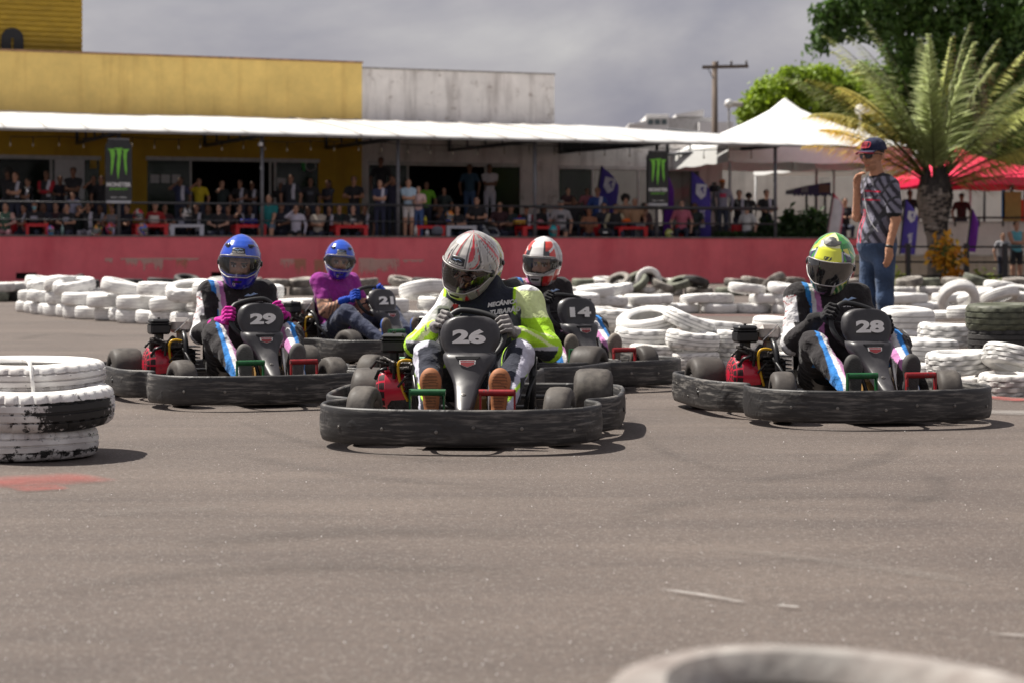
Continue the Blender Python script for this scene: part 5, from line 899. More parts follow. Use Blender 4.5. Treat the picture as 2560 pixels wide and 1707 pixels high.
def shoe(parent, a, t_, col, sole, tread, s, lace=None, pitch=12):
    """shoe with its sole to the front; a = heel, t_ = toe tip"""
    a, t_ = np.array(a, float), np.array(t_, float); d = (t_ - a) / np.linalg.norm(t_ - a); ln = np.linalg.norm(t_ - a); n = np.array((0, -1., 0)); n = n - d * (n @ d); n /= np.linalg.norm(n); sd = np.cross(d, n)
    def f(P):
        q = P - a; c = np.tile(np.array(col), (len(P), 1)); h = q @ n; l_ = q @ d; x = q @ sd; m = h > -.004; c[m] = sole
        w_ = np.sin((l_ - .0) * 2 * PI / .0135 + 26 * x * x * 30 * (1 if tread == 'arc' else 0) + (3.0 * np.sin(x * 190) if tread == 'wave' else 0)); c[(h > .016) & (w_ > .35)] = np.array(sole) * .40
        if lace is not None: c[(h < -.02) & (l_ < ln * .55)] = lace
        return c
    pr = [ell(a + d * .035 - n * .012, (.034, .042, .040), f), ell(a + d * ln * .45 - n * .010, (.038, .034, .07), f), ell(a + d * (ln - .055) - n * .006, (.051, .032, .066), f), cone(a + d * .03 - n * .05, a + d * .05 - n * .085, .04, .042, f)]
    for p in pr:
        if p['t'] == 'e': p['M'] = np.stack([sd, n, d])
    V, Q, cc = sdf_mesh(pr, .0050, .03, 0, 1, lambda P: (P - a) @ n - .020); return put('shoe', mesh('shoe', V, Q, pm('shoe leather', attr=True, rough=.7, var=.15, vs_=30), None, cc, True), parent)
def decal(parent, bvh, s, o, ux, uy, h, wx, mat, bold=.0, off=.004, nm='lettering', dirn=(0, 1, 0), shear=0.):
    """lettering laid onto the cloth: o centre, ux right, uy up, cast along dirn"""
    v, f = text_geo(s, bold, 2, shear); o, ux, uy, dn = Vector(o), Vector(ux).normalized(), Vector(uy).normalized(), Vector(dirn).normalized(); P = []
    for p in v:
        q = o + ux * p[0] * h * wx + uy * p[1] * h; hit = bvh.ray_cast(q - dn * .6, dn); P.append((hit[0] if hit[0] else q) - dn * off)
    return put(nm, mesh(nm, P, f, mat), parent)
def poly_decal(parent, bvh, pts, mat, nm, dirn=(0, 1, 0), off=.003):
    dn = Vector(dirn); P = []
    for p in pts: hit = bvh.ray_cast(Vector(p) - dn * .6, dn); P.append((hit[0] if hit[0] else Vector(p)) - dn * off)
    return put(nm, mesh(nm, P, [tuple(range(len(P)))], mat), parent)
def driver(label, loc, rz, steer, suit, gl, head, helm, shoes, lean=(0, 0), skin=SK, knee_w=.235, balac=None, fat=1., hands=(165, 15), elbow=.32, short=False, off=0., hx=None):
    """seated driver: one body mesh, with helmet, gloves and shoes as its parts; suit(part, P, side) gives the colours"""
    t = thing('person', label, 'person', (loc[0] + off * math.cos(rz), loc[1] + off * math.sin(rz), 0), rz, 'drivers in the karts'); lx, ly = lean; S = suit; b = fat
    pel = np.array((0, .27, .195)); che = np.array((lx * .6, .255 + ly * .5, .50)); nek = np.array((lx, .205 + ly, .675)); hc = np.array((lx * 1.15 if hx is None else hx, .150 + ly * 1.3, .825))
    tc_ = lambda P: S('torso', P, 0); pr = [ell(pel, (.185 * b, .15, .12), tc_), cone(pel + (0, .0, .06), che, .155 * b, .160 * b, tc_), ell(che + (0, .0, .02), (.195 * b, .135, .165), tc_), cone(nek - (0, 0, .06), nek + (0, -.01, .04), .075, .062, tc_, .03)]
    M = Matrix.Translation(hc) @ Matrix.Rotation(R(head[0]), 4, 'Z') @ Matrix.Rotation(R(head[2]), 4, 'Y') @ Matrix.Rotation(R(head[1]), 4, 'X')
    hp, fc, tp = head_prims(M @ Matrix.Translation((0, .012, -.046)), skin, (.03, .02, .015), balac); pr += hp; pr.append(cone(nek, tp((0, .03, -.06)), .055, .058, balac or skin, .03)); wm = WMAT @ Matrix.Rotation(steer * 2.0, 4, 'Z'); gts = []
    for s in (-1, 1):
        sh = np.array((s * .172 * b + lx, .225 + ly, .635)); ang = R(hands[0]) if s < 0 else R(hands[1])
        rp_ = wm @ Vector((.150 * math.cos(ang), .142 * math.sin(ang), 0)); tg = (wm.to_3x3() @ Vector((-math.sin(ang), math.cos(ang), 0))).normalized(); rad = (wm.to_3x3() @ Vector((math.cos(ang), math.sin(ang), 0))).normalized(); nrm = (wm.to_3x3() @ Vector((0, 0, 1))).normalized()
        bk = (rad + nrm * .15).normalized(); wr = rp_ + rad * .060 - nrm * .078 + Vector((0, .0, -.012)); el_ = ik(sh, wr, .285, .255, (s * elbow, .35, -.8)); wr = np.array(wr)
        ac = lambda P, s=s: S('uparm', P, s); fcx = lambda P, s=s: S('forearm', P, s)
        pr += [cone(nek - (0, -.01, .045), sh, .066, .070 * b, lambda P, s=s: S('shoulder', P, s), .05), cone(sh, el_, .066 * b, .056 * b, ac, .04)]
        pr.append(cone(el_, wr + (np.array(el_) - wr) * .10, .056 * b if not short else .046, .044 if not short else .030, fcx, .03))
        gts.append((rp_, tg if s < 0 else -tg, bk, wr))
        hip = np.array((s * .095, .20, .205)); kn = np.array((s * knee_w, -.165, .385)); an = np.array((s * .165, -.53, .165))
        pr += [cone(hip, kn, .098 * b, .072, lambda P, s=s: S('thigh', P, s), .05), cone(kn, an, .068, .050, lambda P, s=s: S('calf', P, s), .03)]
    V, Q, cc = sdf_mesh(pr, .0066, .036, .0066, 31.); body = put('body', mesh('body', V, Q, cloth_m, None, cc, True), t); bvh = BVHTree.FromPolygons([Vector(v) for v in V], Q)
    for i, (rp_, tg, bk, wr) in enumerate(gts): glove(t, rp_, tg, bk, wr, gl, i)
    for s in (-1, 1): shoe(t, (s * .150, -.595, .095), (s * .160, -.570, .345), *shoes, s)
    h = helmet(t, M, **helm); return t, bvh, M, gts
# ------------------------------------------------------------------ karts and drivers in place
BLK = np.array((.027, .024, .026)); WH = np.array((.70, .69, .70)); BLU = np.array((.03, .20, .55)); PNK = np.array((.50, .20, .42)); NEON = np.array((.42, .74, .03)); PALE = np.array((.72, .82, .40))
def suit_black(part, P, s):
    c = np.tile(BLK, (len(P), 1)); x, y, z = P.T; fr = y < .26
    if part in ('torso', 'shoulder'):
        o = -.130 - .10 * np.clip(z - .45, 0, .3); q = x - o; m = (z > .38) & (x < 0); c[m & (q > -.030) & (q < .0)] = BLU; c[m & (q >= 0) & (q < .022)] = WH; c[m & (q >= .022) & (q < .050)] = PNK
    if part == 'uparm': m = (x * s > .262) | ((x * s > .235) & (z > .50)); c[m] = WH; n_ = m & (np.sin(z * 160 + 1.5 * np.sin(y * 90)) > .86) & (np.abs(y - .17) < .035); c[n_] = (.35, .05, .05)
    if part == 'calf':
        q = x * s; c[(q > .205) & (q < .236)] = BLU; c[(q > .178) & (q <= .205)] = WH; c[(q > .150) & (q <= .178)] = PNK
    if part == 'thigh':
        q = x * s - .13 - .15 * (.2 - y); u = (z > .26); c[u & (q > .02) & (q < .045)] = BLU; c[u & (q > -.005) & (q <= .02)] = WH; c[u & (q > -.03) & (q <= -.005)] = PNK
    return c
def suit_neon(part, P, s):
    c = np.tile(np.array((.020, .023, .036)), (len(P), 1)); x, y, z = P.T
    if part == 'torso': c[z < .46] = (.055, .058, .068); c[np.abs(x) > .155] = (.10, .105, .12); c[(x < -.10) & (x > -.118) & (z < .55)] = NEON; c[(z < .33) & (np.abs(x) > .10)] = (.60, .58, .66)
    if part == 'shoulder': c[x * s > .165] = PALE if s > 0 else WH; c[(x * s > .165) & (x * s < .18)] = NEON; c[(x * s > .19) & (z > .69)] = WH
    if part == 'uparm': c[:] = PALE if s > 0 else WH; m = z < (.56 if s > 0 else .50); c[m] = NEON; c[(x * s < .205) & (z < .60)] = (.07, .075, .085); c[(z < .44) & (x * s < .26)] = (.02, .02, .025)
    if part == 'forearm': c[:] = NEON; q = np.sin(z * 90 + y * 60); c[(q > .55)] = PALE; lo = z < np.percentile(z, 22); c[lo] = (.025, .027, .033); c[(z < np.percentile(z, 30)) & ~lo] = (.5, .5, .55); c[y < -.165] = (.015, .015, .017)
    if part == 'thigh': q = x * s; c[:] = (.028, .031, .043); c[q > (.222 if s > 0 else .228) - .12 * (z - .3)] = (.50, .49, .57); d = np.abs((q - .19) - .55 * (y + .06)); c[(d < .010) & (z > .33)] = NEON
    if part == 'calf': q = x * s; c[:] = (.50, .49, .58); c[q < (.185 if s > 0 else .205) + .22 * (z - .17)] = (.022, .025, .04); c[(np.abs(z - .27 - 1.3 * (q - .24)) < .012) & (q > .19)] = NEON; c[(q > .238) & (z < .30)] = (.02, .02, .025)
    return c
def suit_polo(part, P, s):
    c = np.tile(np.array((.27, .026, .235)), (len(P), 1)); x, y, z = P.T
    if part == 'torso': m = (np.abs(x) < .05) & (z > .66); c[m] = (.20, .018, .18); c[z < .20] = (.035, .042, .075)
    if part in ('thigh', 'calf'): c[:] = (.036, .044, .080); c[np.sin(70 * y + 40 * z) > .8] = (.052, .06, .10)
    if part == 'uparm': m = z < .495; c[m] = SK; c[(z < .515) & ~m] = (.19, .016, .17); k = m & (s < 0); c[k & (np.sin(110 * z + 50 * y + 2 * np.sin(80 * x)) > .1)] = (.14, .085, .065)
    if part == 'forearm': c[:] = SK; k = np.sin(150 * y + 60 * z + 2.5 * np.sin(95 * x)) > .05; c[k & (s < 0) & (y > -.12)] = (.13, .085, .07)
    return c
def suit_grey(part, P, s): return np.tile(np.array((.04, .04, .045)), (len(P), 1))
wtx = pm('white stitched print', (.66, .65, .66), .7, var=.05)
PL = {26: (-.19, 9.645, -4.3), 28: (1.74, 10.875, 10.), 29: (-1.664, 12.055, 22.), 21: (-1.34, 16.59, 44.), 14: (.245, 13.45, 25.), 0: (-.235, 12.35, -22.)}
KL = {26: 'black go-kart number 26 leading in the centre, driver in neon sleeves', 28: 'black go-kart number 28 in front of the white tyre pile', 29: 'black go-kart number 29 with the pink-gloved driver', 21: 'black go-kart number 21 driven by the man in the purple polo shirt', 14: 'black go-kart number 14 behind the leading kart', 0: 'black go-kart mostly hidden behind kart number 26'}
ST = {26: R(-7), 28: R(-10), 29: R(6), 21: R(4), 14: R(-4), 0: R(5)}
OFF = {26: .02, 28: .075, 29: .065, 21: .06, 14: .045, 0: 0.}
for n_, (x, y, a) in PL.items(): make_kart(KL[n_], str(n_) if n_ else None, (x, y), R(a), ST[n_], n_ + 3, {26: .0007, 28: .0009, 29: .0006, 21: .0016, 14: .0008, 0: .001}[n_], OFF[n_])
HB_ = dict(paint=paint_blue, visor_m=vis_clear, coat_m=coat_m_blue, sticker='FERAS DE KART', vents=(0, 'wings'))
BAL = (.012, .012, .013)
def at(n_): return dict(loc=PL[n_][:2], rz=R(PL[n_][2]), steer=ST[n_], off=OFF[n_])
def feras(t, bvh, x0=.06):
    decal(t, bvh, 'FERAS DE KART', (x0, -.2, .585), (1, 0, 0), (0, 0, 1), .017, 1.05, wtx, .03); poly_decal(t, bvh, [(x0 + a, -.2, .618 + b) for a, b in ((-.045, -.008), (-.02, .008), (0, .002), (.02, .014), (.05, .006), (.03, .002), (.0, -.006))], pm('pale blue print', (.35, .5, .75)), 'chest_emblem')
t, bv, M, g_ = driver('person in neon yellow and black racing suit with swirl-patterned helmet driving kart 26', **at(26), suit=suit_neon, gl=(.27, .255, .25), head=(-24, 22, 17), helm=dict(paint=paint_26, visor_m=vis_smoke, coat_m=coat_m_any, sticker='FERAS DE KART'), shoes=((.16, .06, .03), (.34, .125, .045), 'arc'), lean=(.05, -.02), hx=-.035, fat=1.04, hands=(168, 32), knee_w=.215, elbow=.75)
decal(t, bv, 'MECÂNICA', (.115, -.2, .632), (1, 0, .14), (-.1, 0, 1), .028, 1.0, wtx, .05, .004, 'lettering', (0, 1, 0), .25); decal(t, bv, 'TUBARÃO', (.13, -.2, .595), (1, 0, .14), (-.1, 0, 1), .030, 1.05, wtx, .05, .004, 'lettering', (0, 1, 0), .25)
gear = [(-.115 + (.036 if i % 2 else .029) * math.cos(2 * PI * i / 20), -.2, .592 + (.036 if i % 2 else .029) * math.sin(2 * PI * i / 20)) for i in range(20)]; poly_decal(t, bv, gear, wtx, 'gear_emblem'); poly_decal(t, bv, [(-.115 + .026 * math.cos(2 * PI * i / 16), -.2, .592 + .026 * math.sin(2 * PI * i / 16)) for i in range(16)], pm('charcoal print', (.05, .05, .055), .7), 'gear_emblem', off=.005); poly_decal(t, bv, [(-.14, -.2, .597), (-.125, -.2, .624), (-.10, -.2, .622), (-.105, -.2, .607), (-.12, -.2, .597), (-.105, -.2, .584), (-.13, -.2, .582)], pm('red print', (.5, .03, .03), .7), 'gear_emblem', off=.007)
gm = M @ Matrix.Translation((0, .012, -.046)); gs = MB()
for s in (-1, 1):
    gs.tube([gm @ Vector((s * (.036 + .026 * math.cos(a)), -.112 + .012 * (abs(math.cos(a)) if math.cos(a) > 0 else 0), .012 + .019 * math.sin(a))) for a in np.linspace(0, 2 * PI, 17)[:-1]], .0026, 5, 0, True); gs.tube([gm @ Vector((s * .062, -.10, .016)), gm @ Vector((s * .078, -.03, .018))], .0025, 5)
gs.tube([gm @ Vector((-.010, -.113, .016)), gm @ Vector((.010, -.113, .016))], .0026, 5); gs.put('eyeglasses', box_m, t, True)
t, bv, M, _ = driver('person in black racing suit with yellow and green helmet driving kart 28', **at(28), suit=suit_black, gl=(.016, .015, .017), head=(-28, 14, 9), helm=dict(paint=paint_28, visor_m=vis_dark, coat_m=coat_m_any, vents=(0, 'top')), shoes=((.02, .02, .02), (.05, .047, .045), 'wave'), lean=(-.03, -.02), hands=(172, 22)); feras(t, bv)
t, bv, M, _ = driver('person in black racing suit with blue helmet and pink gloves driving kart 29', **at(29), suit=suit_black, gl=(.62, .022, .33), head=(-20, 2, 3), helm=HB_, shoes=((.02, .02, .02), (.10, .095, .09), 'wave'), balac=BAL, lean=(0, 0), hands=(160, 8)); feras(t, bv)
t, bv, M, _ = driver('person in purple polo shirt with tattooed arm and blue helmet driving kart 21', **at(21), suit=suit_polo, gl=(.012, .06, .42), head=(-34, 3, 5), helm=HB_, shoes=((.02, .11, .48), (.12, .095, .075), 'wave'), lean=(0, .05), hands=(155, 28), elbow=.15, short=True, skin=SK); decal(t, bv, 'BARTHÔ', (.085, -.2, .565), (1, 0, .1), (0, 0, 1), .022, .95, pm('orange stitched print', (.65, .20, .03), .7), .03)
t, bv, M, _ = driver('person in black racing suit with white and red helmet driving kart 14', **at(14), suit=suit_black, gl=(.016, .015, .017), head=(-46, 4, 4), helm=dict(paint=paint_14, visor_m=vis_clear, coat_m=coat_m_any), shoes=((.10, .085, .07), (.20, .17, .14), 'wave'), balac=BAL, lean=(-.01, 0), hands=(150, 20), skin=(.52, .30, .22)); feras(t, bv)
driver('person with neon yellow helmet hidden behind the driver of kart 26', **at(0), suit=suit_grey, gl=(.02, .02, .02), head=(10, 0, 0), helm=dict(paint=paint_yel, visor_m=vis_smoke, coat_m=coat_m_any), shoes=((.02, .02, .02), (.05, .05, .05), 'wave'))

# ------------------------------------------------------------------ the man standing on the track
def hand_prims(w_, d, n, s, curl, col, sz=1.):
    """open hand: wrist w_, finger direction d, palm normal n"""
    w_, d, n = Vector(w_), Vector(d).normalized(), Vector(n).normalized(); n = (n - d * n.dot(d)).normalized(); sd = d.cross(n) * s; pr = [cone(w_, w_ + d * .03 * sz, .026, .030, col, .02)]
    for i, (o_, l_) in enumerate(((-.030, .070), (-.010, .080), (.010, .076), (.028, .060))):
        b = w_ + d * (.085 - .004 * abs(i - 1.2)) * sz + sd * o_ * sz; pr.append(cone(w_ + d * .02 + sd * o_ * .5, b, .017 * sz, .0125 * sz, col, .014)); p = b; v = d.copy()
        for j, (q, r_) in enumerate(((.45, .0102), (.32, .0092), (.25, .0082))): v = (v * math.cos(R(curl)) + n * math.sin(R(curl))).normalized(); e_ = p + v * l_ * q * sz; pr.append(cone(p, e_, r_ * sz, r_ * .92 * sz, col, .004)); p = e_
    b = w_ + d * .025 - sd * .028; m_ = b + (d * .7 - sd * .6 + n * .25).normalized() * .042; e_ = m_ + (d * .85 - sd * .15 + n * .35).normalized() * .034; pr += [cone(b, m_, .0155, .0125, col, .012), cone(m_, e_, .0120, .0095, col, .005)]; return pr
SKM = np.array((.44, .225, .14))
def shirt_c(P):
    x, y, z = P.T; c = np.tile(np.array((.175, .17, .22)), (len(P), 1)); q = np.sin(84 * (x * .75 + z * .62 + .45 * y) + 1.6 * np.sin(13 * z + 9 * x)); c[q > .30] = (.040, .038, .050); c[q < -.80] = (.22, .215, .27); q2 = np.sin(55 * (z * .5 - x * .7) + 1.5 * np.sin(14 * z)); c[(q2 > .82)] = (.05, .05, .06)
    f = y < -.0; l1 = np.abs(x + .045 + .03 * np.sin(8 * z)) < .0065; l2 = np.abs(x + .015 - .05 * np.clip(1.25 - z, 0, 1)) < .0055; l3 = np.abs(x + .075 - .10 * np.clip(1.2 - z, 0, 1)) < .0050; c[f & (z < 1.24) & (l1 | l2 | l3)] = (.60, .04, .09); c[f & (z > 1.27) & (z < 1.42) & (np.abs(np.sin(44 * z + 3 * x)) > .965) & (x > -.06) & (x < .13)] = (.55, .03, .07); c[(z > 1.515)] = (.014, .014, .018); return c
def jean_c(P):
    x, y, z = P.T; c = np.tile(np.array((.040, .066, .125)), (len(P), 1)); k = np.clip(np.sin(26 * z + 5 * x + 9 * y) * .5 + .5, 0, 1)[:, None]; c = c * (.75 + .5 * k); c[(np.abs(x) < .13) & (y < -.06)] *= 1.25; return c
mn = thing('person', 'person in navy cap, sunglasses, patterned grey shirt and jeans standing on the track', 'person', ((2192 - 1280) / F * 16.7, 16.7, 0), R(-64))
slv = lambda P: np.where((P[:, 2] < 1.205)[:, None], np.array((.012, .012, .014)), shirt_c(P))
pr = [ell((0, .01, .96), (.155, .120, .13), jean_c), ell((0, .0, 1.10), (.152, .125, .16), shirt_c), ell((0, .005, 1.30), (.160, .122, .17), shirt_c), ell((0, .02, 1.42), (.165, .10, .10), shirt_c), cone((-.10, .02, 1.475), (.10, .02, 1.475), .062, .062, shirt_c, .05), cone((0, .012, 1.48), (0, -.012, 1.60), .060, .056, lambda P: np.where((P[:, 2] < 1.522)[:, None], np.array((.014, .014, .018)), SKM), .03), cone((0, 0, .955), (0, .0, 1.02), .168, .162, lambda P: np.where((P[:, 2] < .955)[:, None], jean_c(P), shirt_c(P)))]
for s in (-1, 1):
    hip, kn, an = (s * .09, .01, .90), (s * .10, -.02 if s < 0 else .01, .50), (s * .11, .02, .09); pr += [cone(hip, kn, .098, .070, jean_c, .04), cone(kn, an, .070, .058, jean_c, .03)]
shL, shR = (-.175, .02, 1.435), (.175, .02, 1.435); eL = (-.185, -.065, 1.18); wL = (-.095, -.135, 1.455); eR = (.215, .03, 1.155); wR = (.215, -.035, .915)
for sh, el_, wr in ((shL, eL, wL), (shR, eR, wR)): pr += [cone(sh, np.array(sh) * .25 + np.array(el_) * .75, .066, .066, slv, .04), cone(np.array(sh) * .4 + np.array(el_) * .6, el_, .044, .041, SKM, .01), cone(el_, wr, .042, .028, SKM, .02)]
pr += hand_prims(wR, (0, -.06, -1), (-1, -.2, 0), -1, 14, SKM); pr += hand_prims(wL, (.42, -.10, .85), (.75, .25, -.3), 1, 38, SKM, .95)
HMm = Matrix.Translation((0, -.035, 1.680)) @ Matrix.Scale(1.12, 4) @ Matrix.Rotation(R(14), 4, 'Z') @ Matrix.Rotation(R(6), 4, 'X'); hp, fc, tp = head_prims(HMm, SKM, (.05, .04, .035)); pr += hp
for s in (-1, 1): pr.append(ell(tp((s * .080, .012, .0)), (.010, .018, .030), SKM * .95, None, .008))
V, Q, cc = sdf_mesh(pr, .0075, .035, .0022, 22.); put('body', mesh('body', V, Q, cloth_m, None, cc, True), mn); bv = BVHTree.FromPolygons([Vector(v) for v in V], Q)
decal(mn, bv, 'ENDURO', (.03, -.3, 1.335), (1, 0, .08), (0, 0, 1), .017, 1., wtx, .02)
cpv = []; cco = []; na, nz_ = 40, 12
for j in range(nz_ + 1):
    f = j / nz_; a_ = f * PI / 2
    for i in range(na): th = 2 * PI * i / na; cpv.append((.088 * math.sin(th) * math.cos(a_) ** .8, .012 - .108 * math.cos(th) * math.cos(a_) ** .8, .045 + .098 * math.sin(a_))); cco.append((.018, .022, .055))
cf = [(j * na + i, j * na + (i + 1) % na, (j + 1) * na + (i + 1) % na, (j + 1) * na + i) for j in range(nz_) for i in range(na)]; k = len(cpv)
for i in range(13):
    th = (i / 12 - .5) * 2.1
    for q, (e_, dz) in enumerate(((0, 0), (.6, -.004), (1., -.022 + .016 * math.cos(th)))): cpv.append((.088 * math.sin(th) * (1 - .02 * e_), .012 - .106 * math.cos(th) - .075 * e_ * math.cos(th * .8), .048 + dz - .012 * abs(th) * e_)); cco.append((.35, .015, .03) if q == 2 else (.02, .024, .06))
cf += [(k + i * 3 + q, k + (i + 1) * 3 + q, k + (i + 1) * 3 + q + 1, k + i * 3 + q + 1) for i in range(12) for q in range(2)]
cap = put('cap', mesh('cap', cpv, cf, cloth_m, None, np.array(cco), True), mn); cap.matrix_local = HMm; cap.modifiers.new('thickness', 'SOLIDIFY').thickness = .004
lgm = MB()
for x0_, x1_, z0_, z1_ in ((-.040, .040, .108, .114), (-.046, .046, .072, .078)): pass
ring = lambda w_, h_, cz_: [(w_ * math.copysign(abs(math.cos(a)) ** .5, math.cos(a)), -.100 - .010, cz_ + h_ * math.copysign(abs(math.sin(a)) ** .5, math.sin(a))) for a in np.linspace(0, 2 * PI, 25)[:-1]]
def on_cap(p): x, _, z = p; f = max(0., min(1., (z - .045) / .098)); ca = math.cos(math.asin(f)) ** .8; return (x, .012 - .108 * ca * math.sqrt(max(0, 1 - (x / (.088 * ca + 1e-6)) ** 2)) - .004, z)
lgm.tube([on_cap(p) for p in ring(.040, .021, .092)], .0035, 5, 0, True); lgm.tube([on_cap(p) for p in ((-.02, 0, .080), (-.02, 0, .104), (.018, 0, .104), (.02, 0, .098), (-.018, 0, .092), (.022, 0, .086), (.018, 0, .080), (-.02, 0, .080))], .003, 5); lgm.put('cap_emblem', pm('red embroidery', (.55, .015, .04), .6), cap)
sg_ = MB()
for s in (-1, 1):
    pts = [(s * .008, .028), (s * .062, .030), (s * .060, .004), (s * .040, -.010), (s * .016, -.004)]; V = [(x, -.108 + .5 * x * x / .08, z) for x, z in pts] + [(x, -.104 + .5 * x * x / .08, z) for x, z in pts]; sg_.add(V, [(0, 1, 2, 3, 4), (9, 8, 7, 6, 5)] + [(i, 5 + i, 5 + (i + 1) % 5, (i + 1) % 5) for i in range(5)]); sg_.tube([(s * .062, -.085, .024), (s * .082, -.03, .022), (s * .083, .02, .010)], .0035, 5)
sg_.tube([(-.012, -.109, .024), (.012, -.109, .024)], .004, 5); o = sg_.put('sunglasses', pm('black lenses', (.006, .006, .007), .12), mn); o.matrix_local = HMm
wv = (Vector(wR) - Vector(eR)).normalized(); wc_ = Vector(wR) - wv * .012; MB().tube([wc_ - wv * .011, wc_ + wv * .011], .034, 14).put('watch', pm('black strap', (.012, .012, .013), .5), mn, True)
for s in (-1, 1):
    f = lambda P: np.where((P[:, 2] < .025)[:, None], np.array((.6, .6, .6)), np.array((.03, .03, .035))); V, Q, cc = sdf_mesh([cone((s * .11, .04, .045), (s * .115, -.12, .035), .042, .036, f), cone((s * .11, .03, .05), (s * .11, .02, .10), .045, .05, f)], .01, .03, 0, 1, lambda P: .004 - P[..., 2]); put('shoe', mesh('shoe', V, Q, cloth_m, None, cc, True), mn)
MB().tube(smooth_curve([(-.03, -.115, 1.49), (.02, -.135, 1.30), (.08, -.13, 1.15), (.15, -.10, 1.05)], 6), .003, 5).put('cord', wht_m, mn)
# ------------------------------------------------------------------ tyres
def tyre_prof(Rr, W, rim):
    h = W / 2; o = [(rim, -h * .62), (rim + .010, -h * .80), (Rr * .70, -h * .99), (Rr * .82, -h), (Rr * .92, -h * .90), (Rr * .965, -h * .76), (Rr * .985, -h * .55), (Rr * .988, -h * .50), (Rr * .965, -h * .48), (Rr * .965, -h * .40), (Rr * .992, -h * .38), (Rr, -h * .08), (Rr * .972, -h * .06)]
    p = o + [(r, -z) for r, z in o[::-1]]; return p + [(rim + .004, h * .56), (Rr * .80, h * .72), (Rr * .92, h * .40), (Rr * .92, -h * .40), (Rr * .80, -h * .72), (rim + .004, -h * .56)]
def tyre_mesh(name, mat, Rr=.29, W=.17, rim=.165, pat='rib', n=72, sag=.0, seed=0, cols=None, gv=(.5, .7)):
    P = tyre_prof(Rr, W, rim); k = len(P); V = []; GC = []; r = random.Random(seed); ph = [r.random() * 6 for _ in range(4)]
    for i, (q, z) in enumerate(P):
        for j in range(n):
            a = 2 * PI * j / n; rr = q; zz = z; tread = 5 <= i <= k - 12
            if pat == 'rib' and tread and j % 4 == (1 if z < 0 else 3) and (abs(z) > W * .2): rr -= .012
            elif pat == 'block' and tread and (j + (i // 3) * 2) % 4 < 1: rr -= .010
            elif pat == 'block' and tread and (j + (2 if z > 0 else 0)) % 4 == 3 and abs(z) < W * .3: rr -= .008
            elif pat == 'slash' and tread and int(j + abs(z) / W * 14) % 5 == 0: rr -= .008
            GC.append(gv[0] if rr < q - .001 else (gv[1] if i in (8, 9, 12, 13, 16, 17) else 1. - .12 * ((j * 7 + i * 3) % 5 == 0))); rr *= 1 + .012 * math.sin(2 * a + ph[0]) + .006 * math.sin(3 * a + ph[1]); zz += sag * math.sin(2 * a + ph[2])
            V.append((rr * math.cos(a), rr * math.sin(a), zz))
    Q = [(i * n + j, i * n + (j + 1) % n, ((i + 1) % k) * n + (j + 1) % n, ((i + 1) % k) * n + j) for i in range(k) for j in range(n)]
    return mesh(name, V, Q, mat, None, cols(np.array(V)) if cols else np.repeat(np.array(GC)[:, None], 3, 1), True, 32)
whA = pm('white tyre paint', mulattr=True, base=(.74, .73, .71), rough=.6, var=.10, vs_=9, bump=.08, bs=90, dirt=(.30, .27, .25), ds=5, dlo=.60, dhi=.82); whB = pm('grubby white tyre paint', mulattr=True, base=(.70, .68, .65), rough=.65, var=.16, vs_=7, bump=.10, bs=90, dirt=(.16, .14, .13), ds=4.5, dlo=.52, dhi=.74)
gyA = pm('dirty grey tyre', mulattr=True, base=(.34, .31, .275), rough=.8, var=.35, vs_=5, bump=.3, bs=40, dirt=(.10, .09, .08), ds=4, dlo=.42, dhi=.68); gyB = pm('bare black tyre', mulattr=True, base=(.030, .028, .027), rough=.7, var=.3, vs_=8, bump=.2, bs=40, dirt=(.12, .11, .10), ds=5, dlo=.5, dhi=.75); olv = pm('greenish rubber', mulattr=True, base=(.075, .08, .052), rough=.6, var=.3, vs_=9, dirt=(.20, .19, .14), ds=40, dlo=.62, dhi=.7); gyC = pm('olive grey tyre', mulattr=True, base=(.20, .21, .16), rough=.8, var=.3, vs_=6, dirt=(.06, .06, .05), ds=4, dlo=.45, dhi=.7)
TM = {}
whC = pm('bright white tyre paint', mulattr=True, base=(.80, .79, .77), rough=.6, var=.06, vs_=5, bump=.05, bs=60, dirt=(.42, .40, .37), ds=4, dlo=.62, dhi=.85)
for key, mt in (('W', whC), ('A', whA), ('B', whB), ('G', gyA), ('K', gyB), ('C', gyC)):
    for q, pt in enumerate(('rib', 'block', 'smooth', 'slash')): TM[key + str(q)] = tyre_mesh('tyre', mt, .29, (.165, .175, .17, .168)[q], (.165, .17, .16, .165)[q], pt, 48, .004, q + 3, None, (.72, .86) if key == 'W' else (.5, .7))
rt_ = random.Random(21)
def tyre(key, loc, scale=1., tilt=(0, 0), label='', group=None, me=None, nm='painted_tyre', rz=None):
    o = put(nm, me or TM[key], None, loc, (tilt[0], tilt[1], rz if rz is not None else rt_.uniform(0, 6.28)), scale); tag(o, label, 'tyre', group); return o
HT = .166
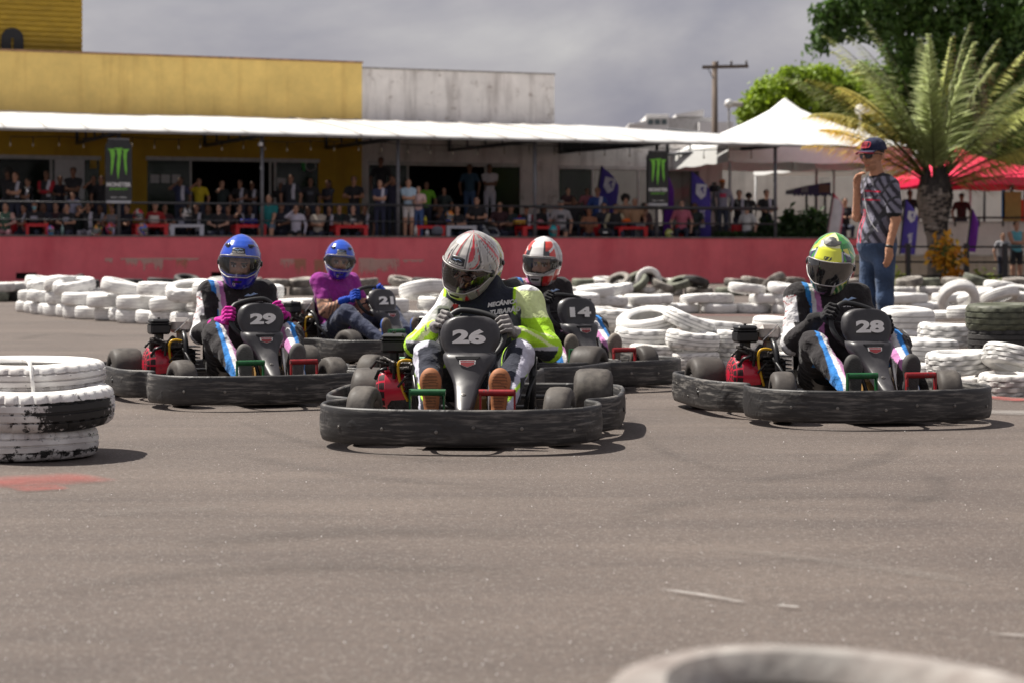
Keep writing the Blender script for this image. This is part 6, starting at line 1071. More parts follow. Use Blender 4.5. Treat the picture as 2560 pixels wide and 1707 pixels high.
# far white row: from the left end round behind the karts to the right
path = [G(*p) for p in ((80, 781), (128, 789), (200, 797), (300, 805), (400, 812), (470, 818), (640, 822), (800, 822), (980, 818), (1150, 812), (1330, 803), (1500, 792), (1640, 786), (1800, 785), (1960, 786), (2120, 785), (2300, 782), (2420, 780), (2600, 778))]
cv = smooth_curve([p[:2] for p in path], 12); sl_ = np.concatenate([[0], np.cumsum([np.linalg.norm(cv[i + 1] - cv[i]) for i in range(len(cv) - 1)])]); total = sl_[-1]; nT = int(total / .52)
for i in range(nT):
    s = (i + .3) * .52; x, y = (np.interp(s, sl_, [c[k] for c in cv]) for k in (0, 1)); far = x > 1.0; h = .140 if far else .168; sc_ = (.96, .96, h / .165) if far else (1.02, 1.02, h / .165); y += .27
    for lv in range(2):
        jx, jy = rt_.uniform(-.06, .06) + .22 * lv * (i % 2), rt_.uniform(-.06, .06) + .10 * (i % 2) - .05 * lv; k = rt_.choice(('W0', 'W2', 'W2', 'W2', 'W3', 'W2'))
        tyre(k, (x + jx, y + jy, h * (.5 + lv)), sc_, (R(rt_.uniform(-4, 4)) * lv, R(rt_.uniform(-5, 5)) * lv), 'white tyre in the far row, %s course, %s from its left end' % (('lower', 'upper')[lv], ordn(i)), 'white tyres of the far row')
    if (i in (1, 2, 4, 5, 9, 11)) or (far and rt_.random() < .3) or (12 < i < 30 and rt_.random() < .5):
        tyre(rt_.choice(('W0', 'W2')), (x + rt_.uniform(-.1, .1), y + rt_.uniform(-.05, .1), h * 2.55), sc_, (R(rt_.uniform(-12, 12)), R(rt_.uniform(-12, 12))), 'white tyre lying askew on top of the far row, over the %s pair' % ordn(i), 'white tyres of the far row')
tyre('A2', PT(2395, 747, 27.5), (.98, .98, 1.05), (R(-52), R(28)), 'white tyre tipped on edge, its dark hole showing, behind the tall right pile', 'white tyres of the far row', rz=.4)
tyre('A2', PT(2500, 742, 27.8), (.95, .95, .9), (R(-14), R(-16)), 'white tyre leaning on the far row near the right edge', 'white tyres of the far row'); tyre('A2', PT(2560, 735, 28.2), (.95, .95, .9), (R(10), R(-10)), 'white tyre highest on the far row at the right edge', 'white tyres of the far row'); tyre('A2', PT(2440, 742, 28.4), (.95, .95, .9), (R(-10), R(12)), 'white tyre lying slanted beside the tipped one on the far row', 'white tyres of the far row')
# dirty row by the wall
path = [(-60, 757), (60, 754), (200, 744), (500, 740), (1000, 740), (1500, 739), (1900, 741), (2100, 740), (2560, 737), (2650, 737)]; cv = [np.array(G(*p)[:2]) for p in path]; sl_ = np.concatenate([[0], np.cumsum([np.linalg.norm(cv[i + 1] - cv[i]) for i in range(len(cv) - 1)])]); nG = int(sl_[-1] / .64)
for i in range(nG):
    s = (i + .4) * .64; x, y = (np.interp(s, sl_, [c[k] for c in cv]) for k in (0, 1)); y += .3; px = 1280 + x / y * F; kk = rt_.choice(('G0', 'G2', 'G0', 'B2', 'C0', 'B2', 'B0', 'G2')); kk = 'K2' if i in (1,) else kk
    nm_ = {'G': 'dirty grey', 'B': 'grubby white', 'C': 'olive grey', 'K': 'bare black', 'A': 'white'}
    tyre(kk, (x, y, .085), 1.04, (0, 0), '%s tyre on the ground by the red wall, %s from the left' % (nm_[kk[0]], ordn(i)), 'dirty tyres along the red wall')
    if True:
        k2 = rt_.choice(('G0', 'G2', 'B2', 'B2', 'C2', 'K2', 'G3', 'G0')); k2 = 'B2' if i in (0, 1) else k2; tl = rt_.uniform(-24, 24) if rt_.random() < .4 and i > 4 else rt_.uniform(-4, 4)
        tyre(k2, (x + rt_.uniform(-.2, .2), y + rt_.uniform(-.1, .2), .26 + abs(math.sin(R(tl))) * .16), 1.0, (R(tl * .7), R(tl)), '%s tyre lying %s on the wall row, %s from the left' % (nm_[k2[0]], 'tilted' if abs(tl) > 6 else 'flat', ordn(i)), 'dirty tyres along the red wall')
for kk, px, py, rx, ry, lab in (('B2', 1622, 702, 80, 8, 'pale tyre standing on edge before the third drain hole'), ('C2', 1590, 706, 30, -35, 'olive tyre leaning beside the pale upright one by the wall'), ('K2', 1740, 706, -12, 14, 'black tyre perched on the wall row, right of the third drain hole'), ('G2', 1935, 706, -20, -32, 'grey tyre leaning high on the wall row behind the driver of kart 28'), ('G0', 1545, 706, 30, -25, 'pale grey tyre propped up left of the third drain hole'), ('C2', 1700, 708, 15, -16, 'olive ringed tyre propped beside the black perched one'), ('G2', 1660, 712, 14, 20, 'small grey tyre slumped in the wall row behind kart 14')):
    tyre(kk, PT(px, py, 41.0), .95, (R(rx), R(ry)), lab, 'dirty tyres along the red wall', rz=0)
# pile between kart 14 and kart 28, and the pile at the right edge: placed one by one
def pile(items, grp):
    for key, px, py, d, sc_, rx, ry, lab in items: tyre(key, PT(px, py, d), sc_, (R(rx), R(ry)), lab, grp, rz=rt_.uniform(-.5, .5))
s1 = lambda a, h=1.: (a, a, a * h)
pile([('B3', 1733, 899, 15.3, s1(.72, 1.05), 0, 0, 'white tyre at the foot of the messy pile right of kart 14'), ('A0', 1731, 850, 15.3, s1(.72, 1.1), 4, 5, 'white tyre slightly tilted on the middle of the messy pile'), ('A0', 1722, 806, 15.6, s1(.72, 1.05), 10, 20, 'white tyre sloping down on the top of the messy pile'), ('A2', 1618, 806, 15.9, s1(.86, 1.), 14, -9, 'large white tyre lying open on top of the messy pile, nearest kart 14'), ('A0', 1612, 842, 15.8, s1(.82, 1.1), 3, 2, 'white tyre under the open-lying one in the messy pile'), ('B3', 1640, 884, 15.4, s1(.74, 1.1), -3, 3, 'white lugged tyre on the ground beside kart 14'), ('B0', 1555, 868, 16.0, s1(.74, 1.2), 0, 0, 'white tyre partly hidden behind the nose of kart 14'), ('B0', 1560, 905, 15.8, s1(.76, 1.1), 0, 0, 'white ground tyre mostly hidden behind kart 14'), ('B0', 1535, 795, 16.6, s1(.74, 1.25), 0, 5, 'white treaded tyre standing up at the back of the messy pile'), ('A2', 1500, 822, 16.8, s1(.8, 1.1), 6, -5, 'white tyre behind the hand of the driver of kart 14'),
      ('A0', 1843, 848, 15.6, s1(.74, 1.15), -3, 0, 'upper white tyre of the neat stack beside the engine of kart 28'), ('B0', 1848, 888, 15.6, s1(.76, 1.2), 0, 0, 'middle white tyre of the neat stack beside the engine of kart 28'), ('B3', 1850, 918, 15.5, s1(.76, .9), 0, 0, 'bottom white tyre of the neat stack beside the engine of kart 28'), ('A2', 1945, 815, 16.2, s1(.72, 1.15), 2, 4, 'top white tyre behind the elbow of the driver of kart 28'), ('A0', 1950, 855, 16.0, s1(.76, 1.2), 0, 0, 'second white tyre behind the elbow of the driver of kart 28'), ('B0', 1952, 900, 15.8, s1(.76, 1.25), 0, 0, 'lowest white tyre behind the engine of kart 28'), ('A2', 2010, 860, 16.2, s1(.76, 1.2), 0, 0, 'white tyre hidden behind the driver of kart 28'), ('A0', 1795, 825, 16.4, s1(.76, 1.2), -4, 6, 'white tyre wedged behind the neat stack and the messy pile'), ('B0', 1790, 872, 16.3, s1(.78, 1.3), 0, 0, 'white tyre low between the neat stack and the messy pile'), ('A0', 1900, 835, 16.6, s1(.76, 1.2), 3, -6, 'white tyre wedged between the two neat stacks behind kart 28'), ('B0', 1902, 880, 16.5, s1(.78, 1.4), 0, 0, 'white tyre low between the two neat stacks behind kart 28'), ('A0', 1668, 850, 16.6, s1(.78, 1.2), 5, 3, 'white tyre hidden in the middle of the messy pile'), ('B0', 2080, 890, 15.2, s1(.76, 1.2), 0, 0, 'white tyre behind the steering wheel of kart 28')], 'white tyres of the messy pile')
pile([('B1', 2400, 965, 12.7, s1(.70, 1.1), 0, 0, 'white tyre at the bottom of the right pile, behind kart 28 front wheel'), ('B1', 2530, 962, 12.4, s1(.72, 1.2), 0, 0, 'white lugged tyre at the bottom corner of the right pile'), ('A1', 2398, 905, 12.9, s1(.74, 1.1), 2, -3, 'chunky-treaded white tyre in the middle of the right pile'), ('A1', 2535, 900, 12.6, s1(.70, 1.05), -14, 16, 'white tyre tilted outward on the right pile at the frame edge'), ('A0', 2312, 873, 13.9, s1(.80, 1.15), 0, 3, 'broad white tyre lying low beside the chunky-treaded ones'), ('A0', 2330, 930, 13.6, s1(.78, 1.2), 0, 0, 'white tyre low in the right pile beside the panel of kart 28'), ('A1', 2372, 838, 14.2, s1(.76, 1.25), 0, 2, 'white tyre with deep lug tread at the back of the right pile'), ('A2', 2268, 803, 15.2, s1(.72, 1.6), 4, 0, 'upright-looking white tyre just right of the standing man'), ('A2', 2260, 850, 15.2, s1(.74, 1.4), 0, 0, 'white tyre under the one right of the standing man'), ('A2', 2372, 790, 17.5, s1(.66, .8), 0, 0, 'small white tyre left of the greenish tyre'), ('A2', 2420, 783, 17.2, s1(.64, 1.1), 0, 0, 'small white tyre touching the greenish tyre'), ('A0', 2290, 905, 14.2, s1(.76, 1.2), 0, 0, 'white tyre hidden low behind kart 28')], 'white tyres of the right pile')
tyre('K0', PT(2512, 848, 13.4), s1(.84, 1.05), (0, 0), 'bare black tyre under the greenish one near the right edge', 'dark tyres of the right pile', tyre_mesh('tyre', gyB, .29, .19, .165, 'rib', 64, 0, 4), rz=.2)
tyre('K0', PT(2508, 793, 13.4), s1(.86, 1.1), (R(1), R(-1)), 'greenish worn tyre on top of the right pile', 'dark tyres of the right pile', tyre_mesh('tyre', olv, .29, .19, .165, 'slash', 64, 0, 9), rz=.2)
# near stack at the left edge
def worn_tyre():
    m = bpy.data.materials.new('flaking white tyre paint'); t, N, L, b = nodes(m); tcn = N.new('ShaderNodeTexCoord'); a = N.new('ShaderNodeVertexColor'); a.layer_name = 'Col'; sp = N.new('ShaderNodeSeparateColor'); L.new(a.outputs[0], sp.inputs[0])
    n = N.new('ShaderNodeTexNoise'); n.inputs['Scale'].default_value = 22; n.inputs['Detail'].default_value = 10; n.inputs['Roughness'].default_value = .75; L.new(tcn.outputs['Object'], n.inputs['Vector'])
    ad = N.new('ShaderNodeMath'); ad.operation = 'ADD'; L.new(n.outputs[0], ad.inputs[0]); L.new(sp.outputs[0], ad.inputs[1]); r = N.new('ShaderNodeMapRange'); r.inputs[1].default_value = .66; r.inputs[2].default_value = .71; L.new(ad.outputs[0], r.inputs[0])
    n2 = N.new('ShaderNodeTexNoise'); n2.inputs['Scale'].default_value = 6; n2.inputs['Detail'].default_value = 8; L.new(tcn.outputs['Object'], n2.inputs['Vector']); cr_ = N.new('ShaderNodeValToRGB'); L.new(n2.outputs[0], cr_.inputs[0]); cr_.color_ramp.elements[0].position = .35; cr_.color_ramp.elements[0].color = (.50, .47, .46, 1); cr_.color_ramp.elements[1].position = .6; cr_.color_ramp.elements[1].color = (.74, .73, .71, 1)
    x = N.new('ShaderNodeMix'); x.data_type = 'RGBA'; L.new(r.outputs[0], x.inputs[0]); L.new(cr_.outputs[0], x.inputs[6]); x.inputs[7].default_value = (.018, .017, .017, 1); L.new(x.outputs[2], b.inputs['Base Color']); b.inputs['Roughness'].default_value = .6
    bu = N.new('ShaderNodeBump'); bu.inputs['Strength'].default_value = .4; bu.inputs['Distance'].default_value = .004; L.new(n.outputs[0], bu.inputs['Height']); L.new(bu.outputs[0], b.inputs['Normal']); return m
flk = worn_tyre()
def grv(V, k): r_ = np.hypot(V[:, 0], V[:, 1]); m = r_.max(); return k + .09 * ((r_ < m * .972) & (r_ > m * .90) & (np.abs(V[:, 2]) < .062))
def c_mid(V): a = np.arctan2(V[:, 1], V[:, 0]); k = np.exp(-((a + .75) / .75) ** 2) * .34 - .02; k -= .28 * (V[:, 2] > .045); return np.repeat(grv(V, k)[:, None], 3, 1)
def c_low(V): return np.repeat(grv(V, .02 + .10 * (V[:, 2] < -.03))[:, None], 3, 1)
def c_none(V): return np.repeat(grv(V, -.05 + .0 * V[:, 2])[:, None], 3, 1)
dS = 8.60; X0 = (88 - 1280) / F * dS
tyre('', (X0 - .03, dS, .068), (1, 1, .72), (0, 0), 'dusty white tyre at the bottom of the near stack at the left edge', 'near tyre stack', tyre_mesh('tyre', flk, .30, .185, .17, 'rib', 120, .004, 1, c_low), rz=.6)
tyre('', (X0, dS + .02, .214), (1, 1, .90), (R(1.2), R(-1)), 'white tyre with flaked black patch, middle of the near stack', 'near tyre stack', tyre_mesh('tyre', flk, .335, .190, .175, 'rib', 132, .004, 2, c_mid), rz=0)
tyre('', (X0 - .065, dS + .17, .345), (1, 1, .82), (R(2), R(0)), 'white tyre tied with a strap on top of the near stack', 'near tyre stack', tyre_mesh('tyre', flk, .325, .150, .19, 'rib', 120, .004, 3, c_none), rz=.3)
MB().tube(smooth_curve([(X0 + .03, dS - .160, .29), (X0 + .025, dS - .162, .345), (X0 + .0, dS - .10, .408), (X0 - .05, dS + .0, .415)], 5), .009, 6).put('tie_strap', wht_m); tag(bpy.data.objects['tie_strap'], 'white painted strap tied round the top tyre of the near stack', 'strap')
# blurred stack at the bottom edge
dN = 2.2
tyre('', ((2085 - 1280) / F * dN, dN + .02, .11), (.86, .86, 1.2), (0, 0), 'blurred white tyre at the bottom of the stack nearest the camera', 'nearest tyre stack', tyre_mesh('tyre', whB, .31, .17, .18, 'rib', 64, 0, 5), rz=0); tyre('', ((2085 - 1280) / F * dN, dN, .312), (.86, .86, .95), (R(0), 0), 'blurred dirty white tyre on the stack nearest the camera', 'nearest tyre stack', tyre_mesh('tyre', pm('mud-stained white tyre', mulattr=True, base=(.30, .28, .26), rough=.85, var=.35, vs_=7, bump=.2, bs=30, dirt=(.20, .17, .155), ds=9, dlo=.40, dhi=.64), .31, .18, .19, 'rib', 64, .006, 6), rz=0)

# ------------------------------------------------------------------ terrace furniture and small things
def terr(px, w_): return (*WXY(WU(px, w_), w_), .95)
tb = MB(); tb.box((0, 0, .70), (.78, .70, .035), 0, None, .012)
for s in (-1, 1): tb.bx(-.38, .38, s * .33 - .01, s * .33 + .01, .635, .69)
for s in (-1, 1): tb.bx(s * .375 - .01, s * .375 + .01, -.33, .33, .635, .69)
lgt = MB().prism([(-.035, 0), (.035, 0), (.05, .64), (-.05, .64)], -.045, .045)
def table(px0, px1, col, lab, w_=.75):
    mt = pm('red plastic', (.58, .012, .02), .4, var=.06) if col == 'r' else pm('grey white plastic', (.52, .53, .60), .4, var=.06); px = (px0 + px1) / 2; wd = WU(px1, w_ - .3) - WU(px0, w_ - .3); t = thing('plastic_table', lab, 'table', terr(px, w_), WPHI, 'plastic tables on the terrace'); t.scale = (wd / .80, 1, 1); put('table_top', tb.me('table_top', [mt]), t)
    m_ = lgt.me('leg', [mt])
    for sx_ in (-1, 1):
        for sy in (-1, 1): put('leg', m_, t, (sx_ * .335, sy * .28, 0))
for a, b, c, lab in ((332, 417, 'r', 'red plastic table with a white and red helmet on it'), (418, 506, 'w', 'white plastic table left of the dark-dressed woman'), (581, 661, 'r', 'red plastic table beside the man in the teal shirt'), (830, 914, 'r', 'red plastic table left of the standing boy with the towel'), (1030, 1106, 'r', 'red plastic table with yellow bottles on it'), (1106, 1184, 'w', 'white plastic table beside the grey backpack'), (1295, 1390, 'r', 'red plastic table with a yellow box on it'), (1536, 1610, 'r', 'red plastic table beside the grey chair'), (60, 118, 'r', 'red plastic table at the left end of the terrace')): table(a, b, c, lab)
def chair(px, col, lab, w_=1.0, rz=0., tilt=0., z=None):
    mt = pm('dark red plastic', (.40, .01, .018), .4, var=.06) if col == 'r' else pm('pale grey plastic', (.33, .35, .38), .4, var=.06); t = thing('plastic_chair', lab, 'chair', terr(px, w_), WPHI + rz, 'plastic chairs on the terrace'); t.rotation_euler[1] = tilt
    MB().box((0, 0, .43), (.44, .44, .03), 0, None, .01).put('seat', mt, t); V = []
    for i in range(9):
        for j in range(7): a = (i / 8 - .5) * 1.9; zz = .43 + .42 * j / 6 - .06 * (j / 6) * abs(a); V.append((.24 * math.sin(a), .22 * math.cos(a) - .02 + .06 * j / 6, zz))
    o = put('backrest', mesh('backrest', V, [(i * 7 + j, (i + 1) * 7 + j, (i + 1) * 7 + j + 1, i * 7 + j + 1) for i in range(8) for j in range(6)], mt, None, None, True), t); o.modifiers.new('thickness', 'SOLIDIFY').thickness = .02
    for sx_ in (-1, 1):
        MB().tube([(sx_ * .24, -.2, .43), (sx_ * .25, -.16, .63), (sx_ * .235, .1, .65)], .02, 6).put('armrest', mt, t)
        for sy in (-1, 1): MB().prism([(-.03, 0), (.03, 0), (.025, .43), (-.025, .43)], -.02, .02, 'y', 0, trs((sx_ * .20, sy * .18, 0), (0, -sx_ * .06, 0))).put('leg', mt, t)
chair(1480, 'r', 'red plastic chair beneath the shirtless man', 1.05, PI); chair(1590, 'w', 'grey plastic chair with its rounded back to the rail', .95, PI); chair(1690, 'r', 'red plastic chair just beyond the second can sign', 1.1, PI + .4); chair(1842, 'r', 'red plastic chair by the shrubs at the terrace end', 1.2, PI - .3); chair(1240, 'w', 'pale plastic chair tipped up behind kart 26 driver', .9, .5, R(-38)); chair(20, 'r', 'red plastic chair under the woman at the left end', 1.2, PI)
def small_helmet(px, py, w_, c1, c2, c3, lab, rz=0., s=1.):
    def pa(az, z, V): c = np.tile(np.array(c1), (len(az), 1)); q = swirl(az, z, 3, 22, px); c[q > .25] = c2; c[q < -.55] = c3; return c
    x, y = WXY(WU(px, w_), w_); t = thing('racing_helmet', lab, 'helmet', (x, y, WZ(px, py, w_)), WPHI + rz, 'helmets set down on the terrace'); h = helmet(t, Matrix.Scale(s, 4), pa, vis_dark, coat_m_any, None, None, False)
RD, YL, BU, OR, TE, KB, WT, PKc = (.6, .02, .03), (.65, .6, .04), (.03, .12, .6), (.7, .2, .02), (.02, .40, .48), (.02, .02, .025), (.62, .6, .58), (.6, .12, .3)
small_helmet(126, 576, .45, BU, PKc, (.05, .4, .7), 'small blue and pink helmet on the wall ledge, leftmost of all', .5, .8); small_helmet(243, 577, .45, YL, KB, RD, 'yellow, black and red helmet on the ledge below the first can sign', -.5, 1.05); small_helmet(276, 572, .55, RD, PKc, OR, 'red and pink helmet on the ledge beside the first can sign post', .6); small_helmet(356, 574, .45, OR, BU, WT, 'orange, blue and white helmet on the ledge before the red table', .9, 1.05); small_helmet(346, 538, .75, WT, RD, WT, 'white helmet with red spots on a red table', .3, 1.05); small_helmet(1124, 542, .8, YL, OR, BU, 'yellow, orange and blue helmet on the white table', -.4, 1.05); small_helmet(1382, 578, .45, TE, TE, (.02, .5, .5), 'teal helmet on the ledge right of the fourth post', .2, 1.05); small_helmet(466, 534, .9, KB, WT, KB, 'black and white helmet on the white table', 1.2); small_helmet(1672, 585, .45, (.55, .55, .1), (.4, .45, .1), (.3, .35, .1), 'olive yellow helmet on the ledge under the second can sign', 1.2, .9)
def bottle(px, py, w_, h, col, lab, r=.045, nm='bottle', cat='bottle'):
    x, y = WXY(WU(px, w_), w_); t = thing(nm, lab, cat, (x, y, WZ(px, py, w_)), 0); MB().lathe([(0, 0), (r, 0), (r, h * .62), (r * .8, h * .74), (r * .38, h * .84), (r * .38, h * .94)], 14).put('bottle_body', pm('plastic ' + lab[:12], col, .3, var=.05), t, True); MB().lathe([(r * .44, h * .93), (r * .44, h), (0, h)], 10).put('cap', wht_m, t, True)
bottle(1036, 561, .75, .24, YL, 'yellow bottle on the red table, nearer the girl'); bottle(1063, 561, .75, .24, YL, 'yellow bottle on the red table, farther from the girl'); bottle(1049, 561, .7, .20, (.2, .2, .5), 'blue and white bottle between two yellow ones'); bottle(1039, 590, .4, .29, (.55, .54, .53), 'tall pale thermos on the ledge beside the girl', .05); bottle(1068, 590, .4, .17, (.6, .6, .62), 'white cup on the ledge before the grey backpack', .055); bottle(156, 588, .4, .27, (.25, .38, .36), 'clear water bottle on the ledge near the left end', .04); bottle(284, 588, .4, .18, (.45, .40, .6), 'small lilac bottle on the ledge below the first can sign', .035)
def boxy(nm, lab, cat, px, py, w_, d, col, bev=.02, rz=0):
    x, y = WXY(WU(px, w_), w_); t = thing(nm, lab, cat, (x, y, WZ(px, py, w_)), WPHI + rz); MB().box((0, 0, d[2] / 2), d, 0, None, bev).put(nm + '_body', pm('stuff ' + lab[:14], col, .7, var=.12), t); return t
t = boxy('backpack', 'grey backpack standing on the ledge before the white table', 'backpack', 1093, 590, .42, (.33, .2, .27), (.13, .14, .17), .07); MB().box((0, -.11, .10), (.24, .06, .14), 0, None, .02).put('pocket', pm('grey pocket', (.10, .11, .14), .8), t); MB().tube(smooth_curve([(-.05, 0, .26), (0, 0, .31), (.05, 0, .26)], 4), .012, 5).put('handle', pm('grey pocket', (.1, .1, .1)), t)
t = boxy('crate', 'yellow and blue box on the red table beside the fourth post', 'box', 1298, 561, .75, (.32, .25, .12), (.62, .36, .02)); MB().box((0, 0, .145), (.30, .24, .05), 0, None, .01).put('lid', pm('blue lid', (.03, .06, .3), .5), t)
t = boxy('bag', 'dark bag with white print behind the red table leg', 'bag', 1512, 590, .5, (.4, .22, .22), (.02, .022, .03), .07); MB().box((-.03, -.112, .09), (.14, .01, .05), 0, None, .004).put('print', wht_m, t)
t = boxy('cool_box', 'white cool box on the red table beside the white helmet', 'box', 384, 560, .8, (.28, .25, .19), (.55, .52, .48), .05); MB().box((0, 0, .2), (.26, .23, .03), 0, None, .01).put('lid', wht_m, t)
t = boxy('bag', 'blue bag lying on the red table beside the man in teal', 'bag', 622, 560, .8, (.5, .25, .13), (.02, .04, .35), .05); MB().box((-.2, -.1, .07), (.08, .1, .06), 0, None, .02).put('flap', wht_m, t)
t = boxy('cap_hat', 'orange cap lying on the red table before the grey chair', 'cap', 1566, 560, .75, (.26, .24, .15), (.68, .12, .01), .07); MB().box((.02, -.15, .02), (.2, .14, .02), 0, None, .008).put('peak', pm('orange peak', (.6, .1, .01), .7), t)
t = boxy('bag', 'pink bag on the red table right of the fourth post', 'bag', 1350, 561, .8, (.22, .2, .1), (.55, .25, .28), .04); MB().tube(smooth_curve([(-.06, 0, .09), (0, 0, .14), (.06, 0, .09)], 4), .01, 5).put('handle', pm('pink handle', (.5, .2, .25), .7), t)
tag(MB().bx(WU(905, .3), WU(1085, .3), .27, .68, .95, 1.31).put('terrace_step', pm('terrace concrete', (.2, .19, .18)), **TL), kind='structure')
cmt = thing('camera_tripod', 'black video camera on a tripod beside the second navy flag', 'camera', terr(1785, 1.2), WPHI); zc_ = WZ(1785, 492, 1.2) - .95
for a in (0, 2.1, 4.2): MB().tube([(0, 0, zc_), (.32 * math.cos(a + .4), .32 * math.sin(a + .4), 0)], .022, 6).put('tripod_leg', fm, cmt)
MB().tube([(0, 0, zc_ - .1), (0, 0, zc_ + .14)], .035, 8).put('tripod_head', fm, cmt); MB().box((0, 0, zc_ + .24), (.17, .34, .20), 0, None, .02).box((.03, .05, zc_ + .39), (.07, .2, .07), 0, None, .01).tube([(0, -.17, zc_ + .24), (0, -.34, zc_ + .24)], .07, 10).put('camera_body', pm('black camera', (.01, .01, .011), .5), cmt, True, 40)
for px, lab, c in ((2322, 'blue striped pole standing at the far right of the yard', (.03, .25, .6)),): pass
for px, y0, y1, c, lab in ((2508, 475, 548, (.03, .26, .62), 'blue banner strip on the far terrace behind the palm'), (2556, 500, 556, (.72, .08, .03), 'orange banner strip at the right edge of the far terrace'), (2530, 480, 560, (.45, .38, .12), 'pale yellow banner between the blue and orange strips')):
    a = PT(px, y1, 62); b = PT(px, y0, 62); t = thing('banner', lab, 'banner', (a.x, 62, 1.0)); wd = .05 if c[2] > .5 or c[0] > .6 else .28; MB().bx(-wd, wd, -.01, .01, a.z - 1, b.z - 1).put('cloth', pm('banner ' + lab[:6], c, .7, var=.1), t); MB().tube([(wd, .03, 0), (wd, .03, b.z - 1)], .02, 6).put('pole', fm, t)

# ------------------------------------------------------------------ spectators
spc_m = pm('spectator cloth', attr=True, rough=.85, var=.08, vs_=12)
S1, S2, S3, S4 = (.45, .25, .17), (.30, .155, .10), (.16, .08, .05), (.52, .31, .23)
K_, WHT, GRY = (.014, .013, .016), (.58, .57, .64), (.20, .20, .21); HK, HBr, HGr = (.012, .010, .009), (.06, .032, .018), (.26, .25, .24)
def spectator(label, px, py, w_, pose='stand', arms='down', top=K_, bot=(.03, .035, .06), skin=S2, hair=HK, long=False, towel=False, sleeve=None, yaw=0., z0=None, cap=None, d=None, s=None, mask=None, legs=None, extra=None, glasses=False, afro=False):
    r = random.Random(px * 7 + py)
    if d is None: x, y = WXY(WU(px, w_), w_); zt = WZ(px, py, w_); fl_ = .95 if w_ < 1.8 else 1.35 if w_ < 3.5 else 1.75
    else: x, y = (px - 1280) / F * d, d; zt = CH - (py - HY) / F * d; fl_ = 0.
    if z0 is not None: fl_ = z0
    Hn = 1.76 if pose == 'stand' else 1.34; sc_ = s or min(1.08, max(.70, (zt - fl_) / Hn)); base = zt - Hn * sc_; sk = np.array(skin); T = np.array(top); B = np.array(bot)
    def tc_(P):
        c = np.tile(T, (len(P), 1)); X_, Y_, Z_ = P.T
        if towel: m = (X_ > .055) & (X_ < .13) & (Z_ > Hn - .70); c[m] = WHT; c[m & (np.abs(X_ - .092) < .010)] = (.18, .17, .25)
        if extra is not None: m = (np.abs(X_) < .09) & (Y_ < 0) & (Z_ < Hn - .40) & (Z_ > Hn - .52); c[m] = extra
        return c
    lg = (lambda P: np.where((P[:, 2] < legs)[:, None], sk, B)) if legs else B; o = Hn - 1.76; pr = []
    hipz = .92 if pose == 'stand' else .52
    pr += [ell((0, 0, hipz + .02), (.165, .12, .13), B), cone((0, .0, hipz + .08), (0, .0, Hn - .48), .135, .155, tc_), ell((0, .01, Hn - .42), (.185, .115, .14), tc_), cone((-.11, .01, Hn - .315), (.11, .01, Hn - .315), .06, .06, tc_, .05), cone((0, .01, Hn - .31), (0, -.01, Hn - .19), .052, .05, sk, .02)]
    sl = (lambda P: np.tile(np.array(sleeve), (len(P), 1))) if sleeve is not None else None
    for sd in (-1, 1):
        sh = np.array((sd * .185, .01, Hn - .335)); k = arms if arms not in ('mix', 'raise1') else ('down' if sd > 0 else 'raise')
        if k == 'down': wr = sh + (sd * .07, -.04, -.50); pole = (sd, .4, 0)
        elif k == 'cross': wr = np.array((-sd * .09, -.185, Hn - .58 + .02 * sd)); pole = (sd, 0, -.6)
        elif k == 'fwd': wr = np.array((sd * .10, -.36, Hn - .56)); pole = (sd, 0, -1)
        elif k == 'lean': wr = np.array((sd * .10, -.30, Hn - .62)); pole = (sd, .2, -.4)
        elif k == 'raise': wr = np.array((sd * .09, -.17, Hn - .20)); pole = (sd, 0, -1)
        else: wr = np.array((sd * .12, -.30, Hn - .78)); pole = (sd, .3, -.3)
        el_ = ik(sh, wr, .28, .25, pole); md = sh + (el_ - sh) * .6; ac = sl or tc_
        pr += [cone(sh, md, .062, .055, ac if True else 0, .04), cone(md, el_, .045, .041, sl or sk, .02), cone(el_, wr, .041, .029, sl or sk, .02), ell(wr + (wr - el_) * .22, (.036, .036, .045), sk, None, .02)]
        if pose == 'stand': kn = (sd * .10, -.01, .50); an = (sd * .10, .01, .08); pr += [cone((sd * .09, 0, .92), kn, .09, .064, lg), cone(kn, an, .062, .048, lg), cone((sd * .10, .03, .04), (sd * .11, -.12, .035), .042, .036, (.06, .06, .065))]
        else: kn = (sd * .14, -.42, .50); an = (sd * .13, -.40, .09); pr += [cone((sd * .09, -.02, .50), kn, .092, .064, lg), cone(kn, an, .060, .046, lg if not legs else sk), cone((sd * .13, -.37, .04), (sd * .13, -.53, .035), .042, .036, (.06, .06, .065))]
    hz_ = Hn - .115
    def fcol(P):
        c = np.tile(sk, (len(P), 1)); q = P[:, 2] - hz_; f = P[:, 1] < -.05; X_ = np.abs(P[:, 0])
        c[f & (np.abs(q - .02) < .013) & (X_ > .012) & (X_ < .055)] = sk * .4 if not glasses else (.01, .01, .01); c[f & (np.abs(q + .058) < .010) & (X_ < .028)] = sk * np.array((.8, .5, .5))
        if mask is not None: c[f & (q < -.015)] = mask
        return c
    hr = np.array(cap if cap is not None else hair); pr += [ell((0, .0, hz_ + .01), (.076, .092, .105), fcol, None, .01), ell((0, -.03, hz_ - .045), (.058, .060, .072), fcol, None, .01), ell((0, -.088, hz_ - .012), (.014, .02, .024), fcol, None, .01)]
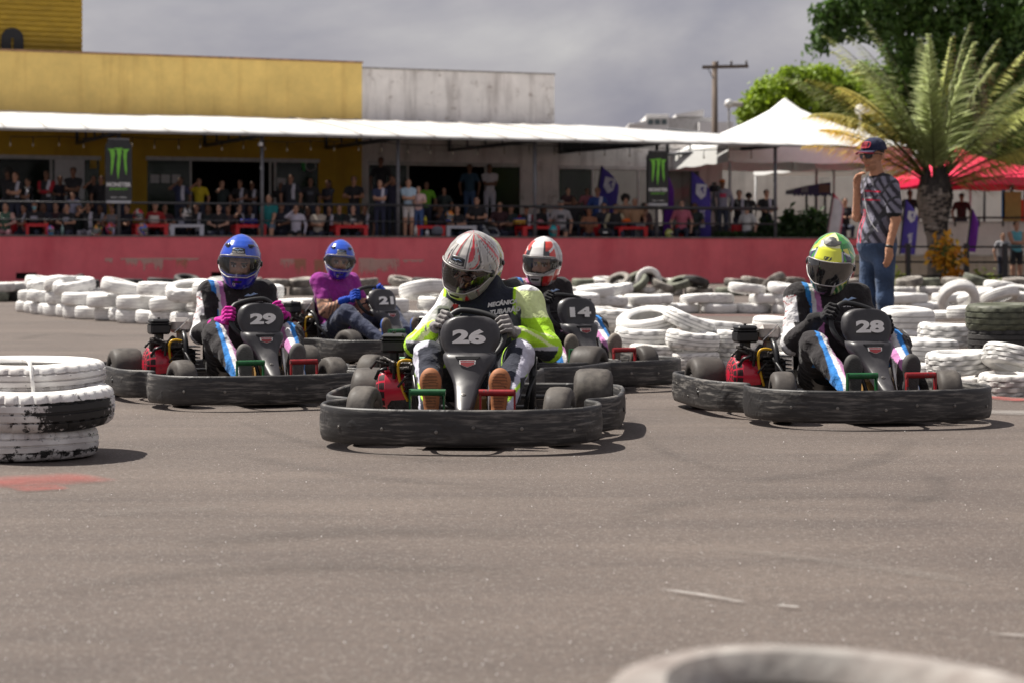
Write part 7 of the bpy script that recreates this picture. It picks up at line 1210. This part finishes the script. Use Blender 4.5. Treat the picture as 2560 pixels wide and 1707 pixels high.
    if cap is not None: pr += [ell((0, .01, hz_ + .055), (.088, .102, .066), hr, None, .006), ell((0, -.11, hz_ + .045), (.065, .055, .010), hr, None, .006)]
    elif afro: pr.append(ell((0, .04, hz_ + .045), (.135, .13, .13), hr, None, .006))
    elif hair is not None:
        pr += [ell((0, .022, hz_ + .042), (.086, .098, .082), hr, None, .006)]
        if long: pr += [cone((-.068, .045, hz_ + .03), (-.075, .04, hz_ - .20), .035, .03, hr, .01), cone((.068, .045, hz_ + .03), (.075, .04, hz_ - .20), .035, .03, hr, .01), cone((0, .07, hz_), (0, .09, hz_ - .2), .05, .05, hr, .01)]
    V, Q, cc = sdf_mesh(pr, .019, .03, .002, 24.); o_ = put('person', mesh('person', V, Q, spc_m, None, cc, True), None, (x, y, base), (0, 0, R(yaw) + R(r.uniform(-8, 8))), sc_); tag(o_, label, 'person', 'spectators'); return o_
SP = spectator; NVY, TEA = (.022, .028, .07), (.01, .16, .17)
SP('person with long hair, black top and towel, arms crossed, near the left edge', 38, 431, 1.9, arms='cross', towel=True, skin=S1, hair=HBr, long=True)
SP('person in black with big dark hair partly hidden at the far left', 20, 423, 2.4, skin=S3, afro=True); SP('person in black vest with red sleeves and towel, arms crossed', 116, 427, 1.9, arms='cross', towel=True, sleeve=(.30, .01, .02), skin=S3)
SP('tall person in black tee standing before the white board', 183, 419, 1.95, arms='cross', skin=S3); SP('person raising a hand to the face left of the first can sign', 234, 440, 2.2, arms='mix', skin=S2); SP('person in black tee half hidden by the first can sign', 253, 440, 1.9, skin=S2); SP('person in navy shirt with towel before the papered glass', 451, 443, 2.0, top=NVY, towel=True, arms='mix', skin=S3); SP('person in yellow shirt standing in the dark doorway', 498, 446, 2.2, top=(.42, .33, .01), arms='mix', skin=S2); SP('person with a towel in the shade left of the second post', 630, 454, 2.6, towel=True, arms='cross', skin=S3)
SP('young person in black jacket with towel right of the second post', 727, 437, 1.9, towel=True, top=(.02, .022, .03), skin=S2); SP('grey-haired person behind the second post', 702, 456, 2.6, skin=S3, hair=HGr); SP('bald person in black tee with faint print', 776, 446, 1.9, skin=S3, hair=None, extra=(.06, .065, .08)); SP('person in black hoodie looking down at the corner of the yellow facade', 885, 441, 1.6, skin=S2, arms='fwd'); SP('very tall person in black standing at the back by the white building', 952, 394, 3.8, skin=S3)
SP('boy in navy robe with white towel standing at the rail beside the third post', 950, 450, .5, top=NVY, bot=(.018, .022, .05), towel=True, arms='cross', skin=S1, z0=1.31); SP('person in dark blue raising both hands behind the third post', 982, 441, 1.9, top=(.025, .025, .05), arms='raise', skin=S2); SP('girl in light blue top and white skirt standing at the rail', 1021, 448, .5, top=(.36, .48, .58), bot=(.58, .55, .56), arms='cross', skin=S1, hair=HBr, long=True, legs=.62, z0=1.31); SP('person in pale pink beside the girl at the rail', 1046, 466, .55, top=(.60, .42, .40), bot=(.05, .10, .25), arms='fwd', skin=S4, hair=HBr, z0=1.31); SP('person in bright green jacket behind the girl', 1066, 455, 1.9, top=(.10, .28, .012), skin=S3); SP('person in teal shirt and jeans standing in the white building doorway', 1174, 411, 3.9, top=(.02, .05, .085), bot=(.05, .09, .18), skin=S3, arms='down'); SP('person in white tee and shorts with arms crossed in the doorway', 1224, 411, 3.9, top=(.48, .45, .48), bot=(.46, .44, .50), arms='cross', skin=S3)
SI = dict(pose='sit')
SP('person in black leaning on folded arms, seated behind kart 26', 1192, 493, 1.0, **SI, arms='fwd', skin=S1); SP('seated woman in floral top at the far left', 14, 508, .9, **SI, top=(.05, .10, .07), sleeve=(.50, .30, .26), arms='lean', skin=S1, hair=HK, long=True, bot=(.5, .25, .28)); SP('seated person in black tee wearing a pale blue face mask', 87, 505, .9, **SI, mask=(.18, .45, .50), skin=S2, extra=(.3, .3, .36)); SP('child peeking between the standing man and the seated row', 182, 480, 1.4, arms='down', skin=S1, s=.85, top=(.3, .3, .4)); SP('seated person in black and white tee leaning forward on the rail', 168, 510, .75, **SI, arms='fwd', skin=S1, extra=(.35, .35, .42)); SP('seated person in black with towel and pale trousers', 221, 508, .85, **SI, towel=True, bot=(.30, .28, .33), skin=S2, arms='mix'); SP('seated woman in grey tank top below the first can sign', 280, 515, .9, **SI, top=(.16, .15, .17), sleeve=(.30, .155, .10), skin=S2, arms='lean'); SP('seated grey-haired person in a red shirt', 388, 506, 1.2, **SI, top=(.32, .02, .02), hair=HGr, skin=S1); SP('seated person in dark and white shirt behind the white table', 455, 520, 1.4, **SI, top=(.03, .035, .06), skin=S2, extra=(.4, .4, .5)); SP('seated person in dark shirt with white collar', 491, 510, 1.3, **SI, skin=S2, towel=True); SP('seated woman in black dress with sunglasses and a watch', 547, 512, .8, **SI, skin=S4, hair=HK, arms='lean', glasses=True); SP('seated person in dark print behind the woman with sunglasses', 570, 516, 1.3, **SI, skin=S2, top=(.06, .04, .045), hair=HBr); SP('seated person in dark clothes behind the blue bag', 625, 514, 1.4, **SI, skin=S3, towel=True); SP('bearded man in teal tee and pale shorts seated by the second post', 672, 487, .8, **SI, top=TEA, bot=(.10, .14, .20), skin=S1, legs=.40, arms='sit'); SP('seated woman in white blouse and black skirt, hand at her face', 740, 513, .8, **SI, top=(.50, .47, .56), sleeve=(.50, .47, .56), bot=K_, skin=S1, hair=HBr, arms='mix', legs=.44); SP('seated person in beige tee leaning sideways', 795, 515, .85, **SI, top=(.38, .33, .28), skin=S2, hair=HK, arms='cross'); SP('seated person in dark top with towel beside the beige tee', 823, 516, 1.2, **SI, towel=True, skin=S2); SP('seated person in black and grey behind a red table', 883, 514, 1.0, **SI, skin=S4, extra=(.3, .3, .32), arms='fwd'); SP('seated person in black tee reaching across the white table', 1143, 515, .9, **SI, arms='fwd', skin=S1); SP('child in cap with towel and red sleeves beside the fourth post', 1316, 514, .9, **SI, cap=(.05, .04, .03), towel=True, sleeve=(.2, .01, .02), skin=S2)
SP('seated woman in black and white floral shirt and grey hat', 1402, 501, .8, **SI, top=(.30, .29, .31), cap=(.16, .15, .14), skin=S1, hair=HGr, long=True, legs=.4, bot=(.08, .07, .07), extra=(.05, .05, .06)); SP('shirtless man leaning forward right of the floral shirt', 1473, 522, .9, **SI, top=(.26, .11, .06), skin=(.30, .13, .075), arms='fwd'); SP('person in dark clothes behind the floral shirt', 1434, 493, 1.6, **SI, skin=S3); SP('person with dark hair in pink shade before the navy flag', 1468, 471, 1.9, top=(.25, .08, .10), skin=S3); SP('person in blue shirt with white stripe turned away before the navy flag', 1494, 469, 1.5, top=(.02, .05, .20), towel=True, skin=S2, hair=HBr); SP('seated person in dark shirt with cream jacket', 1538, 510, .9, **SI, sleeve=(.42, .38, .26), skin=S2); SP('seated person with round afro hair in tan top', 1564, 489, 1.1, **SI, top=(.34, .21, .13), skin=S1, afro=True); SP('bald seated person in tan beside the afro-haired one', 1587, 496, 1.0, **SI, top=(.40, .24, .14), skin=S1, hair=None); SP('seated person in pink and dark with yellow headphones', 1704, 502, .9, **SI, top=(.45, .12, .18), skin=S4, hair=HBr); SP('person in orange cap and grey jersey standing behind the tripod', 1806, 449, 1.3, top=(.20, .19, .25), extra=(.4, .03, .08), cap=(.45, .12, .02), skin=S3, sleeve=(.24, .23, .30)); SP('bearded person in black tee with towel beside the camera operator', 1848, 476, 1.5, towel=True, skin=S1, arms='fwd'); SP('person with dark curly hair behind the child in white', 1872, 485, 1.9, afro=True, skin=S3, top=(.03, .03, .03)); SP('person in black tee with towel leaning on the rail by the last post', 1916, 475, 1.3, towel=True, skin=S1, arms='lean'); SP('child in black cap and white shirt by the last post', 1868, 513, .8, **SI, top=(.55, .55, .56), cap=(.015, .015, .016), skin=S4, yaw=-30)
SP('woman with short black hair in black top looking down on the far terrace', 2112, 496, 0, 'sit', 'fwd', d=62, z0=1.0, skin=S1, top=K_); SP('person in black behind the navy flag on the far terrace', 2275, 477, 0, d=62.5, z0=1.0, skin=S3); SP('person in dark red tee and cap under the red gazebo', 2404, 484, 0, d=62, z0=1.0, top=(.05, .012, .014), cap=(.015, .015, .016), skin=S2, sleeve=None); SP('person in light blue tank top and black shorts at the right edge', 2541, 554, 0, d=51.8, z0=0., arms='cross', top=(.10, .32, .38), sleeve=(.42, .22, .15), skin=S1, bot=(.02, .02, .024), legs=.60); SP('child beside the person in the light blue tank top', 2507, 583, 0, d=52.4, z0=0., skin=S1, top=(.3, .3, .33), hair=HBr, s=.80)

EX = [(60, 512, 1.2, 'between the woman in floral top and the masked one'), (108, 509, 1.3, 'right behind the masked one'), (140, 508, 1.4, 'behind the one leaning on the rail'), (198, 514, 1.2, 'beside the one in black and white tee'), (250, 512, 1.3, 'left of the woman in grey tank top'), (318, 512, 1.3, 'behind the red and pink helmet'), (412, 512, 1.4, 'right of the red-shirted one'), (520, 514, 1.2, 'left of the woman with sunglasses'), (598, 512, 1.4, 'over the red table beside the man in teal'), (704, 508, 1.5, 'just right of the man in teal'), (770, 516, 1.4, 'right of the white blouse'), (848, 512, 1.3, 'left of the hooded one'), (912, 514, 1.2, 'left of the boy in navy robe'), (1100, 512, 1.4, 'behind the grey backpack'), (1250, 505, 1.5, 'behind the tipped pale chair'), (1278, 512, 1.3, 'behind the yellow and blue box'), (1360, 510, 1.4, 'left of the floral shirt'), (1510, 508, 1.3, 'right of the shirtless man'), (1612, 508, 1.2, 'left of the second can sign'), (1736, 508, 1.2, 'before the second navy flag'), (70, 446, 2.3, 'standing behind the arms-crossed woman'), (150, 440, 2.4, 'standing left of the white board'), (300, 446, 2.2, 'standing behind the first can sign'), (555, 452, 2.6, 'standing in the dark doorway of the yellow building'), (600, 450, 2.5, 'standing deep in the yellow building doorway'), (820, 450, 2.2, 'standing right of the bald one'), (1420, 470, 2.0, 'standing before the dark glass of the white building'), (1110, 470, 2.1, 'standing right of the green jacket')]
for i, (px, py, w_, lab) in enumerate(EX):
    st_ = 'standing' in lab; SP('person in dark clothes ' + ('' if st_ else 'seated ') + lab, px, py, w_, 'stand' if st_ else 'sit', ('cross', 'fwd', 'down', 'mix', 'lean')[i % 5], top=((.014, .013, .016), (.03, .03, .045), (.05, .02, .025), (.02, .03, .03))[i % 4], skin=(S2, S3, S1)[i % 3], hair=(HK, HBr)[i % 2], long=i % 3 == 1, towel=i % 4 == 0, yaw=(-35, 20, 0, 40, -15)[i % 5])
